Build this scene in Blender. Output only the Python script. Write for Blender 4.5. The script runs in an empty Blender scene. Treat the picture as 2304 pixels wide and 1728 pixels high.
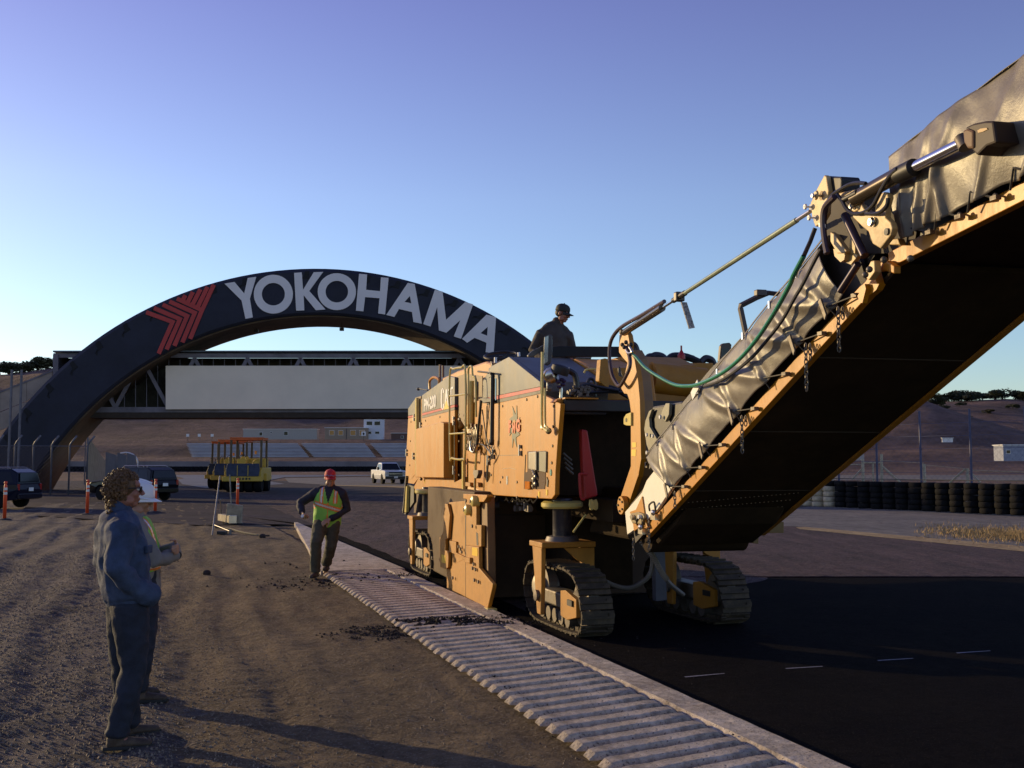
import bpy, bmesh, math, random
from mathutils import Vector as V, Matrix as M4, noise
random.seed(7)
SC = bpy.context.scene
COL = SC.collection
R = math.radians
F, CH = 2330.0, 1.75
PITCH = math.atan(181/F)
# ------------------------------------------------------------------ camera
cd = bpy.data.cameras.new('camera'); cam = bpy.data.objects.new('camera', cd); COL.objects.link(cam)
cam.location = (0, 0, CH); cam.rotation_euler = (R(90)+PITCH, 0, 0)
cd.sensor_width = 36; cd.lens = 36*F/2304; cd.clip_end = 3000; cd.clip_start = .1
SC.camera = cam
# ------------------------------------------------------------------ sky and sun
SUN_D = V((-.83, .56, 0)).normalized(); SUN_EL = R(10)
w = bpy.data.worlds.new('World'); SC.world = w; w.use_nodes = True
nt = w.node_tree; nt.nodes.clear()
sky = nt.nodes.new('ShaderNodeTexSky'); sky.sky_type = 'NISHITA'; sky.sun_disc = False
sky.sun_elevation = SUN_EL; sky.sun_rotation = math.atan2(SUN_D.x, SUN_D.y)
sky.air_density = 1.0; sky.dust_density = .3; sky.ozone_density = 2.2
tint = nt.nodes.new('ShaderNodeMix'); tint.data_type = 'RGBA'; tint.blend_type = 'MULTIPLY'; tint.inputs[0].default_value = 1
tint.inputs[7].default_value = (1.06, .97, 1.22, 1)
tcw = nt.nodes.new('ShaderNodeTexCoord'); sep = nt.nodes.new('ShaderNodeSeparateXYZ'); nt.links.new(tcw.outputs['Generated'], sep.inputs[0])
crw = nt.nodes.new('ShaderNodeValToRGB'); nt.links.new(sep.outputs['Z'], crw.inputs[0])      # slow turn from pale cyan at the horizon to violet overhead
for k_, (ps, cl_) in enumerate(((0, (.80, .86, 1.0)), (.12, (.88, .90, 1.05)), (.25, (.98, .86, 1.05)), (.42, (.90, .64, .95)), (1.0, (.75, .50, .80)))):
    e_ = crw.color_ramp.elements[k_] if k_ < 2 else crw.color_ramp.elements.new(ps); e_.position = ps; e_.color = (*cl_, 1)
gain = nt.nodes.new('ShaderNodeVectorMath'); gain.operation = 'SCALE'; gain.inputs['Scale'].default_value = 1.08; nt.links.new(crw.outputs[0], gain.inputs[0])
bg = nt.nodes.new('ShaderNodeBackground'); bg.inputs[1].default_value = .15
wo = nt.nodes.new('ShaderNodeOutputWorld')
nt.links.new(sky.outputs[0], tint.inputs[6]); nt.links.new(gain.outputs[0], tint.inputs[7]); nt.links.new(tint.outputs[2], bg.inputs[0]); nt.links.new(bg.outputs[0], wo.inputs[0])
sl = bpy.data.lights.new('sun', 'SUN'); sl.energy = 3.3; sl.angle = R(.5); sl.color = (1, .72, .34)
so = bpy.data.objects.new('sun', sl); COL.objects.link(so)
sd = V((SUN_D.x*math.cos(SUN_EL), SUN_D.y*math.cos(SUN_EL), math.sin(SUN_EL)))
so.rotation_euler = sd.to_track_quat('Z', 'Y').to_euler(); so.location = (-30, 20, 40)
SC.view_settings.view_transform = 'Standard'; SC.view_settings.look = 'None'
SC.view_settings.exposure = 0.35; SC.view_settings.gamma = 1; SC.view_settings.use_curve_mapping = False
# ------------------------------------------------------------------ photo geometry helpers (a pixel seen on a known plane)
def ray(px, py):
    a = (px-1152)/F; b = (864-py)/F
    return V((a, math.cos(PITCH)-math.sin(PITCH)*b, math.sin(PITCH)+math.cos(PITCH)*b))
CP = V((0, 0, CH))
def gnd(px, py, z=0.0):
    d = ray(px, py); return CP+d*((z-CH)/d.z)
def at(px, py, Y):
    d = ray(px, py); return CP+d*(Y/d.y)
def onplane(px, py, p0, n):
    d = ray(px, py); return CP+d*((p0-CP).dot(n)/d.dot(n))
def Z3(x, y): return 860+x/3.687, 640+y/3.687
def ZB(x, y): return 860+x/3.687, 1040+y/3.687
def Z4(x, y): return 1300+x/3.687, 640+y/3.687
def Z2(x, y): return 1300+x/3.687, 1000+y/3.687
def Z5(x, y): return 1704+x/3.687, 120+y/3.687
def Z6(x, y): return 1704+x/3.687, 560+y/3.687
# ------------------------------------------------------------------ mesh builder
class MB:
    def __init__(s): s.v = []; s.f = []
    def add(s, vs, fs):
        n = len(s.v); s.v += [V(a) for a in vs]; s.f += [tuple(i+n for i in f) for f in fs]; return s
    def box(s, c, d, rot=None):
        c = V(c); x, y, z = d[0]/2, d[1]/2, d[2]/2
        vs = [V(p) for p in ((-x,-y,-z),(x,-y,-z),(x,y,-z),(-x,y,-z),(-x,-y,z),(x,-y,z),(x,y,z),(-x,y,z))]
        if rot is not None: vs = [rot @ p for p in vs]
        return s.add([c+p for p in vs], [(3,2,1,0),(4,5,6,7),(0,1,5,4),(1,2,6,5),(2,3,7,6),(3,0,4,7)])
    def slab(s, pts, vec):
        pts = [V(p) for p in pts]; vec = V(vec); n = len(pts)
        nr = V((0, 0, 0))
        for i in range(n): nr += pts[i].cross(pts[(i+1) % n])
        if nr.dot(vec) > 0: pts = pts[::-1]
        return s.add(pts+[p+vec for p in pts], [tuple(range(n)), tuple(range(2*n-1, n-1, -1))]+[(i, n+i, n+(i+1) % n, (i+1) % n) for i in range(n)])
    def tube(s, pts, r, seg=8, cap=True):
        pts = [V(p) for p in pts]; n = len(pts)
        rs = r if isinstance(r, (list, tuple)) else [r]*n
        vs = []; prev = None
        for i, p in enumerate(pts):
            t = (pts[min(i+1, n-1)]-pts[max(i-1, 0)])
            t = t.normalized() if t.length > 1e-9 else V((0, 0, 1))
            if prev is None:
                a = t.orthogonal().normalized()
            else:
                a = prev-t*prev.dot(t); a = a.normalized() if a.length > 1e-6 else t.orthogonal().normalized()
            prev = a; b = t.cross(a)
            for k in range(seg):
                q = 2*math.pi*k/seg; vs.append(p+(a*math.cos(q)+b*math.sin(q))*rs[i])
        fs = [(i*seg+k, i*seg+(k+1) % seg, (i+1)*seg+(k+1) % seg, (i+1)*seg+k) for i in range(n-1) for k in range(seg)]
        if cap: fs += [tuple(range(seg-1, -1, -1)), tuple(range((n-1)*seg, n*seg))]
        return s.add(vs, fs)
    def cyl(s, a, b, r, seg=16, r2=None): return s.tube([a, b], [r, r if r2 is None else r2], seg)
    def loft(s, pts, rad, side=(1, 0, 0), seg=20):
        # oval tube with rounded ends, for bodies and clothes
        pts = [V(p) for p in pts]; n = len(pts); side = V(side); vs = []
        def ring(p, t, a, b):
            u = side-t*side.dot(t)
            if u.length < .05: u = t.orthogonal()
            u.normalize(); w_ = t.cross(u)
            for k in range(seg):
                q = 2*math.pi*k/seg; vs.append(p+u*math.cos(q)*a+w_*math.sin(q)*b)
        rr = [(q, q) if not isinstance(q, tuple) else q for q in rad]; c = 0
        t0 = (pts[1]-pts[0]).normalized(); t1 = (pts[-1]-pts[-2]).normalized()
        m0 = min(rr[0])*.5; m1 = min(rr[-1])*.5
        ring(pts[0]-t0*m0, t0, rr[0][0]*.35, rr[0][1]*.35); ring(pts[0]-t0*m0*.7, t0, rr[0][0]*.75, rr[0][1]*.75)
        for i, p in enumerate(pts):
            ring(p, (pts[min(i+1, n-1)]-pts[max(i-1, 0)]).normalized(), *rr[i])
        ring(pts[-1]+t1*m1*.7, t1, rr[-1][0]*.75, rr[-1][1]*.75); ring(pts[-1]+t1*m1, t1, rr[-1][0]*.35, rr[-1][1]*.35)
        m = n+4
        fs = [(i*seg+k, i*seg+(k+1) % seg, (i+1)*seg+(k+1) % seg, (i+1)*seg+k) for i in range(m-1) for k in range(seg)]
        fs += [tuple(range(seg-1, -1, -1)), tuple(range((m-1)*seg, m*seg))]
        return s.add(vs, fs)
    def ell(s, c, r, rot=None, nu=16, nv=10):
        c = V(c); r = (r, r, r) if not isinstance(r, tuple) else r; vs = []; fs = []
        for j in range(1, nv):
            for i in range(nu):
                a = 2*math.pi*i/nu; b = math.pi*j/nv
                p = V((r[0]*math.sin(b)*math.cos(a), r[1]*math.sin(b)*math.sin(a), r[2]*math.cos(b)))
                vs.append(c+(rot @ p if rot is not None else p))
        tp = V((0, 0, r[2])); tp = rot @ tp if rot is not None else tp
        vs += [c+tp, c-tp]; T = len(vs)-2
        for j in range(nv-2):
            for i in range(nu): fs.append((j*nu+i, (j+1)*nu+i, (j+1)*nu+(i+1) % nu, j*nu+(i+1) % nu))
        for i in range(nu): fs += [(T, i, (i+1) % nu), (T+1, (nv-2)*nu+(i+1) % nu, (nv-2)*nu+i)]
        return s.add(vs, fs)
    def revolve(s, prof, c, axis, seg=24, closed=False):
        # prof: (radius, distance along axis)
        c = V(c); ax = V(axis).normalized(); a = ax.orthogonal().normalized(); b = ax.cross(a); n = len(prof)
        vs = [c+ax*h+(a*math.cos(2*math.pi*k/seg)+b*math.sin(2*math.pi*k/seg))*r for r, h in prof for k in range(seg)]
        m = n if closed else n-1
        fs = [(i*seg+k, i*seg+(k+1) % seg, ((i+1) % n)*seg+(k+1) % seg, ((i+1) % n)*seg+k) for i in range(m) for k in range(seg)]
        if not closed: fs += [tuple(range(seg-1, -1, -1)), tuple(range((n-1)*seg, n*seg))]
        return s.add(vs, fs)
    def grid(s, fn, nu, nv, thick=None):
        vs = [fn(i/nu, j/nv) for j in range(nv+1) for i in range(nu+1)]
        fs = [(j*(nu+1)+i, j*(nu+1)+i+1, (j+1)*(nu+1)+i+1, (j+1)*(nu+1)+i) for j in range(nv) for i in range(nu)]
        return s.add(vs, fs)
    def poly(s, pts): return s.add(pts, [tuple(range(len(pts)))])
    def mesh(s, name, mats, smooth=False):
        me = bpy.data.meshes.new(name); me.from_pydata([tuple(p) for p in s.v], [], s.f)
        for m in (mats if isinstance(mats, (list, tuple)) else [mats]): me.materials.append(m)
        me.validate(); me.update()
        if smooth:
            for p in me.polygons: p.use_smooth = True
        return me
def fixn(me):
    bm = bmesh.new(); bm.from_mesh(me); bmesh.ops.recalc_face_normals(bm, faces=bm.faces); bm.to_mesh(me); bm.free()
def link(name, me, parent=None):
    o = bpy.data.objects.new(name, me); COL.objects.link(o)
    if parent is not None: o.parent = parent
    return o
def part(name, mb, mat, parent=None, smooth=False, bev=0, label=None, kind=None, auto=False, sol=0):
    me = mb if isinstance(mb, bpy.types.Mesh) else mb.mesh(name, mat, smooth)
    if not isinstance(mb, bpy.types.Mesh): fixn(me)
    o = link(name, me, parent)
    if auto:
        for p in me.polygons: p.use_smooth = True
        me.set_sharp_from_angle(angle=R(35))
    if sol:
        m = o.modifiers.new('s', 'SOLIDIFY'); m.thickness = sol
    if bev:
        m = o.modifiers.new('b', 'BEVEL'); m.width = bev; m.segments = 2; m.limit_method = 'ANGLE'; m.angle_limit = R(40)
    if label: o['label'] = label
    if kind: o['kind'] = kind
    return o
def tag(o, label, cat, group=None, kind=None):
    if label: o['label'] = label
    if cat: o['category'] = cat
    if group: o['group'] = group
    if kind: o['kind'] = kind
    return o
def thing(name, label, cat, loc=(0, 0, 0), rz=0, group=None):
    o = bpy.data.objects.new(name, None); COL.objects.link(o); o.location = loc; o.rotation_euler = (0, 0, rz)
    o.empty_display_size = .2
    return tag(o, label, cat, group)
def dup(root, loc, rz, label=None, scale=None):
    r = root.copy(); COL.objects.link(r); r.location = loc; r.rotation_euler = (0, 0, rz)
    if label: r['label'] = label
    if scale: r.scale = scale
    for ch in [c for c in bpy.data.objects if c.parent == root]:
        c = ch.copy(); COL.objects.link(c); c.parent = r
        for g in [q for q in bpy.data.objects if q.parent == ch]:
            d = g.copy(); COL.objects.link(d); d.parent = c
    return r
# ------------------------------------------------------------------ materials
MATS = {}
def mat(name, col, rough=.6, metal=0, var=.15, vs=3.0, bump=0, bs=40, col2=None, dirt=None, dirts=1.5, spec=.5, emit=0, alpha=1, streak=None):
    if name in MATS: return MATS[name]
    m = bpy.data.materials.new(name); m.use_nodes = True; t = m.node_tree; N = t.nodes; L = t.links
    b = N['Principled BSDF']; b.inputs['Roughness'].default_value = rough; b.inputs['Metallic'].default_value = metal
    b.inputs['Specular IOR Level'].default_value = spec
    tc = N.new('ShaderNodeTexCoord')
    n1 = N.new('ShaderNodeTexNoise'); n1.inputs['Scale'].default_value = vs; n1.inputs['Detail'].default_value = 6; n1.inputs['Roughness'].default_value = .65
    L.new(tc.outputs['Object'], n1.inputs['Vector'])
    mx = N.new('ShaderNodeMix'); mx.data_type = 'RGBA'
    c = V(col); c2 = V(col2) if col2 else c*(1-2*var); cc = c if col2 else c*(1+var)
    mx.inputs[6].default_value = (*[max(0, q) for q in c2], 1); mx.inputs[7].default_value = (*[min(1, q) for q in cc], 1)
    rp = N.new('ShaderNodeMapRange'); rp.inputs[1].default_value = .3; rp.inputs[2].default_value = .7
    L.new(n1.outputs['Fac'], rp.inputs[0]); L.new(rp.outputs[0], mx.inputs[0]); out = mx.outputs[2]
    if dirt:
        n2 = N.new('ShaderNodeTexNoise'); n2.inputs['Scale'].default_value = dirts; n2.inputs['Detail'].default_value = 10; n2.inputs['Roughness'].default_value = .75
        if streak:
            mp_ = N.new('ShaderNodeMapping'); mp_.inputs['Scale'].default_value = streak; L.new(tc.outputs['Object'], mp_.inputs[0]); L.new(mp_.outputs[0], n2.inputs['Vector'])
        else: L.new(tc.outputs['Object'], n2.inputs['Vector'])
        r2 = N.new('ShaderNodeMapRange'); r2.inputs[1].default_value = .48; r2.inputs[2].default_value = .68; r2.inputs[4].default_value = dirt[3] if len(dirt) > 3 else .6
        L.new(n2.outputs['Fac'], r2.inputs[0])
        m2 = N.new('ShaderNodeMix'); m2.data_type = 'RGBA'; L.new(r2.outputs[0], m2.inputs[0]); L.new(out, m2.inputs[6]); m2.inputs[7].default_value = (*dirt[:3], 1)
        out = m2.outputs[2]
        mr = N.new('ShaderNodeMapRange'); mr.inputs[3].default_value = rough; mr.inputs[4].default_value = min(1, rough+.3)
        L.new(r2.outputs[0], mr.inputs[0]); L.new(mr.outputs[0], b.inputs['Roughness'])
    L.new(out, b.inputs['Base Color'])
    if bump:
        n3 = N.new('ShaderNodeTexNoise'); n3.inputs['Scale'].default_value = bs; n3.inputs['Detail'].default_value = 8; n3.inputs['Roughness'].default_value = .7
        L.new(tc.outputs['Object'], n3.inputs['Vector'])
        bp = N.new('ShaderNodeBump'); bp.inputs['Strength'].default_value = 1; bp.inputs['Distance'].default_value = bump
        L.new(n3.outputs['Fac'], bp.inputs['Height']); L.new(bp.outputs[0], b.inputs['Normal'])
    if emit: b.inputs['Emission Color'].default_value = (*col, 1); b.inputs['Emission Strength'].default_value = emit
    MATS[name] = m; return m
YEL = mat('yellow_paint', (.54, .215, .006), .42, var=.06, dirt=(.24, .12, .03, .5), dirts=4, bump=.0015, bs=6, streak=(1, 1, .18))
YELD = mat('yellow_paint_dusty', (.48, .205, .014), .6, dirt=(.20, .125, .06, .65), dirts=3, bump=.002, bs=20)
YELP = mat('pale_yellow_tube', (.70, .56, .16), .3, var=.05)
GRY = mat('dark_grey_panel', (.085, .085, .075), .42, dirt=(.23, .19, .14, .7), dirts=1.8)
BLK = mat('black_steel', (.018, .017, .017), .5, dirt=(.07, .055, .045, .5), dirts=4)
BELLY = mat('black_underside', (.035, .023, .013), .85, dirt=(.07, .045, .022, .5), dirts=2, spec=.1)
RUB = mat('black_rubber', (.02, .02, .02), .75)
HOSE = mat('hose_rubber', (.022, .02, .022), .35)
RED = mat('red_paint', (.42, .018, .02), .4, dirt=(.12, .03, .02, .5))
REDS = mat('red_stripe', (.60, .03, .03), .4)
STL = mat('bright_steel', (.62, .58, .52), .28, 1, var=.08)
CHR = mat('chrome_rod', (.85, .82, .78), .07, 1, var=.02)
DST = mat('dirty_steel', (.17, .15, .13), .55, .6, dirt=(.12, .085, .05, .7), dirts=6)
TRK = mat('track_steel', (.055, .040, .024), .75, .2, dirt=(.17, .125, .075, .6), dirts=9, bump=.004, bs=60)
WHT = mat('white_paint', (.78, .77, .74), .4, var=.05)
WHTP = mat('white_sheet', (.82, .78, .66), .5, var=.04, dirt=(.55, .45, .28, .4), dirts=3)
GRN = mat('green_hose', (.03, .24, .12), .3, var=.1)
AMB = mat('amber_lens', (.8, .25, .02), .2)
GLS = mat('dark_glass', (.012, .014, .018), .08, var=.05, spec=.3)
TYR = mat('tyre_rubber', (.010, .010, .011), .9, dirt=(.028, .024, .022, .5), dirts=5, spec=.15)
SUNLIT_TYR = mat('cream_sunlight_tyre', (.55, .46, .31), .8, dirt=(.2, .16, .1, .6), dirts=5)  # tyre colour with low sunlight painted in as cream
FMG_R = mat('decal_red', (.75, .13, .03), .45, var=.03)
FMG_G = mat('decal_green', (.10, .11, .055), .5, var=.05)
DEC_Y = mat('decal_yellow', (.85, .55, .03), .4, var=.02)
# vinyl tarp with fine creases
TARP = mat('grey_vinyl_tarp', (.175, .152, .125), .40, var=.12, vs=2.5, bump=.004, bs=7, dirt=(.22, .185, .145, .4), dirts=5, spec=.5)
# ------------------------------------------------------------------ ground materials
def ground_mat(name, cols, scales, bump, bs, rough=.95, speck=None, mapping=None, spec=.25):
    m = bpy.data.materials.new(name); m.use_nodes = True; t = m.node_tree; N = t.nodes; L = t.links
    b = N['Principled BSDF']; b.inputs['Roughness'].default_value = rough; b.inputs['Specular IOR Level'].default_value = spec
    tc = N.new('ShaderNodeTexCoord'); mp = N.new('ShaderNodeMapping'); L.new(tc.outputs['Object'], mp.inputs[0])
    if mapping: mp.inputs['Rotation'].default_value = (0, 0, mapping[0]); mp.inputs['Scale'].default_value = mapping[1]
    def nz(s, d=8, vec=None):
        n = N.new('ShaderNodeTexNoise'); n.inputs['Scale'].default_value = s; n.inputs['Detail'].default_value = d; n.inputs['Roughness'].default_value = .7
        L.new(vec or tc.outputs['Object'], n.inputs['Vector']); return n
    a = nz(scales[0], 8, mp.outputs[0]); c = nz(scales[1])
    cr = N.new('ShaderNodeValToRGB'); e = cr.color_ramp.elements
    e[0].position = .33; e[0].color = (*cols[0], 1); e[1].position = .66; e[1].color = (*cols[1], 1)
    L.new(a.outputs['Fac'], cr.inputs[0])
    mx = N.new('ShaderNodeMix'); mx.data_type = 'RGBA'; mx.blend_type = 'MULTIPLY'; mx.inputs[0].default_value = 1
    r2 = N.new('ShaderNodeMapRange'); r2.inputs[1].default_value = .3; r2.inputs[2].default_value = .7; r2.inputs[3].default_value = .55; r2.inputs[4].default_value = 1.35
    L.new(c.outputs['Fac'], r2.inputs[0]); L.new(cr.outputs[0], mx.inputs[6]); L.new(r2.outputs[0], mx.inputs[7]); out = mx.outputs[2]
    if speck:
        vo = N.new('ShaderNodeTexVoronoi'); vo.inputs['Scale'].default_value = speck[0]; L.new(tc.outputs['Object'], vo.inputs['Vector'])
        r3 = N.new('ShaderNodeSeparateColor'); L.new(vo.outputs['Color'], r3.inputs[0])
        r4 = N.new('ShaderNodeMapRange'); r4.inputs[1].default_value = speck[2]; r4.inputs[2].default_value = 1; L.new(r3.outputs[0], r4.inputs[0])
        m3 = N.new('ShaderNodeMix'); m3.data_type = 'RGBA'; L.new(r4.outputs[0], m3.inputs[0]); L.new(out, m3.inputs[6]); m3.inputs[7].default_value = (*speck[1], 1); out = m3.outputs[2]
    L.new(out, b.inputs['Base Color'])
    n3 = nz(bs, 10); n4 = nz(bs*.15, 6)
    ad = N.new('ShaderNodeMath'); ad.operation = 'MULTIPLY_ADD'; ad.inputs[1].default_value = 2.5; L.new(n4.outputs['Fac'], ad.inputs[0]); L.new(n3.outputs['Fac'], ad.inputs[2])
    bp = N.new('ShaderNodeBump'); bp.inputs['Strength'].default_value = 1; bp.inputs['Distance'].default_value = bump
    L.new(ad.outputs[0], bp.inputs['Height']); L.new(bp.outputs[0], b.inputs['Normal'])
    return m
G_DIRT = ground_mat('gravelly_dirt', ((.080, .058, .046), (.29, .215, .13)), (1.3, 9), .10, 26, speck=(70, (.30, .25, .19), .82), mapping=(R(18.5), (1.0, .35, 1)))
G_ASPH = ground_mat('old_asphalt', ((.004, .0035, .006), (.011, .009, .009)), (.7, 9), .008, 90, rough=1, speck=(160, (.03, .026, .022), .90), spec=.03)
G_MILL = ground_mat('milled_asphalt', ((.034, .022, .026), (.110, .070, .070)), (1.2, 5), .035, 16, speck=(40, (.15, .12, .10), .85), mapping=(R(18.5), (1.6, .25, 1)))
G_CONC = ground_mat('kerb_concrete', ((.34, .285, .23), (.64, .56, .47)), (2.5, 14), .010, 60, speck=(120, (.12, .10, .09), .9))
G_VERGE = ground_mat('pale_verge', ((.13, .12, .11), (.22, .20, .17)), (.4, 3), .02, 20)
G_TAN = ground_mat('dry_tan_edge', ((.30, .21, .10), (.46, .34, .17)), (1, 6), .02, 20)
G_HILL = ground_mat('dry_hillside', ((.080, .050, .040), (.20, .125, .095)), (.03, .25), .5, 1.2)
G_FAR = ground_mat('far_tarmac', ((.085, .085, .095), (.15, .15, .16)), (.08, .6), .01, 5, rough=.7)
# ------------------------------------------------------------------ terrain
KD = V((-.3175, .9483, 0)).normalized(); KP = V((.9483, .3175, 0)).normalized(); KO = V((-.9806, 10.6, 0))   # kerb line: left edge
def sstep(a, b, x):
    t = max(0, min(1, (x-a)/(b-a))); return t*t*(3-2*t)
def terr(x, y):
    y = max(y, 1); a = x/y
    z = .4*sstep(170, 200, y)+2.9*sstep(208, 232, y)+3.2*sstep(236, 250, y)+1.6*sstep(250, 262, y)
    rg = 40+7*sstep(-.2, -.5, a)-10*sstep(.12, .34, a)
    rg += 2.5*math.sin(a*17+1)+1.5*math.sin(a*41)
    z += (rg-8.1)*sstep(285, 490, y)
    dx = x-108; dy = y-305; z += 15*math.exp(-(dx*dx/(900 if dx < 0 else 330)+dy*dy/2600))
    if y > 170: z += 1.5*noise.noise(V((x*.02, y*.02, 3)))*sstep(285, 330, y)
    return z
mb = MB()
ys = [100, 130, 150, 168]+[172+4*i for i in range(32)]+[300+8*i for i in range(44)]
xs = [-820+10*i for i in range(162)]
mb.v = [V((x, y, terr(x, y)-.03*(y < 171))) for y in ys for x in xs]
nx = len(xs)
mb.f = [(j*nx+i, j*nx+i+1, (j+1)*nx+i+1, (j+1)*nx+i) for j in range(len(ys)-1) for i in range(nx-1)]
tag(part('hillside', mb, G_HILL, smooth=True), None, None, kind='structure')
mb = MB().poly([(-900, -60, -.05), (900, -60, -.05), (900, 900, -.05), (-900, 900, -.05)])
tag(part('ground', mb, G_DIRT), None, None, kind='structure')
def gz(x, y):
    p = V((x, y, 0))-KO; u = p.dot(KD); v = p.dot(KP)      # v<0: left of the kerb
    z = .022*noise.noise(V((x*.9, y*.9, 0)))+.010*noise.noise(V((x*3.1, y*3.1, 5)))+.005*noise.noise(V((x*9.3, y*7.1, 2)))+.016*noise.noise(V((v*3.2, u*.45, 7)))+.007*noise.noise(V((v*9, u*.8, 4)))
    q = -v
    if q > 0:
        wv = q+.25*noise.noise(V((u*.25, q*.3, 9)))
        z += .023*(math.sin(wv*8.6+1.2)+.4*math.sin(wv*3.7))*sstep(3.0, 3.7, q)*(1-sstep(6.0, 8.5, q))+.030*math.sin(wv*2.1)*sstep(5, 8, q)+.016*noise.noise(V((x*5, y*5, 8)))*sstep(1.6, 3, q)
        z += .012*math.sin(wv*11)*sstep(.6, 1.2, q)*(1-sstep(2.4, 3.0, q))
        # tyre lug marks
        z += .006*max(0, math.sin(u*38+abs(((wv*2.2) % 2)-1)*7))*sstep(1.0, 1.3, q)*(1-sstep(1.9, 2.3, q))
        z += .05*sstep(4.5, 7.5, q)*noise.noise(V((x*.5, y*.8, 2)))
    return z*.9-.004
mb = MB()
for j in range(471):
    y = 2.0*(24**(j/470.0)) if j else 2.0
    for i in range(241):
        e = i/240; xk = (KO+KD*((y-KO.y)/KD.y)).x
        lo = -.62*y-4.5; hi = xk+.55
        x = lo+(hi-lo)*e; mb.v.append(V((x, y, gz(x, y))))
mb.f = [(j*241+i, j*241+i+1, (j+1)*241+i+1, (j+1)*241+i) for j in range(470) for i in range(240)]
G_GRAV = ground_mat('grey_gravel', ((.075, .064, .064), (.235, .200, .185)), (2.2, 14), .11, 34, speck=(60, (.36, .31, .27), .78), mapping=(R(18.5), (1.0, .5, 1)))
gy = part('gravel_yard', mb, G_DIRT, smooth=True); gy.data.materials.append(G_GRAV); tag(gy, None, None, kind='structure')
for p_ in gy.data.polygons:
    c_ = p_.center; q_ = -((c_-KO).dot(KP))
    if q_+.5*noise.noise(V((c_.x*1.2, c_.y*.5, 3)))+.35*noise.noise(V((c_.x*6, c_.y*5, 1)))+.25*random.random() > 2.55+.05*(c_.y-8): p_.material_index = 1
# track surfaces, each a sheet a few mm above the one below
def sheet(name, pts, m, z, sub=0):
    mb_ = MB().poly([(p[0], p[1], z) for p in pts]); o = part(name, mb_, m); tag(o, None, None, kind='structure'); return o
kR = lambda y: (KO+KP*1.2+KD*((y-(KO+KP*1.2).y)/KD.y)).x
sheet('race_track', [(kR(1.2)-.15, 1.2), (26, 1.2), (20, 20.6), (15, 27), (7.6, 28.3), (7, 40), (8, 60), (-8, 110), (-60, 112), (-32, 70), (-6.4, 31), (kR(20)-.15, 20)], G_ASPH, .006)
G_TRK = ground_mat('worn_tarmac', ((.030, .026, .032), (.065, .055, .064)), (.5, 4), .01, 30, rough=.9, spec=.1)
sheet('far_track', [(kR(30), 30), (7.2, 34), (8, 60), (-8, 110), (-60, 112), (-32, 70), (-6.5, 31.2)], G_TRK, .0095)
sheet('track_shoulder', [(-6.4, 30.6), (-9, 30), (-17, 36), (-32, 70), (-60, 112), (-30, 70)], G_TRK, .0105)
# milled surface, rough with real relief
mb = MB(); NM, NN = 260, 300
def mill_edge(y): return kR(y)+.55+.12*noise.noise(V((0, y*.6, 1)))
for j in range(NN+1):
    y = 12.5+(60-12.5)*(j/NN)**1.7
    for i in range(NM+1):
        x0 = mill_edge(y); x1 = min(17.0-.12*y+4, 19)-sstep(27, 36, y)*6
        if y < 16.3: x1 = x0+.02+ (5.0)*sstep(12.5, 16.3, y)*1.0
        x = x0+(x1-x0)*i/NM
        mb.v.append(V((x, max(y, 12.5) if y > 16.3 else y, .012+.010*noise.noise(V((x*5, y*1.6, 0)))+.006*noise.noise(V((x*14, y*7, 2))))))
mb.f = [(j*(NM+1)+i, j*(NM+1)+i+1, (j+1)*(NM+1)+i+1, (j+1)*(NM+1)+i) for j in range(NN) for i in range(NM)]
tag(part('milled_strip', mb, G_MILL, smooth=True), None, None, kind='structure')
sheet('milled_track', [(3.0, 16.35), (17.5, 16.0), (15, 26.2), (7.5, 28.0), (4, 28)], G_MILL, .014)
# far track bends
def pg(l): return [tuple(gnd(a, b))[:2] for a, b in l]
sheet('track_bend', pg([(380, 1069), (900, 1064), (1180, 1066), (1180, 1071), (950, 1069), (640, 1074), (600, 1082), (640, 1089), (560, 1095), (420, 1078)]), G_FAR, .018)
sheet('infield_grass', pg([(640, 1076), (905, 1073), (930, 1096), (760, 1093), (650, 1086)]), G_VERGE, .022)
sheet('infield_edge', pg([(720, 1091.5), (905, 1094), (1000, 1101), (1000, 1104), (880, 1097), (720, 1092.5)]), G_TAN, .026)
sheet('left_verge', pg([(400, 1079), (440, 1073), (480, 1090), (470, 1100), (410, 1090)]), G_FAR, .024)
sheet('tan_edge_line', pg([(1790, 1188), (1810, 1187), (2304, 1231), (2700, 1262), (2700, 1275), (2304, 1243), (1800, 1192)]), G_TAN, .020)
sheet('verge', pg([(1650, 1160), (1830, 1140), (2304, 1164), (2900, 1190), (2700, 1262), (2304, 1231), (1810, 1187), (1650, 1180)]), G_VERGE, .018)
sheet('service_road', pg([(1600, 1066), (2700, 1064), (2700, 1082), (1600, 1080)]), G_VERGE, .012)
# white chalk dashes
mk = mat('chalk_white', (.30, .29, .36), .8, var=.3, vs=60)
for a, b in (((1541, 1523), (1630, 1515)), ((1768, 1504), (1851, 1499)), ((1975, 1486), (2055, 1481)), ((2153, 1469), (2228, 1464))):
    p, q = gnd(*a, .010), gnd(*b, .010); n = (q-p).cross(V((0, 0, 1))).normalized()*.014
    tag(part('painted_dash', MB().poly([p-n, q-n*.6, q+n*.6, p+n]), mk), None, None, kind='structure')
# ------------------------------------------------------------------ kerb with ribs
kerb = thing('kerb', None, None, tuple(KO), math.atan2(KP.y, KP.x)); kerb['kind'] = 'structure'
del_keys = [k for k in ('label', 'category') if k in kerb]
for k in del_keys: del kerb[k]
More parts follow.
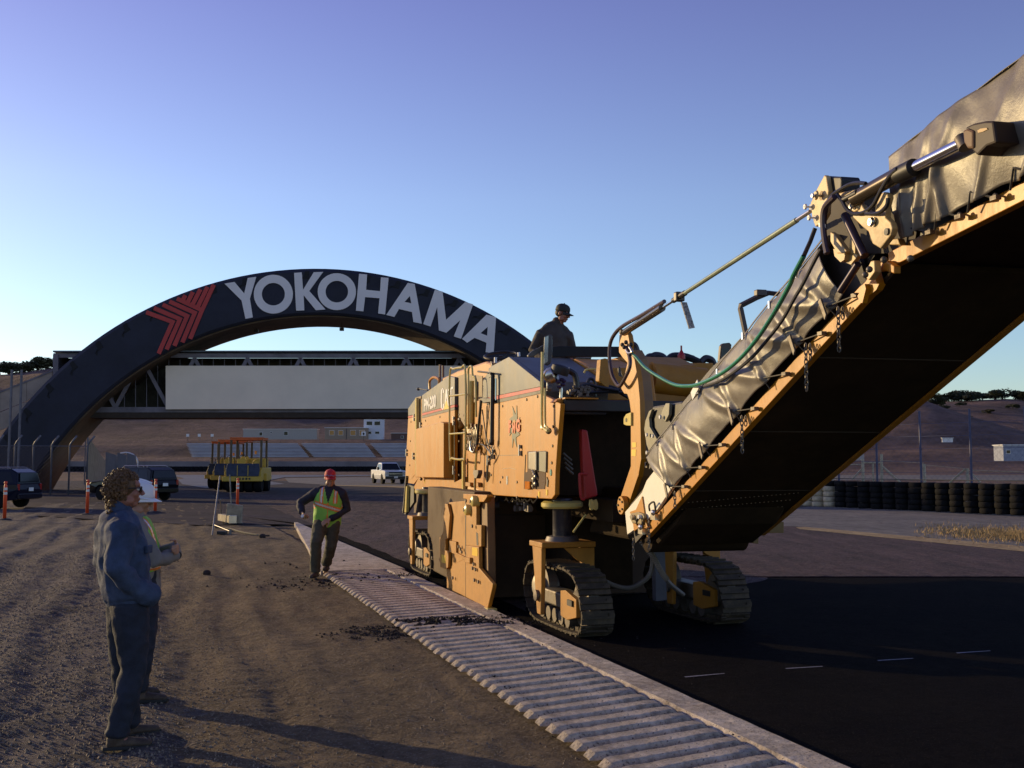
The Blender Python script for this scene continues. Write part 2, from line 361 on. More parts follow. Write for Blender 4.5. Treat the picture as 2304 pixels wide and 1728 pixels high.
# local: x across to the right, y along away
mb = MB()
y0, y1 = -9.0, 6.35
def kz(x, y): return .035+.004*noise.noise(V((x*2, y*2, 0)))
mb.slab([(.05, y0, -.06), (1.27, y0, -.06), (1.30, y1, -.06), (.03, y1, -.06)], (0, 0, .09))
part('kerb_slab', mb, ground_mat('kerb_groove_dirt', ((.05, .04, .035), (.13, .10, .085)), (4, 14), .01, 50), kerb, bev=.01)
tipl = V(gnd(662, 1180))-KO; tip = (tipl.dot(KP), tipl.dot(KD))
mb = MB().slab([(-.04, y1+.004, -.06), (1.32, y1+.004, -.06), (1.28, 12.5, -.06), (tip[0]+.10, tip[1], -.06), (tip[0], tip[1], -.06)], (0, 0, .125))
part('smooth_slab', mb, G_CONC, kerb, bev=.01)
for k in range(5):    # slab joints
    pass
mb = MB()
def band(u, v):
    x = .988+.30*u; y = y0+(y1-y0)*v
    e = .0 if 0 < u < 1 else -.04
    return V((x, y, .058+e+.006*noise.noise(V((x*4, y*3, 1)))))
mb.grid(band, 8, 200); part('edge_band', mb, G_CONC, kerb, smooth=False)
ribs = []
for q in range(4):
    mb = MB(); prof = [(-.064, -.004), (-.063, .020), (-.057, .034), (-.046, .040), (.0, .042), (.050, .041), (.060, .030), (.064, -.004)]
    nxr = 26
    for i in range(nxr+1):
        u = i/nxr; x = -.035+1.02*u; e = min(1, u/.05+.15, (1-u)/.05+.1)
        for (yy, zz) in prof:
            mb.v.append(V((x+.020*noise.noise(V((yy*20, q, 0)))*(u < .1), .215*u+yy*(.80+.20*e)+.004*noise.noise(V((x*6, q, 0))), .026+zz*e*(1+.12*noise.noise(V((x*7, yy*9, q)))))))
    n = len(prof)
    mb.f = [(i*n+j, (i+1)*n+j, (i+1)*n+j+1, i*n+j+1) for i in range(nxr) for j in range(n-1)]+[tuple(range(n)), tuple(range(nxr*n+n-1, nxr*n-1, -1))]
    me = mb.mesh('rib', G_CONC, True); fixn(me); me.set_sharp_from_angle(angle=R(22)); ribs.append(me)
y = y1-.33; k = 0
while y > y0:
    o = link('rib', ribs[k % 4], kerb); o.location = (random.uniform(-.006, .006), y, random.uniform(-.002, .002)); o.rotation_euler = (0, 0, random.uniform(-.004, .004))
    y -= .212; k += 1
# crumbs of milled asphalt on the kerb and dirt
def crumbs(name, clusters, m, label, cat):
    mb_ = MB()
    for (cx, cy, sx, sy, n, s0, s1, zz) in clusters:
        for _ in range(n):
            p = V((random.gauss(cx, sx*1.25), random.gauss(cy, sy*1.3), 0))
            if noise.noise(V((p.x*5, p.y*7, 3))) < -.08+.1*random.random(): continue
            s = random.uniform(s0, s1)*(.6+.8*random.random())
            h = zz*math.exp(-((p.x-cx)**2/(2*sx*sx)+(p.y-cy)**2/(2*sy*sy)))*random.random()
            z = gz(p.x, p.y) if (p-KO).dot(KP) < 0 else .05*((p-KO).dot(KP) < 1.3)+.004
            c = V((p.x, p.y, z+h+s*.3)); rot = M4.Rotation(random.random()*6, 3, V((random.random(), random.random(), 1)))
            vs = [c+rot @ (V(a)*s*random.uniform(.6, 1.1)) for a in ((1, 0, 0), (0, 1, 0), (-1, 0, 0), (0, -1, 0), (0, 0, .8), (0, 0, -.8))]
            mb_.add(vs, [(0, 1, 4), (1, 2, 4), (2, 3, 4), (3, 0, 4), (1, 0, 5), (2, 1, 5), (3, 2, 5), (0, 3, 5)])
    o = part(name, mb_, m); tag(o, label, cat, kind='stuff'); return o
CR = mat('asphalt_crumb', (.035, .026, .024), .9, var=.4)
g1 = gnd(1010, 1412); g2 = gnd(860, 1425); g3 = gnd(930, 1300); g4 = gnd(720, 1312); g5 = gnd(1090, 1405)
crumbs('asphalt_crumbs', [(g1.x, g1.y, .28, .10, 1500, .008, .022, .06), (g5.x, g5.y, .22, .12, 500, .006, .02, .02), (g2.x, g2.y, .22, .14, 700, .008, .02, .02), (g3.x, g3.y, .4, .12, 500, .008, .02, .02), (g4.x, g4.y, .5, .35, 260, .01, .03, 0),
       (gnd(640, 1270).x, gnd(640, 1270).y, 1.2, .9, 60, .01, .035, 0), (.2, 10.6, .6, 1.4, 700, .004, .012, 0)], CR, 'dark heap of asphalt crumbs spilled across the ribbed kerb beside the milling machine', 'rubble')
GRV = mat('gravel_stone', (.24, .19, .145), .9, var=.45, vs=40)
cl = []
mb = MB()
for _ in range(42000):
    yy = 2.6*(8**random.random()); lo = -.6*yy-.3; xk = (KO+KD*((yy-KO.y)/KD.y)).x
    xx = random.uniform(lo, xk-.05); q = -((V((xx, yy, 0))-KO).dot(KP))
    if random.random() > .12+.88*sstep(1.0, 3, q): continue
    s = random.uniform(.005, .012)*(1+.4*(q > 2.4)); c = V((xx, yy, gz(xx, yy)+s*.25))
    a0 = random.random()*3
    vs = [c+V((math.cos(a0+k*2.1)*s*random.uniform(.7, 1.3), math.sin(a0+k*2.1)*s*random.uniform(.7, 1.3), -s*.4)) for k in range(3)]+[c+V((random.uniform(-.3, .3)*s, random.uniform(-.3, .3)*s, s*.75))]
    mb.add(vs, [(0, 1, 3), (1, 2, 3), (2, 0, 3)])
o = part('loose_gravel', mb, GRV); tag(o, 'loose gravel stones scattered over the brown dirt yard left of the kerb', 'gravel', kind='stuff')
# dry grass tufts right
mb = MB()
for _ in range(5200):
    px = random.triangular(2050, 2420, 2304); p = gnd(px, random.gauss(1194+(px-2050)*.055, 8))
    h = random.uniform(.03, .13); a = random.random()*6.28; d = V((math.cos(a), math.sin(a), 0)); l = V((random.gauss(0, .05), random.gauss(0, .05), h))
    mb.add([p-d*.012, p+d*.012, p+l], [(0, 1, 2)])
o = part('dry_grass', mb, mat('dry_grass_blade', (.42, .29, .12), .8, var=.3, vs=2)); tag(o, 'tufts of dry tan grass growing on the verge before the tyre barrier', 'grass', kind='stuff')
exec_marker = 0
# ================================================================== ARCH AND FOOTBRIDGE
AA = R(8.8); AP0 = at(740, 1045, 70); AP0.z = 0; AW = V((math.cos(AA), math.sin(AA), 0)); AN = V((-math.sin(AA), math.cos(AA), 0))
def AP(px, py, off=0): return onplane(px, py, AP0+AN*off, AN)
AC = AP0+AW*(-.397)+V((0, 0, -8.855)); AR = 23.98; ATH = 3.2; ADP = 6.0
def arcp(ang, r, off): return AC+AW*(r*math.sin(ang))+V((0, 0, r*math.cos(ang)))+AN*off
ARM = mat('arch_dark_skin', (.014, .016, .032), .7, var=.2, vs=.5, dirt=(.022, .022, .035, .5), dirts=.6)
SOF = mat('arch_soffit', (.115, .072, .04), .8, var=.25, vs=.8)
arch = thing('tyre_arch', 'huge dark tyre-shaped arch over the track with white lettering and a red chevron', 'arch', tuple(AP0))
def aloc(p): return V(p)-AP0
mb = MB(); n = 72; A1 = math.acos((8.855-.6)/AR)
for i in range(n+1):
    a = -A1+2*A1*i/n
    for r, o in ((AR, .25), (AR-.25, 0), (AR-ATH+.15, 0), (AR-ATH, .15), (AR-ATH, ADP-.15), (AR-ATH+.15, ADP), (AR-.25, ADP), (AR, ADP-.25)): mb.v.append(aloc(arcp(a, r, o)))
mb.f = [(i*8+j, i*8+(j+1) % 8, (i+1)*8+(j+1) % 8, (i+1)*8+j) for i in range(n) for j in range(8)]+[tuple(range(8)), tuple(range(n*8+7, n*8-1, -1))]
part('arch_shell', mb, ARM, arch, auto=True)
mb = MB()
for i in range(n+1):
    a = -A1+2*A1*i/n
    for r, o in ((AR-ATH-.01, .3), (AR-ATH-.01, ADP-.3), (AR-ATH-.10, ADP-.3), (AR-ATH-.10, .3)): mb.v.append(aloc(arcp(a, r, o)))
mb.f = [(i*4+j, i*4+(j+1) % 4, (i+1)*4+(j+1) % 4, (i+1)*4+j) for i in range(n) for j in range(4)]
part('soffit', mb, SOF, arch)
for k in range(-13, 14):                      # tread blocks cut into the shoulder
    a = k*.088+.03
    mb = MB()
    pr = [arcp(a, AR-.22, -.03), arcp(a+.012, AR-.22, -.03), arcp(a+.010, AR-.75, -.03), arcp(a-.018, AR-.75, -.03), arcp(a-.018, AR-.95, -.03), arcp(a-.004, AR-.60, -.03)]
    mb.slab([aloc(p) for p in pr], AN*.2)
    part('tread_groove', mb, mat('tread_black', (.008, .008, .010), .8), arch)
def L1(l): return [(x/3.16, 560+y/3.16) for x, y in l]
def L2(l): return [(600+x/3.16, 560+y/3.16) for x, y in l]
LET = mat('arch_letter', (.80, .75, .72), .6, var=.04, vs=.4)
def slab_px(l, off, th): return MB().slab([aloc(AP(x, y, off)) for x, y in l], AN*-th)
def ringletter(cx, cy, ro, ri, f, tilt=0):
    mb = MB(); seg = 40
    for rr in (ro, ri):
        for o in (0, .07):
            for k in range(seg):
                q = 2*math.pi*k/seg; x, y = f([(cx+rr[0]*math.cos(q), cy+rr[1]*math.sin(q))])[0]; mb.v.append(aloc(AP(x, y, -.01))-AN*o)
    for k in range(seg):
        j = (k+1) % seg
        mb.f += [(k, j, seg+j, seg+k), (2*seg+k, 3*seg+k, 3*seg+j, 2*seg+j), (seg+k, seg+j, 3*seg+j, 3*seg+k), (k, 2*seg+k, 2*seg+j, j)]
    part('letter', mb, LET, arch)
def holed(outer, hole, name='letter'):
    # outline with a triangular counter, split along a bridge edge
    bm = bmesh.new(); ov = [bm.verts.new(aloc(AP(*q, -.01))) for q in outer]; hv = [bm.verts.new(aloc(AP(*q, -.01))) for q in hole]
    es = [bm.edges.new((l[i], l[(i+1) % len(l)])) for l in (ov, hv) for i in range(len(l))]
    g = bmesh.ops.triangle_fill(bm, edges=es, use_beauty=True, use_dissolve=False)
    fs = [x for x in g['geom'] if isinstance(x, bmesh.types.BMFace)]
    ex = bmesh.ops.extrude_face_region(bm, geom=fs); bmesh.ops.translate(bm, verts=[x for x in ex['geom'] if isinstance(x, bmesh.types.BMVert)], vec=-AN*.07)
    bmesh.ops.recalc_face_normals(bm, faces=bm.faces)
    me = bpy.data.meshes.new(name); bm.to_mesh(me); bm.free(); me.materials.append(LET); link(name, me, arch)
part('letter', slab_px(L1([(1597, 248), (1668, 236), (1737, 318), (1762, 208), (1822, 200), (1777, 355), (1798, 488), (1746, 498), (1718, 368)]), -.01, .07), LET, arch)
ringletter(1944, 323, (139, 138), (82, 80), L1)
part('letter', slab_px(L2([(195, 172), (250, 168), (259, 292), (335, 167), (402, 164), (303, 300), (418, 431), (350, 437), (263, 330), (268, 438), (210, 440)]), -.01, .07), LET, arch)
ringletter(499, 305, (136, 131), (80, 77), L2)
part('letter', slab_px(L2([(657, 178), (714, 183), (707, 292), (806, 302), (812, 203), (867, 207), (842, 467), (792, 460), (802, 352), (700, 344), (688, 445), (634, 440)]), -.01, .07), LET, arch)
holed(L2([(1003, 243), (1052, 250), (1103, 533), (1043, 520), (1033, 450), (940, 428), (908, 485), (850, 470)]), L2([(1018, 335), (1028, 388), (980, 378)]))
part('letter', slab_px(L2([(1113, 535), (1195, 292), (1250, 304), (1275, 505), (1412, 378), (1467, 395), (1382, 640), (1330, 622), (1376, 508), (1277, 597), (1224, 580), (1212, 415), (1165, 553)]), -.01, .07), LET, arch)
holed(L2([(1562, 468), (1630, 487), (1613, 742), (1556, 735), (1562, 668), (1478, 633), (1425, 668), (1388, 640)]), L2([(1571, 555), (1567, 618), (1520, 600)]))
CHV = mat('arch_red_stripe', (.50, .035, .03), .5, var=.08, vs=.5)
for pl in ([(1020, 442), (1228, 520), (1128, 745)], [(1075, 412), (1280, 500), (1185, 715)], [(1137, 388), (1332, 478), (1240, 690)], [(1185, 366), (1386, 455), (1297, 665)], [(1238, 345), (1437, 436), (1352, 640)],
           [(1527, 240), (1440, 430)], [(1482, 256), (1404, 418)], [(1432, 272), (1367, 402)], [(1378, 292), (1333, 385)], [(1325, 315), (1300, 366)]):
    pl = [(pl[0][0]+(20 if len(pl) == 3 else -6), pl[0][1]+(9 if len(pl) == 3 else 15))]+pl[1:]
    q = [V((x, y, 0)) for x, y in pl]; lft = []; rgt = []; hw = 15
    for i, p in enumerate(q):
        if 0 < i < len(q)-1:
            d0 = (p-q[i-1]).normalized(); d1 = (q[i+1]-p).normalized(); n_ = V((-(d0+d1).y, (d0+d1).x, 0)).normalized(); k_ = hw/max(.4, n_.dot(V((-d0.y, d0.x, 0))))
        else:
            d0 = (q[min(i+1, len(q)-1)]-q[max(i-1, 0)]).normalized(); d0 = (q[1]-q[0]).normalized() if i == 0 else (q[-1]-q[-2]).normalized(); n_ = V((-d0.y, d0.x, 0)); k_ = hw
        lft.append(p+n_*k_); rgt.append(p-n_*k_)
    part('chevron_stripe', slab_px(L1([(a.x, a.y) for a in lft+rgt[::-1]]), -.01 if len(pl) == 3 else -.014, .05 if len(pl) == 3 else .058), CHV, arch)
for x, y in ((577, 745), (769, 741)):
    p = AP(x, y, 3); mb = MB().box(aloc(p), (.28, .28, .2)); mb.cyl(aloc(p), aloc(p)+V((0, 0, .9)), .03, 6); part('lamp', mb, BLK, arch)
# footbridge
fb = thing('footbridge', 'enclosed truss footbridge with a long blank beige banner crossing under the arch', 'footbridge', tuple(AP0))
TRS = mat('truss_steel', (.17, .15, .17), .6, var=.2, vs=1)
def bar(a, b, wd, hd, name, m=TRS, off=0, lab=None):
    d = (b-a); t = d.normalized(); s_ = AN*wd/2; u = t.cross(AN).normalized()*hd/2
    mb = MB().slab([a-s_-u, a+s_-u, a+s_+u, a-s_+u], d); return part(name, mb, m, fb, label=lab)
o1, o2 = 2.0, 4.6
for o in (o1, o2):
    bar(aloc(AP(121, 800, o)), aloc(AP(1330, 801, o)), .22, .30, 'top_chord')
    bar(aloc(AP(160, 922, o)), aloc(AP(1330, 922, o)), .24, .36, 'bottom_chord')
    k = 0
    for ax in range(80, 1300, 119):
        nx_ = ax+1; tp = aloc(AP(nx_, 806, o)); bl = aloc(AP(nx_-58, 916, o)); br = aloc(AP(nx_+59, 916, o))
        if nx_ > 190 or True:
            if nx_-58 > 150: bar(bl, tp, .16, .24, 'diagonal')
            if nx_+59 > 150 and nx_ > 120: bar(tp, br, .16, .24, 'diagonal')
ctr = lambda x, y: (aloc(AP(x, y, o1))+aloc(AP(x, y, o2)))/2
mb = MB().slab([aloc(AP(119, 792, o1-.3)), aloc(AP(1330, 792, o1-.3)), aloc(AP(1330, 792, o1-.3))+AN*3.2, aloc(AP(119, 792, o1-.3))+AN*3.2], (0, 0, .10)); part('roof', mb, mat('bridge_roof', (.10, .12, .15), .4), fb)
mb = MB().slab([aloc(AP(180, 926, o1-.1)), aloc(AP(1330, 926, o1-.1)), aloc(AP(1330, 926, o1-.1))+AN*2.8, aloc(AP(180, 926, o1-.1))+AN*2.8], (0, 0, -.42)); part('deck', mb, mat('bridge_deck_underside', (.05, .035, .025), .9), fb)
mb = MB().slab([aloc(AP(135, 806, o2-.3)), aloc(AP(1330, 806, o2-.3)), aloc(AP(1330, 917, o2-.3)), aloc(AP(180, 917, o2-.3))], AN*.05); part('back_screen', mb, mat('bridge_screen', (.055, .05, .035), .9, var=.3, vs=1), fb)
for x in range(205, 1300, 25):
    bar(aloc(AP(x, 808, o1+.4)), aloc(AP(x, 916, o1+.4)), .04, .04, 'mesh_post')
ban = mat('beige_banner', (.88, .74, .57), .75, var=.05, vs=.3, bump=.01, bs=2)
for k in range(1):
    xa = 373; xb = 1081
    mb = MB().slab([aloc(AP(xa, 823, o1-.35)), aloc(AP(xb, 823, o1-.35)), aloc(AP(xb, 921-(xb-373)*.0028, o1-.35)), aloc(AP(xa, 921-(xa-373)*.0028, o1-.35))], -AN*.04); part('banner_panel', mb, ban, fb)
mb = MB().slab([aloc(AP(119, 797, o1-.2)), aloc(AP(131, 797, o1-.2)), aloc(AP(131, 870, o1-.2)), aloc(AP(119, 858, o1-.2))], AN*2.8); part('end_post', mb, TRS, fb)
rp = thing('bridge_ramp', 'beige walled ramp climbing to the left end of the footbridge', 'ramp', tuple(AP0))
RMP = mat('ramp_boards', (.36, .29, .235), .8, var=.12, vs=1)
seg = [(-420, 1056), (-280, 999), (-140, 942), (0, 884), (60, 860), (118, 836)]
for i in range(len(seg)-1):
    a, b = seg[i], seg[i+1]; g = .4
    for (t0, t1) in ((0, 42), (44, 84)):
        mb = MB().slab([aloc(AP(a[0]+g, a[1]+t0, 1.9)), aloc(AP(b[0]-g, b[1]+t0, 1.9)), aloc(AP(b[0]-g, b[1]+t1*(.55 if b[0] > 100 else 1), 1.9)), aloc(AP(a[0]+g, a[1]+t1, 1.9))], AN*.08); part('side_panel', mb, RMP, rp)
mb = MB()
for i in range(len(seg)-1):
    a, b = aloc(AP(seg[i][0], seg[i][1], 1.85)), aloc(AP(seg[i+1][0], seg[i+1][1], 1.85)); mb.slab([a, a+AN*2.9, a+AN*2.9+V((0, 0, .12)), a+V((0, 0, .12))], b-a)
part('handrail', mb, TRS, rp)
# ================================================================== FENCES, LAMP, LEFT SIDE
GALV = mat('galvanised_post', (.13, .125, .15), .5, .2, var=.15)
WIRE = mat('fence_wire', (.10, .10, .13), .5, .3)
def wires(a, b, z0, z1, st, r=.006, m=WIRE, diag=True):
    mb = MB(); d = (b-a); L = d.length; d.normalize(); H = z1-z0; x = -H
    while x < L:
        for sg in (1, -1):
            xa, xb = (x, x+H) if sg > 0 else (x+H, x); za, zb = z0, z1
            # clip to the panel
            def cl(xs_, zs, xe, ze):
                if xs_ < 0: zs += (0-xs_)/(xe-xs_)*(ze-zs); xs_ = 0
                if xs_ > L: zs += (L-xs_)/(xe-xs_)*(ze-zs); xs_ = L
                return xs_, zs
            if max(xa, xb) <= 0 or min(xa, xb) >= L: continue
            A_ = cl(xa, za, xb, zb); B_ = cl(xb, zb, xa, za)
            mb.tube([a+d*A_[0]+V((0, 0, A_[1])), a+d*B_[0]+V((0, 0, B_[1]))], r, 3, False)
        x += st
    return mb
fl = thing('chain_link_fence', 'chain link fence with outward bent galvanised posts in front of the arch foot', 'fence')
pa = at(-230, 1045, 56); pb = at(196, 1045, 60); pa.z = pb.z = 0
for k in range(11):
    p = pa.lerp(pb, k/10)
    mb = MB().tube([p, p+V((0, 0, 2.85)), p+V((.08, 0, 3.0)), p+V((.42, -.1, 3.38))], .055, 8); part('post', mb, GALV, fl, smooth=True)
mb = MB().tube([pa+V((0, 0, 2.8)), pb+V((0, 0, 2.8))], .025, 6); part('top_rail', mb, GALV, fl)
part('wire_mesh', wires(pa, pb, .05, 2.8, .22, .004), WIRE, fl, kind='stuff')
sc = thing('fence_screen', 'tan fabric screen on a fence curving away beside the arch foot', 'screen')
FAB = mat('tan_fence_fabric', (.40, .30, .20), .9, var=.2, vs=2, bump=.05, bs=4); FAB2 = mat('grey_fence_fabric', (.16, .155, .17), .9, var=.1, vs=1)
pts = [at(x, 1045, d) for x, d in ((197, 60), (206, 63), (216, 67), (226, 72), (236, 78))]
for i in range(4):
    a, b = pts[i].copy(), pts[i+1].copy(); a.z = b.z = .05; h = 3.2-[0, .2, .5, .9, 1.2][i]; h2 = 3.2-[0, .2, .5, .9, 1.2][i+1]
    mb = MB().slab([a, b, b+V((0, 0, h2)), a+V((0, 0, h))], V((.04, .02, 0))); part('screen_panel', mb, FAB, sc)
    mb = MB().tube([a+V((-.03, 0, 0)), a+V((-.03, 0, h+.05))], .04, 6); part('post', mb, GALV, sc)
for xa, xb in ((237, 262), (263, 284), (285, 305)):
    a, b = at(xa, 1045, 80+(xa-237)*.12), at(xb, 1045, 80+(xb-237)*.12); a.z = b.z = 0
    part('screen_panel', MB().slab([a, b, b+V((0, 0, 2.5)), a+V((0, 0, 2.7))], V((.0, .06, 0))), FAB2, sc, label='grey screen panel')
ar = thing('shelter_hoop', 'pale arched canopy hoop behind the grey screen, left of the rollers', 'canopy')
mb = MB(); ctr_ = at(282, 1045, 92); ctr_.z = 1.9
mb.tube([ctr_+V((1.1*math.cos(R(180-k*18)), 0, .9*math.sin(R(180-k*18)))) for k in range(11)], .07, 6); part('hoop', mb, WHT, ar)
mb = MB(); mb.tube([ctr_+V((1.1, 0, 0)), ctr_+V((1.1, 0, -1.9))], .05, 6); mb.tube([ctr_+V((-1.1, 0, 0)), ctr_+V((-1.1, 0, -1.9))], .05, 6); part('legs', mb, WHT, ar)
lp = thing('street_lamp', 'small lamp post with a curved arm above the fence left of the screen', 'lamp', tuple(V((at(191, 1045, 88).x, 88, 0))))
part('pole', MB().tube([(0, 0, 0), (0, 0, 4.1), (-.08, 0, 4.35), (-.45, 0, 4.42)], .05, 8), GALV, lp)
part('lamp_head', MB().ell((-.5, 0, 4.3), (.14, .1, .16)), WHT, lp, smooth=True)
for i, (x, lab) in enumerate(((19, 'tall thin grey pole standing before the beige bridge ramp'), (41, 'short thin pole poking above the beige bridge ramp'))):
    p = at(x, 1045, 64); p.z = 0; q = at(x, 832, 64)
    o = part('pole', MB().cyl((0, 0, 0), (0, 0, q.z), .08, 8), GALV); o.location = p; tag(o, lab, 'pole')
# orange delineators
ORG = mat('orange_plastic', (.80, .085, .02), .45, var=.06, vs=4); REFL = mat('reflective_white', (.75, .72, .66), .3)
dl0 = None
for x, y, lab in ((10, 1170, 'orange delineator post in front of the dark SUV at the left edge'), (196, 1158, 'orange delineator post standing left of the curly haired man'), (349, 1153, 'orange delineator post standing before the black SUV'), (534, 1146, 'orange delineator post standing before the front roller')):
    p = gnd(x, y)
    if dl0 is None:
        dl0 = thing('delineator_post', lab, 'delineator', tuple(p), .1, 'orange delineator posts')
        part('post', MB().revolve([(.055, 0.03), (.052, .8), (.05, 1.08), (.035, 1.12), (.03, 1.17)], (0, 0, 0), (0, 0, 1), 12), ORG, dl0, smooth=True, bev=0)
        part('base', MB().revolve([(.21, 0), (.20, .03), (.08, .055)], (0, 0, 0), (0, 0, 1), 12), RUB, dl0)
        for z in (.80, .94): part('reflective_band', MB().revolve([(.056, z), (.0555, z+.08)], (0, 0, 0), (0, 0, 1), 12), REFL, dl0)
        part('grip', MB().revolve([(.045, 1.14), (.05, 1.16), (.05, 1.2), (.03, 1.22)], (0, 0, 0), (0, 0, 1), 12), ORG, dl0, smooth=True)
    else: dup(dl0, tuple(p), random.random()*3, lab)
# ================================================================== FAR SIDE
WALLM = mat('far_concrete_wall', (.22, .19, .19), .8, var=.15, vs=.2)
p0 = at(-60, 1045, 197); p1 = at(1330, 1045, 205)
bw = thing('barrier_wall', 'long low concrete wall with dark tyres along the far bend below the bleachers', 'wall')
nseg = 26
for k in range(nseg):
    a = p0.lerp(p1, k/nseg); b = p0.lerp(p1, (k+.992)/nseg); a.z = b.z = 1.3
    part('wall_block', MB().slab([a, b, b+V((0, 0, 1.05)), a+V((0, 0, 1.05))], (0, .5, 0)), WALLM, bw)
mb = MB()
d = (p1-p0); L = d.length; d.normalize(); x = 0
while x < L:
    c = p0+d*x+V((0, -.8, 0)); mb.revolve([(.45, .2), (.5, .45), (.44, .6), (.5, .9), (.44, 1.0), (.5, 1.2), (.4, 1.38)], (c.x, c.y, 0), (0, 0, 1), 6); x += .82
part('tyre_row', mb, TYR, bw, kind='stuff')
ALU = mat('bleacher_aluminium', (.46, .47, .52), .45, .2, var=.1, vs=.3); DKF = mat('bleacher_frame', (.06, .055, .06), .8)
def bx5(x): return 400+x/4.02
for i, (ta, tb, ba, bb, lab) in enumerate(((75, 1080, 125, 1180, 'longest bleacher bank, behind the rollers'), (1115, 1690, 1225, 1785, 'middle bleacher bank, between its two dark stair aisles'), (1740, 2560, 1850, 2660, 'right bleacher bank, behind the white pickup and milling machine'))):
    bl = thing('bleacher', lab, 'bleacher', (0, 0, 0), 0, 'far bleachers')
    NR = 10
    for k in range(NR):
        t = k/(NR-1); Y = 235+1.25*k; z = 3.5+.345*k
        xa = at(bx5(ba+(ta-ba)*t), 1045, Y).x; xb = at(bx5(bb+(tb-bb)*t), 1045, Y).x
        part('bench_row', MB().box(((xa+xb)/2, Y, z), (xb-xa, .8, .10)), ALU, bl)
        part('riser', MB().box(((xa+xb)/2, Y+.6, z+.02), (xb-xa, .05, .26)), ALU, bl)
    xa = at(bx5(ba), 1045, 235).x; xb = at(bx5(bb), 1045, 235).x
    part('front_skirt', MB().box(((xa+xb)/2, 234.3, 2.6), (xb-xa+2, .1, 1.1)), DKF, bl)
def cabin(x0, x1, yt, yb, Y, lab, name, m, wins, cat='cabin', dep=3, door=None, wm=None):
    a = at(x0, yb, Y); b = at(x1, yt, Y); o = thing(name, lab, cat, (a.x, Y, a.z-.4))
    W, H = b.x-a.x, b.z-a.z+.4
    part('wall', MB().box((W/2, dep/2, H/2), (W, dep, H)), m, o)
    part('roof', MB().box((W/2, dep/2, H+.06), (W+.3, dep+.3, .12)), WHT, o)
    for (u, v, ww, hh) in wins:
        fr = part('window', MB().box((u*W, -.03, .4+v*(H-.4)), (ww, .05, hh)), WHT, o)
        part('pane', MB().box((u*W, -.06, .4+v*(H-.4)), (ww-.15, .03, hh-.15)), wm or GLS, fr)
    return o
CBM = mat('cabin_beige', (.42, .38, .33), .8, var=.05); CBT = mat('cabin_tan', (.34, .25, .17), .8, var=.05); CBW = mat('tower_white', (.68, .68, .70), .7, var=.04)
AMW = mat('painted_sunset_reflection', (.55, .27, .06), .3)  # sunset reflection painted into the panes as an amber colour
cabin(547, 713, 966, 989, 270, 'long pale beige portable cabin above the bleachers, two small windows', 'portable_cabin', CBM, [(.24, .55, .9, 1.0), (.38, .7, .5, .5), (.58, .6, 1.1, 1.1)])
c2 = cabin(731, 827, 963, 990, 270, 'tan portable cabin with four windows painted with amber sunset reflections beside the white tower', 'portable_cabin', CBT, [(.16, .6, 1.3, 1.3), (.37, .6, 1.3, 1.3), (.66, .6, 1.5, 1.4), (.87, .6, 1.4, 1.4)], wm=AMW)
part('divider', MB().box((5.6, -.05, 1.8), (.12, .08, 3.2)), DKF, c2)
cabin(818, 861, 943, 990, 272, 'white two storey control tower behind the tan cabin', 'control_tower', CBW, [(.3, .8, 1.6, 1.1), (.72, .8, 1.6, 1.1), (.3, .35, 1.2, .7), (.72, .35, 1.2, .7)], 'tower', 4)
cabin(880, 930, 975, 992, 276, 'dim reddish shed partly hidden by the milling machine', 'shed', mat('shed_brown', (.16, .09, .07), .9), [(.5, .5, .8, .7)], 'shed')
cabin(2258, 2330, 1002, 1031, 150, 'white roofed low building at the right edge beyond the fence', 'low_building', mat('wall_greyblue', (.30, .32, .38), .8), [(.15, .5, .7, .6)], 'building')
cabin(1895, 1944, 1012, 1030, 160, 'low grey shed with slatted front beyond the gate, close to the conveyor edge', 'shed', CBM, [(.2, .5, .5, .5), (.4, .5, .5, .5), (.6, .5, .5, .5), (.8, .5, .5, .5)], 'shed')
cabin(2120, 2144, 986, 991, 230, 'small white sign board low on the right hillside', 'sign_board', WHT, [], 'sign', .2)
for x, w_, lab in ((422, 3, 'leftmost small white panel above the bleachers'), (448, 3, 'middle small white panel above the bleachers'), (477, 3, 'rightmost small white panel above the bleachers, by the roller')):
    a = at(x, 992, 258); o = part('white_panel', MB().box((0, 0, 0), (.7, .08, .7)), WHT); o.location = (a.x, 258, terr(a.x, 258)+1.3)
    pp = part('stake', MB().cyl((0, 0, -1.5), (0, 0, -.35), .05, 6), DKF, o); tag(o, lab, 'panel', 'white panels above the bleachers')
bn = at(818, 990, 258); o = part('number_board', MB().box((0, 0, 0), (1.1, .08, 1.1)), WHT); o.location = (bn.x, 258, terr(bn.x, 258)+1.7); tag(o, 'small white board with a black figure below the tan cabin', 'sign')
part('figure', MB().slab([(-.12, -.05, -.35), (.12, -.05, -.35), (.25, -.05, 0), (0, -.05, .35), (-.25, -.05, .05)], (0, -.01, 0)), BLK, o)
part('stake', MB().cyl((0, 0, -1.9), (0, 0, -.55), .06, 6), DKF, o)
# hillside tracks
for l in ([(640, 935), (700, 943), (830, 968), (830, 972), (700, 947)], ):
    pass
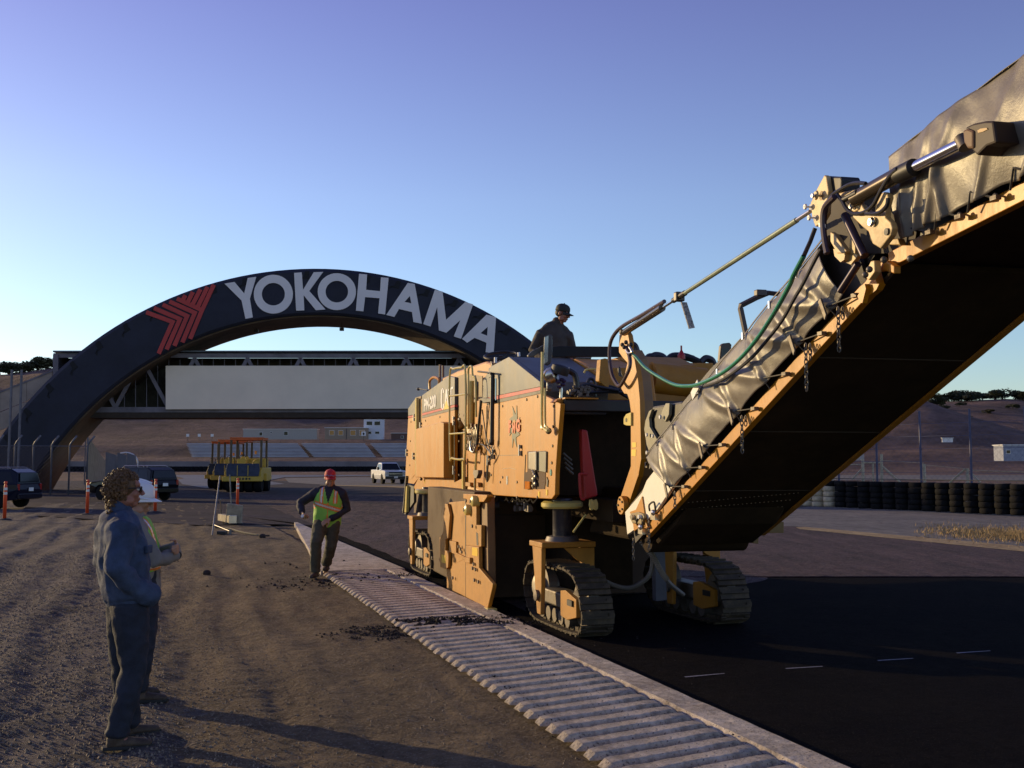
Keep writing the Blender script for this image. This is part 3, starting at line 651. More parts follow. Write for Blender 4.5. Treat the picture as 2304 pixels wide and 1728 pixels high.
# trees on the ridges
LEAFS = [mat('oak_leaf_dark', (.030, .040, .016), .8, var=.4, vs=1.5), mat('oak_leaf_olive', (.060, .062, .022), .8, var=.4, vs=1.5)]
BARK = mat('oak_bark', (.06, .045, .03), .9)
def tree_mesh(seed, kind):
    rd = random.Random(seed); mb = MB(); lobes = [(V((rd.uniform(-2.6, 2.6), rd.uniform(-2, 2), rd.uniform(2.6, 5.2))), rd.uniform(1.1, 2.0)) for _ in range(9)]
    for c, r in lobes:
        for _ in range(150):
            d = V((rd.gauss(0, 1), rd.gauss(0, 1), rd.gauss(0, 1))).normalized()*r*rd.uniform(.55, 1.08); d.z *= .75; p = c+d
            a = V((rd.gauss(0, 1), rd.gauss(0, 1), rd.gauss(0, 1))).normalized(); b = a.orthogonal().normalized(); s = rd.uniform(.16, .34)
            mb.add([p-a*s, p+b*s, p+a*s, p-b*s*.8], [(0, 1, 2, 3)])
    return mb.mesh('crown', LEAFS[kind]), MB().tube([(0, 0, -.6), (.1, 0, 1.2), (-.15, .1, 2.6), (.1, 0, 3.6)], [.38, .28, .2, .1], 7).mesh('trunk', BARK)
TM = [tree_mesh(i, i % 2) for i in range(5)]
TN = {}
def tree(x, y, s, lab, grp, k):
    s *= min(1, y/480)**1.2
    o = thing('oak_tree', lab, 'tree', (x, y, terr(x, y)-1.5*s), random.random()*6, grp); o.scale = (s*1.6, s*1.6, s*.95)
    link('crown', TM[k][0], o); link('trunk', TM[k][1], o)
def ridge_y(px):
    # crest seen from the camera along this pixel column
    a = (px-1152)/F; best = (0, 0)
    for y in range(285, 560, 5):
        e = (terr(a*y, y)-CH)/y
        if e > best[0]: best = (e, y)
    return a*best[1], best[1]
ORD = ['first', 'second', 'third', 'fourth', 'fifth', 'sixth', 'seventh', 'eighth', 'ninth', 'tenth', 'eleventh', 'twelfth', 'thirteenth', 'fourteenth', 'fifteenth', 'sixteenth', 'seventeenth', 'eighteenth', 'nineteenth', 'twentieth', 'twenty-first', 'twenty-second', 'twenty-third', 'twenty-fourth', 'twenty-fifth', 'twenty-sixth', 'twenty-seventh']
rnd = random.Random(3)
for i_, px in enumerate(range(2, 128, 14)):
    x, y = ridge_y(px); tree(x+rnd.uniform(-2, 2), y+rnd.uniform(-6, 4), rnd.uniform(.8, 1.3), 'dark evergreen oak on the left skyline, %s from the left edge' % ORD[i_], 'oaks on the left skyline', rnd.randrange(5))
for i_, px in enumerate(range(2044, 2320, 11)):
    x, y = ridge_y(px); s = rnd.uniform(.6, 1.0)
    if abs(px-2150) < 10: s = 1.15
    if abs(px-2256) < 8: s = 1.2
    tree(x+rnd.uniform(-3, 3), y+rnd.uniform(-10, 6), s, ('tall rounded' if s > 1.1 else 'low dark' if s < .7 else 'dark')+' oak on the right skyline, %s tree out from the conveyor edge' % ORD[i_], 'oaks on the right skyline', rnd.randrange(5))
for i_, (px, f_) in enumerate(((2105, .93), (2125, .86), (2160, .9), (2170, .80), (2225, .84), (2280, .88))):
    x, y = ridge_y(px); tree(x*f_, y*f_, rnd.uniform(.45, .7), 'small oak on the slope below the right skyline, %s from the conveyor edge' % ORD[i_], 'oaks below the right skyline', rnd.randrange(5))
# ================================================================== RIGHT SIDE: TYRE BARRIER AND FENCES
tb = thing('tyre_barrier', 'long barrier of stacked tyres, sunlight painted cream on its left end, across the right background', 'tyre barrier')
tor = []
for m in (TYR, SUNLIT_TYR):
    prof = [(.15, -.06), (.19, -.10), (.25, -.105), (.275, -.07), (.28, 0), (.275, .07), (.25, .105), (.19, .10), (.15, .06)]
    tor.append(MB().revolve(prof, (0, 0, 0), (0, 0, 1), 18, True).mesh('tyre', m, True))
ta, tb_ = gnd(1640, 1131), gnd(2620, 1174)
L = (tb_-ta).length; ns = int(L/.575); k0 = None
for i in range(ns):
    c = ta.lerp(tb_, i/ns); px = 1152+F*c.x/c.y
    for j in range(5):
        cream = px < 1868 and not (px > 1838 and j > 3)  # cream columns stop along the slanting edge of the painted sunlight
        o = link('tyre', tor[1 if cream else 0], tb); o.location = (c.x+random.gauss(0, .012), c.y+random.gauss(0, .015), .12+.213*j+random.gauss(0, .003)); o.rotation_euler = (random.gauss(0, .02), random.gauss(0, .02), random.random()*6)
mb = MB().slab([ta+V((-.3, -.0, 1.165)), tb_+V((0, -.0, 1.165)), tb_+V((0, .22, 1.165)), ta+V((-.3, .22, 1.165))], (0, 0, .025)); part('top_cover', mb, mat('barrier_cover', (.02, .02, .022), .7), tb)
cf = thing('catch_fence', 'tall catch fence of thin blue grey posts and cables behind the tyre barrier', 'fence')
BLU = mat('blue_grey_post', (.075, .080, .15), .6)
cps = []
for x, d, yt in ((1780, 56, 940), (1887, 54, 935), (1973, 52, 930), (2072, 50, 925), (2185, 48, 920), (2310, 46, 915), (2450, 44, 910)):
    p = at(x, 1045, d); p.z = 0; cps.append(p); part('post', MB().cyl(p, p+V((0, 0, (1045-yt)/F*d+CH)), .055, 8), BLU, cf)
for z in (1.35, 1.9, 2.5, 3.1, 3.7):
    part('cable', MB().tube([p+V((0, -.06, z)) for p in cps], .011, 4), BLU, cf)
part('wire_mesh', wires(cps[0], cps[-1], .2, 3.8, .30, .0035, BLU), BLU, cf, kind='stuff')
WD = mat('bleached_wood_post', (.50, .42, .28), .8, var=.15, vs=5)
wf = thing('timber_fence', 'pale timber fence with a gate frame and diagonal braces behind the tyre barrier', 'fence')
wp = {}
def post(x, yt, d=60, r=.085):
    p = at(x, 1045, d); p.z = 0; t = at(x, yt, d); wp[x] = (p, t); part('post', MB().cyl(p, t, r, 10), WD, wf, smooth=False)
post(1873, 1045, 61, .055); post(1941, 1033, 60); post(1964, 1042, 60, .05); post(1983, 1022, 60); post(2079, 1044, 58); post(2176, 1054, 56)
def rail(a, b, d0, d1, r=.03, nm='rail'): part(nm, MB().cyl(at(*a, d0), at(*b, d1), r, 8), WD, wf)
rail((1873, 1046), (1941, 1045), 61, 60); rail((1941, 1041), (1983, 1041), 60, 60, .045); rail((1983, 1036), (2079, 1042), 60, 58, .015); rail((1918, 1078), (1941, 1053), 60.2, 60, .05, 'brace'); rail((1985, 1049), (2026, 1086), 60, 59.6, .06, 'brace')
rail((2136, 1087), (2172, 1055), 57, 56, .055, 'brace'); rail((2183, 1062), (2206, 1086), 56, 55.6, .05, 'brace'); rail((2079, 1046), (2176, 1055), 58, 56, .015); rail((1840, 1052), (1873, 1048), 62, 61, .03); rail((2176, 1058), (2420, 1066), 56, 52, .02)
# ================================================================== MILLING MACHINE
MT = R(15.2); MO = V((.447, 10.8, 0)); MXv = V((math.cos(MT), math.sin(MT), 0)); MYv = V((-math.sin(MT), math.cos(MT), 0))
mm = thing('milling_machine', 'huge yellow crawler road milling machine with raised tarp covered conveyor, working beside the kerb', 'milling machine', tuple(MO), MT)
def ml(p): p = V(p)-MO; return V((p.dot(MXv), p.dot(MYv), p.z))
def S(px, py, x=0.0): return ml(onplane(px, py, MO+MXv*x, MXv))
def FR(px, py, y=0.0): return ml(onplane(px, py, MO+MYv*y, MYv))
def S3(l, x=0.0): return [S(*Z3(*q), x) for q in l]
def SB(l, x=0.0): return [S(*ZB(*q), x) for q in l]
X1 = V((1, 0, 0))
def P(name, mb, m, **k):
    return part(name, mb, m, k.pop('parent', mm), **k)
def ptube(name, pts, r, m, **k): return P(name, MB().tube(pts, r, k.pop('seg', 8)), m, auto=True, **k)
def smooth_pts(pts, n=6):
    pts = [V(p) for p in pts]; out = []
    for i in range(len(pts)-1):
        p0, p1, p2, p3 = pts[max(i-1, 0)], pts[i], pts[i+1], pts[min(i+2, len(pts)-1)]
        for k in range(n):
            t = k/n; out.append(.5*((2*p1)+(-p0+p2)*t+(2*p0-5*p1+4*p2-p3)*t*t+(-p0+3*p1-3*p2+p3)*t*t*t))
    return out+[pts[-1]]
WM = 2.28
# --- side panels, each a plate with its own edge
TH = .05
front_low = S3([(1480, 990), (1455, 1300), (1437, 1560)])+SB([(1432, 270), (1405, 306), (1290, 300), (868, 270)])+S3([(868, 1000), (945, 985), (1310, 905), (1400, 945)])
P('side_panel', MB().slab(front_low, X1*TH), YEL, bev=.008)
P('black_band', MB().slab(S3([(868, 1000), (945, 985), (1310, 905), (1310, 880), (945, 956), (868, 974)], -.002), X1*TH), BLK)
P('red_stripe', MB().slab(S3([(868, 972), (945, 954), (1310, 878), (1310, 850), (945, 925), (868, 942)], -.004), X1*TH), REDS)
P('upper_panel', MB().slab(S3([(835, 800), (900, 680), (1050, 600), (1308, 806), (1310, 850), (945, 925), (868, 942), (830, 950)]), X1*TH), GRY, bev=.006)
P('door_panel', MB().slab(S3([(830, 950), (868, 942), (868, 1640)])+SB([(868, 270), (690, 262)])+S3([(690, 1640), (700, 1000)], .03), X1*TH), YEL, bev=.006)
P('rear_panel', MB().slab(S3([(330, 1110), (600, 1040), (600, 1640)])+SB([(690, 120), (690, 262), (540, 268), (520, 262), (280, 255), (262, 205), (300, 130), (325, 100)]), X1*TH), YEL, bev=.008)
P('black_band', MB().slab(S3([(330, 1110), (600, 1040), (600, 1018), (330, 1090)], -.002), X1*TH), BLK)
P('red_stripe', MB().slab(S3([(330, 1088), (600, 1016), (600, 998), (330, 1070)], -.004), X1*TH), REDS)
P('upper_panel', MB().slab(S3([(330, 1070), (600, 998), (600, 770), (550, 760), (330, 920)]), X1*TH), GRY, bev=.006)
P('tail_panel', MB().slab(S3([(215, 1110), (272, 1098), (272, 1590), (240, 1620), (190, 1640), (200, 1400)]), X1*TH), YEL, bev=.008)
P('tail_band', MB().slab(S3([(215, 1108), (272, 1096), (272, 1080), (215, 1094)], -.003), X1*TH), REDS)
P('upper_panel', MB().slab(S3([(215, 1092), (272, 1078), (276, 942), (215, 1028)]), X1*TH), GRY, bev=.006)
P('seam_post', MB().slab(S3([(276, 938), (322, 925), (322, 1600), (276, 1610)], .05), X1*.04), mat('brown_recess', (.16, .09, .03), .6), bev=.004)
P('seam_edge', MB().slab(S3([(272, 945), (282, 940), (282, 1570), (272, 1580)], -.02), X1*.05), YELP, bev=.004)
P('tail_flare', MB().slab(S3([(272, 1570), (282, 1560), (300, 1600)])+SB([(325, 100), (262, 180), (200, 170), (190, 160), (240, 140)]), X1*TH), YEL)
# --- body volumes
def bodybox(name, yz, x0, x1, m, **k): return P(name, MB().slab([V((x0, a, b)) for a, b in yz], V((x1-x0, 0, 0))), m, **k)
bodybox('hood', [(.53, 2.55), (.55, 2.66), (1.85, 3.06), (3.1, 3.04), (3.3, 2.4), (.6, 2.3)], .052, .80, GRY, bev=.02)
bodybox('console_box', [(.62, 2.40), (.72, 2.78), (1.75, 3.05), (3.0, 3.05), (3.0, 2.3)], .805, 1.42, YEL, bev=.02)
bodybox('console_side', [(1.2, 2.30), (1.25, 2.95), (1.75, 3.10), (3.0, 3.10), (3.0, 2.3)], 1.425, WM-.05, YELD, bev=.02)
bodybox('console_back', [(3.02, 2.3), (3.02, 3.16), (3.08, 3.16), (3.08, 2.3)], .75, WM-.05, YELD)
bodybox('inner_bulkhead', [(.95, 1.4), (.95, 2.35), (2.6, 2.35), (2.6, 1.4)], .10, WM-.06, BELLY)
bodybox('core_body', [(2.62, 1.42), (2.62, 2.28), (9.2, 2.28), (9.2, 1.42)], .10, WM-.06, YELD)
bodybox('right_panel', [(-.1, 1.42), (-.2, 2.35), (.9, 2.6), (9.3, 2.75), (9.3, 1.4)], WM-.05, WM, YEL, bev=.008)
bodybox('crossbeam', [(-.16, 2.30), (-.16, 2.42), (.10, 2.42), (.10, 2.30)], .06, WM-.05, BLK, bev=.01)
bodybox('ledge_plate', [(-.18, 2.425), (-.18, 2.44), (.55, 2.44), (.55, 2.425)], .055, .42, YEL)
bodybox('walkway', [(3.35, 2.20), (3.35, 2.26), (5.3, 2.26), (5.3, 2.20)], .1, WM-.06, BLK)
bodybox('engine_hood', [(4.9, 2.3), (4.95, 2.7), (5.48, 3.12), (7.79, 2.99), (9.2, 2.82), (9.25, 1.45), (8.9, 1.42)], .055, WM-.06, YELD, bev=.03)
# yellow engine top housing seen above the side panel
bodybox('engine_cover', [(3.95, 2.3), (3.95, 3.19), (4.3, 3.25), (6.2, 3.28), (7.5, 3.26), (7.8, 3.0), (7.8, 2.3)], .30, WM-.35, YEL, bev=.03)
bodybox('engine_cover_step', [(3.72, 2.3), (3.72, 3.16), (3.94, 3.18), (3.94, 2.3)], .55, 1.5, YEL, bev=.02)
P('lifting_eye', MB().tube(smooth_pts(S3([(395, 870), (395, 800), (430, 770), (470, 790), (470, 840)], .25)), .025, 8), YEL, auto=True)
for a in ((480, 665, 800), (505, 672, 770)):
    ptube('exhaust_stub', S3([(a[0], a[1]), (a[0], a[2])], .3), .022, mat('rusty_pipe', (.16, .07, .04), .6))
ptube('tail_light_arm', S3([(295, 862), (375, 878)], -.02), .012, BLK); P('tail_light', MB().ell(S(*Z3(300, 868), -.03), .03), BLK, smooth=True)
# panel seams and relief: protruding box, hinges, latches
bx = S3([(342, 1200), (490, 1180), (490, 1596), (342, 1592)], -.16)
P('air_intake_box', MB().slab([S(*Z3(342, 1200), 0)+V((-.0, 0, -.0)), S(*Z3(555, 1140), 0), S(*Z3(583, 1150), 0), S(*Z3(583, 1604), 0), S(*Z3(342, 1600), 0)], V((-.14, 0, 0))), YEL, bev=.01)
for a, b in (((1190, 1412), (1180, 1640)), ((600, 1100), (600, 1640)), ((690, 1400), (690, 1640)), ((866, 1010), (866, 1640))):
    pts = S3([a, b], -.003); P('seam', MB().tube(pts, .006, 6), BLK)
P('seam', MB().tube(S3([(945, 1418), (1145, 1415)], -.002), .004, 4), DST)
def hinge(X, Y, f=Z3, x=-.01):
    c = S(*f(X, Y), x); h = P('hinge', MB().box(c, (.03, .06, .055)).box(c+V((0, 0, .075)), (.03, .055, .04)), DST, bev=.005)
    P('hinge_pin', MB().cyl(c+V((-.02, 0, -.03)), c+V((-.02, 0, .1)), .009, 8), STL, parent=h)
for q in ((268, 1120), (262, 1440), (322, 1190), (598, 1150), (598, 1560), (925, 1430), (885, 1480), (1148, 1400), (205, 1410), (1385, 860)): hinge(*q)
for q in ((1035, 150), (425, 85)):
    c = S(*ZB(*q), -.004); P('warning_label', MB().box(c, (.004, .07, .10)), WHT if q[0] < 500 else mat('label_grey', (.5, .48, .42), .5, var=.6, vs=70))
for q in ((350, 160), (1300, 265), (1365, 250)): P('warning_label', MB().box(S(*ZB(*q), -.004), (.004, .06, .06)), DEC_Y)
c = S(*Z3(1398, 1560), -.004); P('round_sticker', MB().cyl(c, c-X1*.003, .035, 16), mat('teal_sticker', (.06, .3, .24), .4))
for q in ((905, 1060), (905, 1200), (905, 1350), (905, 1580), (1000, 1010), (1200, 955), (1290, 930), (1425, 1010), (1420, 1180), (1415, 1340), (1408, 1480), (1000, 1600), (640, 1080), (640, 1300), (640, 1580), (240, 1140), (235, 1300), (230, 1500), (360, 1130), (480, 1100), (980, 1640), (1120, 1640)):
    c = S(*Z3(*q), -.001); P('panel_bolt', MB().revolve([(.016, -.010), (.016, 0)], c, X1, 6), DST)
for q in ((560, 220), (760, 250), (940, 285), (1120, 290), (1290, 290), (360, 235)):
    c = S(*ZB(*q), -.001); P('panel_bolt', MB().revolve([(.016, -.010), (.016, 0)], c, X1, 6), DST)
P('scratch', MB().tube(S3([(1000, 1530), (1060, 1522), (1110, 1535)], -.001), .003, 4), STL)
# recess with steel step and lamp, amber reflector
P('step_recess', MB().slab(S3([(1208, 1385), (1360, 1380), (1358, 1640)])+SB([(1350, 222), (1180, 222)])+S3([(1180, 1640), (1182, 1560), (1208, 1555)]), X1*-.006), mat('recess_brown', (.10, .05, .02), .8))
P('step_plate', MB().slab(S3([(1212, 1392), (1272, 1385), (1272, 1540), (1212, 1530)], -.05), X1*.02), STL, bev=.004)
P('step_plate', MB().slab(S3([(1285, 1385), (1358, 1385), (1355, 1560), (1285, 1545)], -.02), X1*.02), mat('olive_plate', (.2, .19, .12), .5), bev=.004)
mb = MB()
for k in range(9):
    c = S(*ZB(1262+9*math.sin(k*2.1), 40+20*k), -.03); mb.ell(c, (.02, .03, .028), None, 8, 6)
mb.tube(smooth_pts(SB([(1240, 60), (1262, 110), (1250, 200)], -.04)), .012, 6)
P('valve_block', mb, mat('valve_steel', (.30, .27, .22), .45, .6))
P('amber_reflector', MB().slab(SB([(1182, 158), (1222, 160), (1222, 222), (1182, 222)], -.03), X1*.02), AMB)
P('latch_handle', MB().slab(SB([(1362, 120), (1374, 150), (1370, 205), (1360, 200)], -.01), X1*.01), BLK)
P('recess', MB().slab(S3([(1360, 1640), (1380, 1640)])+SB([(1380, 60), (1360, 60)]), X1*-.001), YEL)
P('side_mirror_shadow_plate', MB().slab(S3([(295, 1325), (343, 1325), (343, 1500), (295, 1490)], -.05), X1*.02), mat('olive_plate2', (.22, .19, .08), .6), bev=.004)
mb = MB()
for k in range(6): mb.ell(S(*Z3(318+5*(k % 2), 1490+25*k), -.05), .028, None, 8, 6)
P('tail_valves', mb, DST)
# seals/brushes at the tail
mb = MB()
for k in range(22):
    a = S(*ZB(205-k*1.2, 120+14*k), -.02); mb.box(a, (.05, .06, .03))
P('tail_chain', mb, BLK)
P('tail_skirt', MB().slab(SB([(262, 200), (200, 180), (165, 400), (190, 435), (262, 330)], .02), X1*.05), BLK)
P('tail_bar', MB().slab(SB([(196, 200), (205, 200), (198, 415), (184, 415)], -.04), X1*.05), YELP)
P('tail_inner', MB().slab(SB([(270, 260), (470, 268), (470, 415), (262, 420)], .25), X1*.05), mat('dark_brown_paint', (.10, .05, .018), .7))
# FOG-shaped logo: saw blade and letters, brand script, model number
def text_mesh(s, m, size, th, bold=.0):
    cu = bpy.data.curves.new('t', 'FONT'); cu.body = s; cu.size = size; cu.extrude = th; cu.offset = bold; cu.align_x = 'CENTER'; cu.align_y = 'CENTER'
    ob = bpy.data.objects.new('t', cu); COL.objects.link(ob); dg = bpy.context.evaluated_depsgraph_get()
    me = bpy.data.meshes.new_from_object(ob.evaluated_get(dg)); bpy.data.objects.remove(ob); me.materials.clear(); me.materials.append(m); return me
def side_text(s, m, size, c, sx=1, bold=0, name='lettering', shear=0):
    me = text_mesh(s, m, size, .002, bold)
    for v in me.vertices:
        x, y, z = v.co; v.co = (c.x-z, c.y-x*sx, c.z+y-shear*x)
    o = link(name, me, mm); return o
def side_poly(l, m, name, x): return P(name, MB().slab(S3(l, x), X1*.004), m)
lc = S(*Z3(1097, 1180), -.006)
mb = MB()
n = 16
pr = []
for k in range(8):
    a = k*math.pi/4+.35
    for da, r in ((0, .15), (.04, .27), (.50, .165), (.70, .15)): pr.append(lc+V((0, -math.sin(a+da)*r*.95, math.cos(a+da)*r)))
P('saw_logo', MB().slab(pr, X1*.004), FMG_G)
P('logo_ring', MB().cyl(lc-X1*.002, lc-X1*.004, .085, 28), YEL)
side_text('F', FMG_R, .19, lc+V((-.008, .185, -.0)), 1.25, .010); side_text('M', FMG_R, .17, lc+V((-.008, 0, -.02)), 1.0, .006); side_text('G', FMG_R, .19, lc+V((-.008, -.185, 0)), 1.2, .010)
# model number and brand letters (drawn as outlines)
c = S(*Z3(395, 990), -.006); side_text('PM-200', WHT, .28, c, 1.25, .010, 'model_number', shear=-.02)
def stroke(l, wd, m, name='brand_letter', x=-.006):
    q = [V((a, b, 0)) for a, b in l]; lf = []; rt = []
    for i, p in enumerate(q):
        d = (q[min(i+1, len(q)-1)]-q[max(i-1, 0)]).normalized(); n_ = V((-d.y, d.x, 0)); lf.append(p+n_*wd); rt.append(p-n_*wd)
    P(name, MB().slab(S3([(a.x, a.y) for a in lf+rt[::-1]], x), X1*.004), m)
stroke([(508, 900), (508, 880), (500, 862), (492, 880), (490, 960), (492, 1020), (500, 1038), (508, 1018), (508, 990)], 5, WHT)
side_poly([(515, 1030), (527, 870), (538, 870), (552, 1030), (542, 1030), (532, 930), (524, 1030)], WHT, 'brand_letter', -.006)
side_poly([(545, 868), (590, 845), (590, 862), (574, 870), (574, 1000), (565, 1000), (565, 876), (545, 886)], WHT, 'brand_letter', -.006)
side_poly([(508, 1040), (530, 960), (554, 1030)], DEC_Y, 'brand_triangle', -.009)
# --- access rails, cylinders, mirrors
rl = [(590, 700), (655, 690), (690, 730), (690, 1380), (665, 1448), (580, 1440), (562, 1400), (560, 760), (590, 700)]
ptube('access_rail', smooth_pts(S3(rl, -.16), 5), .015, YELP)
for a, b in (((560, 925), (690, 910)), ((560, 1240), (690, 1232))): ptube('rail_rung', S3([a, b], -.16), .013, YELP)
ptube('grab_rail', smooth_pts(S3([(712, 1200), (715, 900), (715, 720), (728, 680), (745, 690), (752, 760), (775, 800), (780, 1100)], -.12), 5), .014, YELP)
P('tall_cylinder', MB().cyl(S(*Z3(740, 800), -.02), S(*Z3(736, 1200), -.02), .038, 14), YELP, auto=True)
ptube('black_cylinder', S3([(915, 750), (910, 1310)], -.07), .028, HOSE, seg=14); ptube('cylinder_cap', S3([(910, 738), (912, 770)], -.07), .036, BLK, seg=14); ptube('cylinder_cap', S3([(908, 1290), (905, 1330)], -.07), .036, BLK, seg=14)
ptube('cylinder_rod', S3([(942, 780), (942, 960)], -.03), .014, CHR)
P('cylinder_bracket', MB().slab(S3([(810, 940), (895, 945), (895, 975), (830, 985)], -.08), X1*.06), BLK, bev=.005)
ptube('latch_lever', S3([(795, 722), (870, 730), (905, 735)], -.1), .012, BLK)
ptube('strut', S3([(820, 965), (785, 1330)], -.09), .019, BLK); ptube('strut', S3([(782, 960), (790, 840), (770, 760)], -.06), .014, DST)
ptube('grab_rail', smooth_pts(S3([(785, 1330), (772, 1600)], -.09)+SB([(768, 300)], -.09)), .016, YELP)
P('float_weight', MB().slab(S3([(755, 1540), (795, 1540), (795, 1570), (780, 1610), (765, 1610), (752, 1570)], -.13), X1*.06), DST, bev=.006)
ptube('rod', SB([(768, 30), (768, 300)], -.1), .008, DST)
ptube('cable', smooth_pts(S3([(830, 1040), (860, 1250), (900, 1400)], -.06)), .009, HOSE)
ptube('cable', smooth_pts(S3([(790, 1320), (850, 1340), (905, 1420), (880, 1480), (870, 1640)], -.06)), .010, HOSE)
ptube('cable', smooth_pts(S3([(905, 1330), (925, 1380), (900, 1450), (875, 1480)], -.06)), .008, HOSE)
mb = MB(); rnd = random.Random(5)
for k in range(26): mb.box(S(*Z3(rnd.uniform(695, 790), rnd.uniform(1170, 1390)), -.03-.05*rnd.random()), (.05, rnd.uniform(.03, .09), rnd.uniform(.03, .07)))
P('valve_bank', mb, mat('valve_brown', (.12, .07, .035), .5, .3), bev=.004, kind='stuff')
mb = MB()
for k in range(7):
    x = 705+12*k; mb.tube(smooth_pts(S3([(x, 1180+10*(k % 3)), (x+8, 1250), (x-6, 1310+9*(k % 2)), (x+10, 1380)], -.09)), .008, 6)
P('hydraulic_lines', mb, mat('valve_steel', (.30, .27, .22), .45, .6), auto=True, kind='stuff')
ptube('valve_loop', smooth_pts(S3([(732, 1300), (735, 1370), (760, 1390), (780, 1340)], -.12)), .016, STL)
P('door_handle', MB().ell(S(*Z3(640, 1120), -.02), (.02, .06, .03)), DST, smooth=True)
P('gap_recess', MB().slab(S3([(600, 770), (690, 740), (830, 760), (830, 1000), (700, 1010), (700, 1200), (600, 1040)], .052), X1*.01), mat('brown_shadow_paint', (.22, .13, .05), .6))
# side plate latch boxes
for a in ((690, 165), (757, 165)): P('latch_box', MB().slab(SB([(a[0], a[1]), (a[0]+38, a[1]+4), (a[0]+38, a[1]+36), (a[0], a[1]+34)], -.05), X1*.05), YELD, bev=.004)
P('post_bar', MB().slab(S3([(682, 1440), (692, 1440), (692, 1640)])+SB([(694, 240), (682, 240)]), X1*-.04), YELP)
P('control_cabinet', MB().slab(SB([(582, 232), (650, 232), (650, 330), (582, 330)], -.12), X1*.10), mat('olive_cabinet', (.30, .25, .10), .5), bev=.008)
# mirror and front grab tubes
ptube('mirror_post', smooth_pts(S3([(1328, 560), (1326, 850), (1325, 1160), (1340, 1190), (1375, 1215)], -.10), 4), .016, YELP)
ptube('mirror_post', smooth_pts(S3([(1350, 860), (1352, 1150), (1365, 1180), (1390, 1215)], -.08), 4), .013, YELP)
P('post_clamp', MB().ell(S(*Z3(1380, 1215), -.06), (.03, .06, .035)), DST, smooth=True); P('post_clamp', MB().ell(S(*Z3(1385, 860), -.06), (.03, .03, .035)), DST, smooth=True)
mc = [FR(*Z3(x, y), .35) for x, y in ((1345, 430), (1385, 415), (1408, 420), (1410, 560), (1398, 650), (1370, 672), (1343, 665), (1338, 540))]
P('mirror', MB().slab(mc, V((.02, .05, 0))), mat('mirror_back', (.06, .055, .05), .5), bev=.01)
P('mirror_glass', MB().slab([FR(*Z3(x, y), .34) for x, y in ((1346, 440), (1378, 425), (1372, 640), (1342, 660))], V((0, -.006, 0))), mat('mirror_glass', (.3, .3, .27), .25, .6))
P('mirror_arm', MB().slab([FR(*Z3(x, y), .45) for x, y in ((1210, 585), (1240, 555), (1345, 500), (1345, 535), (1255, 600), (1212, 602))], V((0, .05, 0))), GRY, bev=.006)
# work lamp
wl = FR(*Z3(1470, 730), .1)
P('lamp_shell', MB().revolve([(.015, -.105), (.065, -.09), (.088, -.04), (.086, .015), (.07, .03)], wl+V((-.06, .03, -.02)), (.75, -.55, .35), 20), STL, auto=True)
P('lamp_hood', MB().revolve([(.095, -.02), (.103, .02), (.096, .065), (.07, .08), (.03, .085)], wl, (.25, -.2, .95), 20), BLK, auto=True)
ptube('lamp_stem', [wl+V((0, 0, -.12)), FR(*Z3(1485, 870), .1), FR(*Z3(1482, 940), .1)], .018, STL)
mb = MB()
for q in ((1460, 810), (1490, 790), (1500, 830), (1470, 850), (1505, 800)): mb.ell(FR(*Z3(*q), .08), (.03, .03, .02), None, 8, 6)
P('lamp_clamp', mb, mat('violet_clamp', (.05, .03, .08), .3))
# hoses, fittings on the front ledge
hs = [[(1540, 710), (1590, 740), (1610, 800), (1615, 860)], [(1560, 900), (1620, 860), (1700, 830), (1800, 850), (1960, 880)], [(1560, 930), (1700, 900), (1850, 890), (2040, 900)], [(1700, 820), (1720, 785), (1750, 790), (1765, 830), (1770, 930)], [(1620, 900), (1640, 860), (1690, 870), (1690, 910)], [(1800, 880), (1900, 865), (2040, 940)], [(1760, 840), (1900, 850), (2050, 905)]]
for k, l in enumerate(hs): ptube('hydraulic_hose', smooth_pts([FR(*Z3(*q), .22+.03*k) for q in l], 6), .018 if k else .035, HOSE)
mb = MB(); rnd = random.Random(9)
for k in range(20): mb.box(FR(*Z3(rnd.uniform(1540, 1720), rnd.uniform(870, 925)), .15+.1*rnd.random()), (.03, .03, .03)).ell(FR(*Z3(rnd.uniform(1560, 1720), rnd.uniform(850, 920)), .2), .02, None, 8, 6)
P('hose_fittings', mb, DST)
ptube('handle_loop', smooth_pts([FR(*Z3(*q), .70) for q in ((1675, 735), (1690, 710), (1740, 702), (1800, 705), (1820, 715), (1822, 740))], 5), .012, YELP)
P('grab_plate', MB().slab([FR(*Z3(x, y), .3) for x, y in ((1800, 780), (1812, 620), (1850, 612), (1880, 620), (1880, 870), (1830, 830), (1800, 800))], V((0, .12, 0))), YELD, bev=.006)
P('grab_plate', MB().slab([FR(*Z3(x, y), -.1) for x, y in ((1455, 950), (1530, 952), (1535, 975), (1440, 972))], V((0, .2, .0))), YEL)
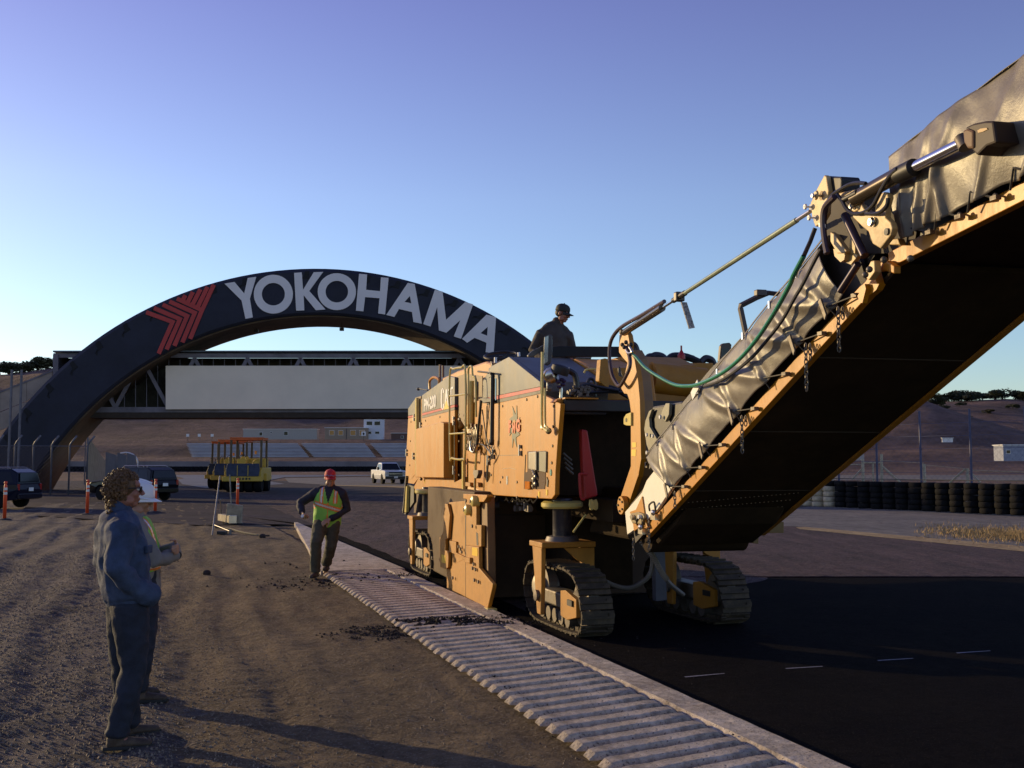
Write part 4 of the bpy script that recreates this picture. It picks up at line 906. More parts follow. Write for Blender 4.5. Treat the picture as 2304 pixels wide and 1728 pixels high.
# operator parapet, steering wheel
P('parapet', MB().slab([FR(*Z3(x, y), 2.0) for x, y in ((1410, 600), (1410, 520), (1470, 512), (1990, 515), (1990, 600))], V((0, .06, 0))), mat('black_rubber_sheet', (.012, .012, .014), .8), bev=.006)
P('parapet_cap', MB().slab([FR(*Z3(x, y), 1.98) for x, y in ((1960, 520), (2110, 525), (2110, 570), (1960, 575))], V((0, .15, 0))), BLK, bev=.02)
sw = thing_c = S(*Z3(985, 590), .60)
mb = MB(); ax = V((-.15, -.30, 1)).normalized(); a = ax.orthogonal().normalized(); b = ax.cross(a)
mb.tube([sw+(a*math.cos(k*math.pi/12)+b*math.sin(k*math.pi/12))*.245 for k in range(25)], .020, 8, False)
st = P('steering_wheel', mb, BLK, auto=True)
mb = MB().cyl(sw, sw-ax*.18, .03, 8)
for k in range(3): q = k*2.09; mb.tube([sw-ax*.05, sw+(a*math.cos(q)+b*math.sin(q))*.24], .012, 6)
P('spokes', mb, BLK, parent=st)
ptube('cable', smooth_pts(S3([(905, 640), (920, 680), (960, 670), (970, 640), (1005, 650), (990, 665)], .02)), .008, HOSE); P('knob', MB().cyl(S(*Z3(940, 650), .05), S(*Z3(940, 605), .05), .02, 8), WHT)
P('knob', MB().cyl(S(*Z3(1135, 598), .3), S(*Z3(1133, 565), .3), .018, 8), WHT)
P('red_beacon', MB().revolve([(.05, 0), (.05, .05), (.012, .12), (.012, .18)], FR(*Z4(860, 620), 2.2), (0, 0, 1), 10), RED)
mb = MB()
for l in ([(600, 620), (640, 590), (700, 600), (740, 640)], [(740, 640), (790, 595), (900, 600), (1000, 640)], [(560, 640), (600, 600), (680, 610)], [(800, 630), (870, 600), (960, 620)], [(1020, 650), (1060, 615), (1110, 630), (1130, 670)], [(470, 560), (490, 600), (520, 640)], [(440, 500), (470, 510), (490, 560)]): mb.tube(smooth_pts([FR(*Z4(*q), 2.5) for q in l]), .05, 8)
P('hose_bundle', mb, HOSE, auto=True)
# right-hand yellow tank housings behind the swing frame (partly shaded)
P('tank_housing', MB().slab([FR(*Z4(x, y), 1.6) for x, y in ((480, 690), (780, 690), (800, 650), (1130, 650), (1130, 960), (480, 960))], V((0, .6, 0))), YELD, bev=.02)
P('tank_lip', MB().slab([FR(*Z4(x, y), 1.45) for x, y in ((700, 660), (780, 645), (790, 680), (700, 690))], V((0, .1, 0))), YELP)
ptube('tank_tube', [FR(*Z4(600, 780), 1.3), FR(*Z4(1050, 830), 1.3)], .20, YELD, seg=20)
P('front_wall', MB().slab([FR(*Z4(x, y), .6) for x, y in ((200, 690), (600, 690), (600, 960), (200, 960))], V((0, .05, 0))), YELD, bev=.01)
# red cylinder and guard
P('red_cylinder', MB().slab([FR(*Z3(x, y), -.1) for x, y in ((1655, 1200), (1705, 1210), (1775, 1650), (1785, 1700))]+[FR(*ZB(x, y), -.1) for x, y in ((1790, 280), (1680, 310))]+[FR(*Z3(1660, 1400), -.1)], V((0, .10, 0))), RED, bev=.015)
ptube('red_guard', smooth_pts([FR(*ZB(x, y), -.14) for x, y in ((1700, 100), (1650, 98), (1637, 120), (1650, 290), (1680, 305))], 4), .015, RED)
for dx in (0, 35): P('clevis', MB().slab([FR(*ZB(x+dx, y), -.12+dx*.002) for x, y in ((1722, 312), (1745, 308), (1757, 345), (1755, 385), (1742, 400), (1728, 395), (1720, 360))], V((0, .03, 0))), YELP, bev=.004)
ptube('rod', [FR(*ZB(1690, 435), .3), FR(*ZB(1585, 580), .3)], .012, YELP)
for k in range(4): ptube('spare_pick_rod', [FR(*Z3(1500+6*k, 1400+38*k), .5), FR(*Z3(1570+5*k, 1460+38*k), .5)], .014, DST)
# --- lower side plate assembly
SPX = -.27
P('side_plate', MB().slab(SB([(520, 340), (575, 330), (690, 320), (690, 800), (530, 888), (480, 872), (476, 622), (505, 590)], SPX), X1*.05), YELD, bev=.006)
P('side_plate', MB().slab(SB([(693, 300), (780, 330), (780, 520), (822, 522), (820, 700), (800, 702), (693, 690)], SPX), X1*.05), YELD, bev=.006)
P('side_plate', MB().slab(SB([(535, 880), (690, 800), (690, 1130), (536, 1085)], SPX-.006), X1*.05), YELD, bev=.006)
P('side_shoe', MB().slab(SB([(693, 690), (800, 704), (802, 875), (916, 1010), (914, 1038), (872, 1218), (693, 1135)], SPX-.02), X1*.05), YELD, bev=.008)
P('skid', MB().slab(SB([(525, 1090), (540, 1085), (872, 1215), (872, 1252), (840, 1238), (526, 1106)], SPX-.05), X1*.12), YELP, bev=.006)
P('raised_pad', MB().slab(SB([(555, 650), (612, 660), (612, 750), (690, 790), (690, 800), (575, 752), (555, 745)], SPX-.03), X1*.04), YELD, bev=.005)
P('slot', MB().slab(SB([(778, 580), (793, 590), (797, 690), (783, 690)], SPX-.003), X1*.01), BLK)
P('guide_bar', MB().slab(SB([(520, 345), (540, 345), (560, 440), (545, 630), (525, 640), (522, 730), (550, 745), (545, 870), (530, 888), (480, 870), (478, 640), (510, 560), (508, 400)], SPX-.05), X1*.04), YELD, bev=.006)
P('seam', MB().slab(SB([(688, 330), (693, 330), (693, 1130), (688, 1130)], SPX-.004), X1*.01), BLK)
P('clamp_block', MB().slab(SB([(675, 788), (725, 792), (725, 838), (700, 835), (675, 825)], SPX-.06), X1*.06), YELD, bev=.005)
P('warning_label', MB().slab(SB([(745, 705), (790, 712), (790, 780), (745, 772)], SPX-.024), X1*.003), DEC_Y); P('warning_label', MB().slab(SB([(492, 765), (525, 775), (525, 840), (492, 830)], SPX-.054), X1*.003), DEC_Y)
mb = MB()
for q in ((530, 500), (700, 320), (755, 880), (780, 890), (765, 845), (770, 978), (803, 993), (590, 960), (420, 790), (752, 530), (640, 700), (655, 720), (665, 745)):
    c = S(*ZB(*q), SPX-.03); mb.cyl(c, c-X1*.02, .022, 8)
P('bolts', mb, DST, kind='stuff')
P('hoist_hanger', MB().slab(SB([(672, 262), (868, 272), (868, 290), (840, 330), (780, 330), (672, 300)], SPX+.0), X1*.08), YEL, bev=.006)
for q, r in (((745, 322), .07), ((690, 395), .07)):
    c = S(*ZB(*q), SPX-.06); w_ = P('guide_roller', MB().revolve([(.02, -.02), (r*.5, -.02), (r, 0), (r, .09), (.02, .09)], c, X1, 20), YELP, auto=True)
    P('roller_hub', MB().cyl(c-X1*.03, c, .022, 10), DST, parent=w_)
c = S(*ZB(965, 365), .1); P('guide_roller', MB().cyl(c-X1*.06, c, .05, 16), DST, auto=True)
P('brown_bracket', MB().slab(SB([(868, 285), (880, 1000), (820, 880), (800, 700), (822, 690), (822, 520), (782, 515), (780, 400), (850, 272)], SPX+.06), X1*.10), mat('brown_paint', (.24, .12, .04), .6), bev=.01)
bodybox('drum_housing', [(2.85, .12), (2.75, 1.40), (6.0, 1.40), (6.0, .12)], SPX+.05, WM+.1, mat('housing_brown', (.10, .055, .02), .8, dirt=(.05, .035, .02, .7)), bev=.02)
P('moldboard', MB().slab([V((SPX+.1, 2.70, .05)), V((WM, 2.70, .05)), V((WM, 2.70, 1.1)), V((SPX+.1, 2.70, 1.1))], V((0, .06, 0))), mat('moldboard_brown', (.07, .04, .02), .85), bev=.01)
mb = MB()
for k in range(8): mb.tube(smooth_pts(SB([(880+50*k, 290), (905+50*k, 325+10*(k % 2)), (935+50*k, 300)], .1)), .012, 6)
P('under_hoses', mb, HOSE, auto=True)
mb = MB(); rnd = random.Random(2)
for k in range(14): mb.box(S(*ZB(rnd.uniform(1090, 1230), rnd.uniform(320, 390)), .1+.1*rnd.random()), (.05, rnd.uniform(.03, .1), rnd.uniform(.03, .08)))
P('under_fittings', mb, DST, kind='stuff')
# water spray tanks: right rear and more dark chassis
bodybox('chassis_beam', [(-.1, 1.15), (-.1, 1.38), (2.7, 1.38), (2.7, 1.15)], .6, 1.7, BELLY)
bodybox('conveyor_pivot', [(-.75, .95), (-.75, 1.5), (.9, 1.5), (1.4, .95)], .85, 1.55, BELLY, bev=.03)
# --- crawler tracks
def track(cx, cy, yaw, label, hide=False):
    # built in its own frame then placed: x across, y along (backwards)
    T = M4.Translation((cx, cy, 0)) @ M4.Rotation(yaw, 4, 'Z')
    def q(v): return T @ V(v)
    def tp(name, mb, m, **k):
        mb.v = [q(v) for v in mb.v]; return P(name, mb, m, **k)
    Wd = .35
    prof = []                # shoe path, profile in y,z
    ctrl = [(-.88, .36), (-.93, .22), (-.85, .08), (-.62, .035), (.0, .02), (.55, .03), (.80, .13), (.93, .32), (.90, .48), (.78, .60), (.55, .645), (.0, .655), (-.42, .655), (-.68, .60), (-.82, .49)]
    pts = smooth_pts([V((0, a, b)) for a, b in ctrl+ctrl[:3]], 8); pts = pts[:len(ctrl)*8+1]
    cum = [0]
    for i in range(1, len(pts)): cum.append(cum[-1]+(pts[i]-pts[i-1]).length)
    N = 30; base = tp('track_frame', MB().box((-.0, 0, .30), (.24, 1.25, .16)), DST, bev=.02, label=label)
    sh0 = None
    for k in range(N):
        s_ = cum[-1]*k/N; i = max(j for j in range(len(cum)) if cum[j] <= s_); i = min(i, len(pts)-2); t = (s_-cum[i])/max(1e-6, cum[i+1]-cum[i]); p = pts[i].lerp(pts[i+1], t); d = (pts[i+1]-pts[i]).normalized()
        ang = math.atan2(d.z, d.y)
        if sh0 is None:
            mb = MB().box((0, 0, 0), (Wd, cum[-1]/N*.90, .022)).box((0, 0, .018), (Wd*.96, .024, .03)).box((-.08, 0, -.03), (.03, .09, .05)).box((.08, 0, -.03), (.03, .09, .05))
            mb.box((-Wd/2+.03, .02, .012), (.06, .04, .03)).box((Wd/2-.03, .02, .012), (.06, .04, .03))
            me = mb.mesh('shoe', TRK); fixn(me); sh0 = me
        o = link('shoe', sh0 if True else None, base)
        o.matrix_local = T @ M4.Translation(p) @ M4.Rotation(ang+math.pi, 4, 'X')
    for yy, rr, zz in ((-.62, .235, .33), (.62, .225, .37)):
        w_ = tp('sprocket', MB().revolve([(.05, -.10), (rr*.55, -.11), (rr*.6, -.06), (rr, -.05), (rr, .05), (rr*.6, .06), (rr*.55, .11), (.05, .10)], (0, yy, zz), (1, 0, 0), 20), DST, parent=base, auto=True)
    tp('hub_cap', MB().revolve([(.13, 0), (.13, .03), (.09, .05), (.03, .05)], (-.10, .62, .37), (-1, 0, 0), 20), mat('worn_hub', (.38, .34, .27), .5, .4), parent=base, auto=True)
    for k in range(5): tp('roller', MB().cyl((-.13, -.40+.20*k, .13), (.13, -.40+.20*k, .13), .075, 14), DST, parent=base, auto=True)
    tp('side_guard', MB().slab([(-.15, -.72, .20), (-.15, -.72, .38), (-.15, -.40, .44), (-.15, -.25, .42), (-.15, -.25, .16), (-.15, -.45, .14)], (.05, 0, 0)), YELD, parent=base, bev=.006)
    tp('side_guard', MB().slab([(-.17, -.64, .30), (-.17, -.50, .30), (-.17, -.50, .36), (-.17, -.64, .36)], (.02, 0, 0)), BLK, parent=base)
    for sx in (-1, 1):
        tp('yoke_leg', MB().slab([(sx*.27-.025, -.06, .86), (sx*.27-.025, .26, .86), (sx*.27-.025, .16, .40), (sx*.27-.025, .10, .14), (sx*.27-.025, -.02, .14), (sx*.27-.025, -.05, .45)], (.05, 0, 0)), YELD, bev=.01)
    c = (-.30, .06, .34); tp('pivot_boss', MB().revolve([(.06, 0), (.06, .03), (.02, .04)], c, (-1, 0, 0), 14), DST, auto=True)
    tp('yoke_head', MB().box((0, .1, .885), (.62, .44, .06)), YELD, bev=.01)
    tp('yoke_gusset', MB().slab([(-.05, -.10, .85), (.30, -.10, .85), (.30, -.10, .62), (.10, -.10, .72)], (0, .03, 0)), YELD, bev=.005)
    tp('leg_flange', MB().revolve([(.19, 0), (.17, .05), (.12, .06)], (0, .1, .915), (0, 0, 1), 24), DST, auto=True)
    tp('leg_cylinder', MB().revolve([(.105, 0), (.105, .40), (.112, .41), (.112, .44), (.105, .45)], (0, .1, .93), (0, 0, 1), 24), mat('leg_dark', (.045, .042, .05), .35, .3, dirt=(.14, .11, .08, .7), dirts=6), auto=True)
    tp('leg_collar', MB().revolve([(.21, 0), (.23, .02), (.23, .06), (.20, .08)], (0, .1, 1.27), (0, 0, 1), 28), YELP, auto=True)
track(.28, .52, R(2), 'front left crawler track, sunlit')
track(1.98, .92, R(4), 'front right crawler track, in shade')
track(-.10, 6.45, R(1), 'rear left crawler track')
track(2.15, 6.4, R(0), 'rear right crawler track')
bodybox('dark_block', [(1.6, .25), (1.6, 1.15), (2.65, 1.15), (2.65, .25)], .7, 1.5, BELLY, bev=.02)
# drooping hoses between the tracks
ptube('drooping_hose', smooth_pts([FR(*Z2(x, y), -.1) for x, y in ((500, 765), (560, 830), (610, 900), (620, 990), (600, 1070), (550, 1130), (430, 1190), (300, 1170), (180, 1110))], 8), .026, DST)
ptube('drooping_hose', smooth_pts([FR(*Z2(x, y), -.15) for x, y in ((500, 765), (580, 870), (640, 960), (700, 1070), (770, 1160), (880, 1250))], 8), .024, DST)
P('coiled_guard', MB().tube([p+V((0, -.004, 0)) for p in smooth_pts([FR(*Z2(x, y), -.16) for x, y in ((500, 765), (580, 870), (640, 960), (700, 1070), (740, 1120))], 14)], [.027 if k % 2 else .033 for k in range(57)], 8), mat('hose_coil', (.2, .16, .12), .5))
P('support_bracket', MB().slab([FR(*Z2(x, y), .5) for x, y in ((640, 750), (715, 740), (740, 1290), (650, 1300))], V((0, .1, 0))), mat('grey_plate', (.10, .10, .12), .7))
# right side step bracket below the conveyor
P('step_bracket', MB().slab([FR(*Z2(x, y), -.5) for x, y in ((1455, 650), (1520, 640), (1520, 720), (1590, 720), (1590, 640), (1710, 640), (1710, 735), (1500, 735), (1500, 825), (1455, 820))], V((0, .06, 0))), mat('dark_ochre', (.22, .13, .03), .6), bev=.005)
# ================================================================== CONVEYOR (parts of the machine)
HD = R(11.9)
class CF:
    def __init__(s, A, el):
        s.A = V(A); s.d = V((math.sin(HD)*math.cos(el), -math.cos(HD)*math.cos(el), math.sin(el))); s.R = V((math.cos(HD), math.sin(HD), 0)); s.n = s.d.cross(s.R)
        if s.n.z < 0: s.n = -s.n
    def w(s, t, n, r=0): return ml(s.A+s.d*t+s.n*n+s.R*r)
    def px(s, px_, py_, r=0):
        p = onplane(px_, py_, s.A+s.R*r, s.R)-s.A; return p.dot(s.d), p.dot(s.n)
    def p3(s, px_, py_, r=0): return ml(onplane(px_, py_, s.A+s.R*r, s.R))
A0 = at(1425, 1205, 9.8); C1 = CF(A0, R(23)); J = C1.A+C1.d*4.6; C2 = CF(J, R(5.5))
RV = C1.w(0, 0, 1)-C1.w(0, 0, 0)
def cbox(fr, name, t0, t1, n0, n1, r0, r1, m, **k):
    return P(name, MB().slab([fr.w(t0, n0, r0), fr.w(t1, n0, r0), fr.w(t1, n1, r0), fr.w(t0, n1, r0)], RV*(r1-r0)), m, **k)
CW = 1.15
# section 1 frame
cbox(C1, 'lower_flange', .35, 4.55, -.14, -.045, 0, .05, YEL, bev=.004)
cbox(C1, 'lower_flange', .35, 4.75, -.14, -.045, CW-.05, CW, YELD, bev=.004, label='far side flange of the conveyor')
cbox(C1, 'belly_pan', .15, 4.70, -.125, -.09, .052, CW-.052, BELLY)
cbox(C1, 'side_wall', -.1, 4.4, -.04, .34, .045, .07, mat('inner_wall', (.06, .05, .04), .7))
cbox(C1, 'side_wall', .2, 4.6, -.04, .36, CW-.03, CW, BLK)
cbox(C1, 'belt', .0, 4.6, .10, .13, .08, CW-.04, RUB)
for k in (): cbox(C1, 'cross_member', .5+.62*k, .56+.62*k, -.165, -.126, .05, CW-.05, BELLY)
mb = MB(); rnd = random.Random(8)
for row in range(5):
    for k in range(26):
        t_ = .55+.16*row+.008*k; c = C1.w(t_, -.126, .10+.036*k); mb.box(c, (.012, .010, .006))
P('perforation_rows', mb, mat('perforated_edge', (.16, .10, .05), .6), kind='stuff')
for t_ in (1.45, 2.6, 3.7): P('belly_seam', MB().slab([C1.w(t_, -.127, .06), C1.w(t_+.012, -.127, .06), C1.w(t_+.012, -.127, CW-.06), C1.w(t_, -.127, CW-.06)], (0, 0, -.004)), mat('seam_brown', (.055, .035, .02), .8))
# round tail end under the conveyor
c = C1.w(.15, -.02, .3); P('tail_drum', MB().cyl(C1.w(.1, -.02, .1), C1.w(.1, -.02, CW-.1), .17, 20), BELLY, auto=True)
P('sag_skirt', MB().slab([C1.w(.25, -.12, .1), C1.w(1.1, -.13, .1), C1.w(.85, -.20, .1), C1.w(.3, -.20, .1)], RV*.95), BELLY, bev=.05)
# white receiver side plate
P('white_side_plate', MB().slab([C1.p3(*Z2(x, y), -.02) for x, y in ((410, 748), (392, 560), (470, 470), (530, 400), (570, 300), (800, 0), (820, 20), (850, 260), (800, 330), (660, 540), (560, 640), (465, 710))], RV*.03), WHTP, bev=.004)
P('yellow_nose', MB().slab([C1.p3(*Z2(x, y), -.035) for x, y in ((465, 720), (455, 640), (430, 560), (480, 540), (530, 430), (560, 640), (580, 690), (540, 700), (540, 670))], RV*.02), YEL, bev=.004)
P('pivot_eye', MB().slab([C1.p3(*Z2(x, y), -.06) for x, y in ((425, 600), (440, 570), (500, 560), (540, 575), (548, 610), (525, 665), (450, 655))], RV*.03), mat('olive_eye', (.28, .2, .08), .5), bev=.01)
P('pivot_bush', MB().revolve([(.025, -.03), (.025, 0)], C1.p3(*Z2(470, 605), -.06), RV, 14), STL); P('pivot_bush', MB().revolve([(.020, -.03), (.020, 0)], C1.p3(*Z2(527, 600), -.06), RV, 14), WHT)
# grey guard strip along the top
P('guard_strip', MB().slab([C1.p3(*Z4(x, y), -.03) for x, y in ((590, 1535), (605, 1380), (840, 1105), (1100, 885), (1100, 905), (830, 1240))], RV*.02), GRY, bev=.003)
P('guard_flap', MB().slab([C1.p3(*Z4(x, y), -.01) for x, y in ((865, 985), (960, 870), (1100, 700), (1390, 420), (1640, 150), (1660, 170), (1420, 480), (1150, 830), (880, 1055))], RV*.01), mat('dull_tarp', (.19, .18, .165), .7, bump=.004, bs=9), bev=.002)
P('swing_plate', MB().slab([C1.p3(*Z4(x, y), .02) for x, y in ((560, 1130), (590, 1050), (615, 1035), (590, 1110), (595, 1180), (660, 1290), (600, 1410), (570, 1330), (550, 1200))], RV*.03), mat('olive_grey', (.24, .22, .14), .45), bev=.004)
P('swing_plate', MB().slab([C1.p3(*Z4(x, y), .02) for x, y in ((730, 985), (760, 985), (755, 1080), (725, 1140), (690, 1080), (700, 1040))], RV*.03), mat('olive_grey', (.24, .22, .14), .45), bev=.004)
P('swing_body', MB().slab([C1.p3(*Z4(x, y), .06) for x, y in ((620, 1010), (860, 970), (880, 1060), (640, 1400), (560, 1200))], RV*.3), BLK, bev=.02)
for q in ((578, 1248), (628, 1258), (580, 1395), (690, 1100)):
    c = C1.p3(*Z4(*q), 0); P('bolt', MB().revolve([(.017, -.015), (.017, 0)], c, RV, 8), WHT)
# tarps
def tarp(fr, t0, t1, lo, hi, hooks, ties, off, name, nu=190, nv=36, dirx=1, label=None, m=TARP):
    fold = []
    for i, h in enumerate(hooks):
        for j, q in enumerate(ties):
            if abs(q[0]-h[0]+.35) < .42: fold.append((h, q, .019))
    def f(u, v):
        t = t0(v)+(t1(v)-t0(v))*u; a = lo(t); b = hi(t)
        # scallop between hooks
        sc_ = min([abs(t-h[0]) for h in hooks]+[.3]); a += .018*math.sin(min(1, sc_/.22)*math.pi/2)
        n = a+(b-a)*v; z = 0
        for (h, q, A) in fold:
            dx, dy = q[0]-h[0], q[1]-h[1]; L2_ = dx*dx+dy*dy; s = max(0, min(1, ((t-h[0])*dx+(n-h[1])*dy)/L2_)); d = math.hypot(t-h[0]-dx*s, n-h[1]-dy*s)
            side = (t-h[0])*dy-(n-h[1])*dx
            wd = .018+.03*math.sin(math.pi*s)
            z += A*(math.exp(-(d/wd)**2)-.55*math.exp(-((d-.05)/.04)**2)*(1 if side > 0 else .3))*(.35+.65*math.sin(math.pi*min(1, s+.15)))
        z += .011*noise.noise(V((t*2.2+n*2, n*3-t*1.1, 1)))+.004*noise.noise(V((t*7+n*5, n*6, 4)))
        z += .035*math.sin(math.pi*v)
        return fr.w(t, n, -.045-z)
    o = part(name, MB().grid(f, nu, nv), m, mm, smooth=True, label=label, sol=.004)
    return o
hk1 = [(1.22, -.0), (1.62, 0), (2.05, 0), (2.66, 0), (3.17, 0), (3.69, -.02), (4.12, -.02)]
ti1 = [(.80, .40), (1.15, .45), (1.55, .42), (2.15, .45), (2.55, .40), (3.05, .42), (3.5, .40), (3.9, .38)]
tarp(C1, lambda v: 1.27-.52*v, lambda v: 4.28-.12*v, lambda t: -.035-.01*max(0, t-3), lambda t: .47 if t < 1 else .475-.03*(t-1), hk1, ti1, 0, 'side_tarp', 240, 40)
tarp(C1, lambda v: .75+.02*v, lambda v: 4.25, lambda t: .478-.03*max(0, t-1), lambda t: .485-.03*max(0, t-1), [(9, 9)], [], 0, 'tarp_hem', 60, 1)
# top cover of the tarp over the belt
P('tarp_top', MB().grid(lambda u, v: C1.w(.8+3.5*u, .47-.03*(3.5*u-.2)+.06*math.sin(math.pi*v)+.01*noise.noise(V((u*9, v*4, 0))), -.05+1.2*v), 60, 12), TARP, smooth=True, sol=.004)
# tie downs: hooks, cords, straps, chains
CORD = mat('tie_cord', (.05, .045, .04), .7)
mb = MB()
hp = []
for h in hk1: hp.append(C1.w(h[0], h[1]+.005, -.06))
bp = [C1.w(h[0]+.24, -.09, -.03) for h in hk1]; bq = [C1.w(h[0]+.02, -.085, -.03) for h in hk1]
for i in range(len(hk1)):
    ptube('tie_cord', [bq[i], hp[i], bp[i]], .0055, CORD, seg=5)
    P('clamp_dog', MB().box(bp[i]+V((0, -.02, 0)), (.035, .05, .022)).ell(bp[i], .014, None, 8, 6), DST)
for i in (0, 2, 3, 5, 6):
    p = hp[i]; P('toggle_strap', MB().slab([C1.w(hk1[i][0]+a, b, -.10) for a, b in ((-.02, .03), (.015, .035), (.03, -.09), (-.0, -.11))], RV*.012), DST, bev=.003)
def chain(p, n, sp=0):
    for s_ in (0, sp):
        mb = MB()
        for k in range(n-(6 if s_ else 0)):
            c = p+V((s_, 0, -.032*k)); ax1 = V((1, 0, 0)) if k % 2 else V((0, 1, 0))
            mb.tube([c+ax1*.011*math.cos(q*math.pi/4)+V((0, 0, .022*math.sin(q*math.pi/4))) for q in range(9)], .0045, 4, False)
        P('chain', mb, DST)
        if not sp: break
for i, n_ in ((0, 6), (2, 0), (3, 11), (5, 12), (6, 11)):
    if n_: chain(C1.w(hk1[i][0]+.10, -.10, -.06), max(4, n_-3), .03)
chain(C1.w(.62, -.10, -.06), 8); chain(C1.w(.15, -.10, -.06), 6, .03)
for t in (.35, .72):
    P('clamp_dog', MB().box(C1.w(t, -.08, -.03), (.05, .1, .05)).ell(C1.w(t+.03, -.05, -.05), .028, None, 8, 6), STL); ptube('tie_cord', smooth_pts([C1.w(t-.06, .0, -.05), C1.w(t, .03, -.07), C1.w(t+.1, .02, -.06), C1.w(t+.08, -.06, -.05)]), .009, CORD, seg=5)
for q in ti1: P('eyelet_toggle', MB().box(C1.w(q[0], q[1]-.02, -.075), (.012, .02, .05)), CHR)
P('tarp_patch', MB().slab([C1.w(2.05+a, .40+b, -.085) for a, b in ((0, 0), (.16, .03), (.15, .10), (-.01, .07))], RV*.006), WHT)
# section 2
cbox(C2, 'lower_flange', .12, 5.4, -.085, .0, 0, .05, YEL, bev=.004); cbox(C2, 'lower_flange', .25, 5.4, -.085, .0, CW-.05, CW, YELD, label='far side flange of the upper conveyor')
cbox(C2, 'belly_pan', .1, 5.4, -.04, -.02, .052, CW-.052, BELLY)
for k in (): cbox(C2, 'cross_member', .5+.7*k, .58+.7*k, -.085, -.041, .05, CW-.05, BELLY)
cbox(C2, 'side_wall', .3, 5.4, .0, .36, .045, .07, BLK); cbox(C2, 'side_wall', .3, 5.4, .0, .36, CW-.03, CW, BLK); cbox(C2, 'belt', .1, 5.4, .12, .15, .08, CW-.04, RUB)
hk2 = [(.42, .04), (.66, .05), (.92, .05), (1.22, .05), (1.6, .05), (2.0, .05), (2.4, .05)]
def hi2(t): return .47+.05*min(1, t/1.2)
def f2(u, v):
    t = .30+(.07*math.sin(v*9)) * (u < .02)+5.0*u**1.6; t0_ = .33-.05*v; t = t0_+(5.2)*u**1.7
    h = hi2(t); lo_ = -.01+.02*abs(math.sin((t-.42)*math.pi/.27)); n = lo_+(h-lo_)*v
    z = .035*math.sin(math.pi*v)
    for k, hx in enumerate((.40, .47, .56, .70, .95, 1.25, 1.6)):
        # long folds fanning up from the hem
        xx = hx+(.10+.30*(k % 3))*v*(.5 if k < 4 else 1); z += (.030 if k < 4 else .02)*math.exp(-((t-xx)/(.022+.03*v))**2)*(1-v*.7)
    z += .022*noise.noise(V((t*3, n*3-t*1.4, 6)))+.006*noise.noise(V((t*9+n*4, n*7, 2)))
    return C2.w(t, n, -.05-z)
part('side_tarp', MB().grid(f2, 230, 44), TARP, mm, smooth=True, sol=.004, label='wrinkled upper section tarp')
P('tarp_top', MB().grid(lambda u, v: C2.w(.3+5*u, hi2(.3+5*u)+.07*math.sin(math.pi*v)+.012*noise.noise(V((u*12, v*4, 3))), -.05+1.2*v), 60, 12), TARP, smooth=True, sol=.004)
for h in hk2:
    a = C2.w(h[0], h[1], -.06); b = C2.w(h[0]+.14, -.03, -.04); c = C2.w(h[0]-.06, -.03, -.04)
    ptube('tie_cord', [c, a, b], .0055, CORD, seg=5); P('clamp_dog', MB().box(b, (.03, .04, .02)).ell(b+V((0, 0, .012)), .012, None, 8, 6), DST)
# hinge joint hardware
def hp5(name, l, r, th, m, f=Z5, **k): return P(name, MB().slab([C2.p3(*f(x, y), r) for x, y in l], RV*th), m, **k)
TANP = mat('tan_plate', (.62, .42, .17), .45, dirt=(.30, .21, .11, .5), dirts=4)
hp5('hinge_plate', [(555, 1008), (572, 1020), (590, 1140), (580, 1210), (575, 1330), (530, 1410), (480, 1440), (455, 1370), (440, 1240), (490, 1130)], -.16, .03, TANP, bev=.006)
hp5('hinge_head', [(572, 1015), (620, 1022), (690, 1022), (700, 1040), (695, 1150), (600, 1170)], -.13, .12, BLK, bev=.01)
for q, r, m in (((440, 1275), .018, WHT), ((473, 1365), .018, WHT), ((530, 1180), .028, TANP), ((530, 1186), .0141, STL)):
    c = C2.p3(*Z5(*q), -.16); P('pin', MB().revolve([(r, -.03 if r != .0141 else -.05), (r*.8, -.04 if r != .0141 else -.06), (.005, -.04 if r != .0141 else -.06), (.005, 0), (r, 0)], c, RV, 16), m, auto=True)
hp5('link_plate', [(1000, 1200), (1020, 1165), (1045, 1150), (1078, 1165), (1085, 1195), (1062, 1280), (1062, 1360), (1105, 1400), (1120, 1450), (1105, 1510), (1020, 1620), (955, 1580), (920, 1480), (870, 1440), (790, 1360), (795, 1325), (850, 1290), (860, 1250), (885, 1290), (940, 1320), (975, 1325)], -.16, .035, TANP, bev=.006)
hp5('link_plate', [(670, 1160), (800, 1128), (830, 1150), (845, 1260), (850, 1290), (795, 1325), (745, 1250), (680, 1190)], -.13, .035, TANP, bev=.006)
c = C2.p3(*Z5(1072, 1480), -.165); P('lug_hole', MB().revolve([(.019, -.004), (.019, .0)], c, RV, 16), BLK)
c = C2.p3(*Z5(960, 1400), -.165); P('pin', MB().revolve([(.026, -.008), (.019, -.022), (.007, -.022), (.007, 0), (.026, 0)], c, RV, 16), STL, auto=True)
c = C2.p3(*Z5(795, 1270), -.135); P('pin', MB().revolve([(.018, -.008), (.012, -.02), (.006, -.02), (.006, 0), (.018, 0)], c, RV, 16), STL, auto=True)
hp5('tan_bracket', [(1140, 1180), (1160, 1120), (1300, 1070), (1310, 1160), (1250, 1165), (1170, 1195)], -.02, .04, TANP, bev=.005)
hp5('tan_bracket', [(1080, 1585), (1120, 1540), (1165, 1535), (1185, 1590), (1120, 1590)], -.04, .04, TANP, bev=.005)
hp5('joint_shroud', [(600, 1170), (700, 1150), (1240, 1170), (1320, 1480), (1290, 1659), (560, 1659), (540, 1400)], .03, .05, mat('joint_dark', (.035, .022, .012), .7))
hp5('lift_cylinder', [(0, 0), (1, 0), (1, 1)], 0, .01, BLK) if False else None
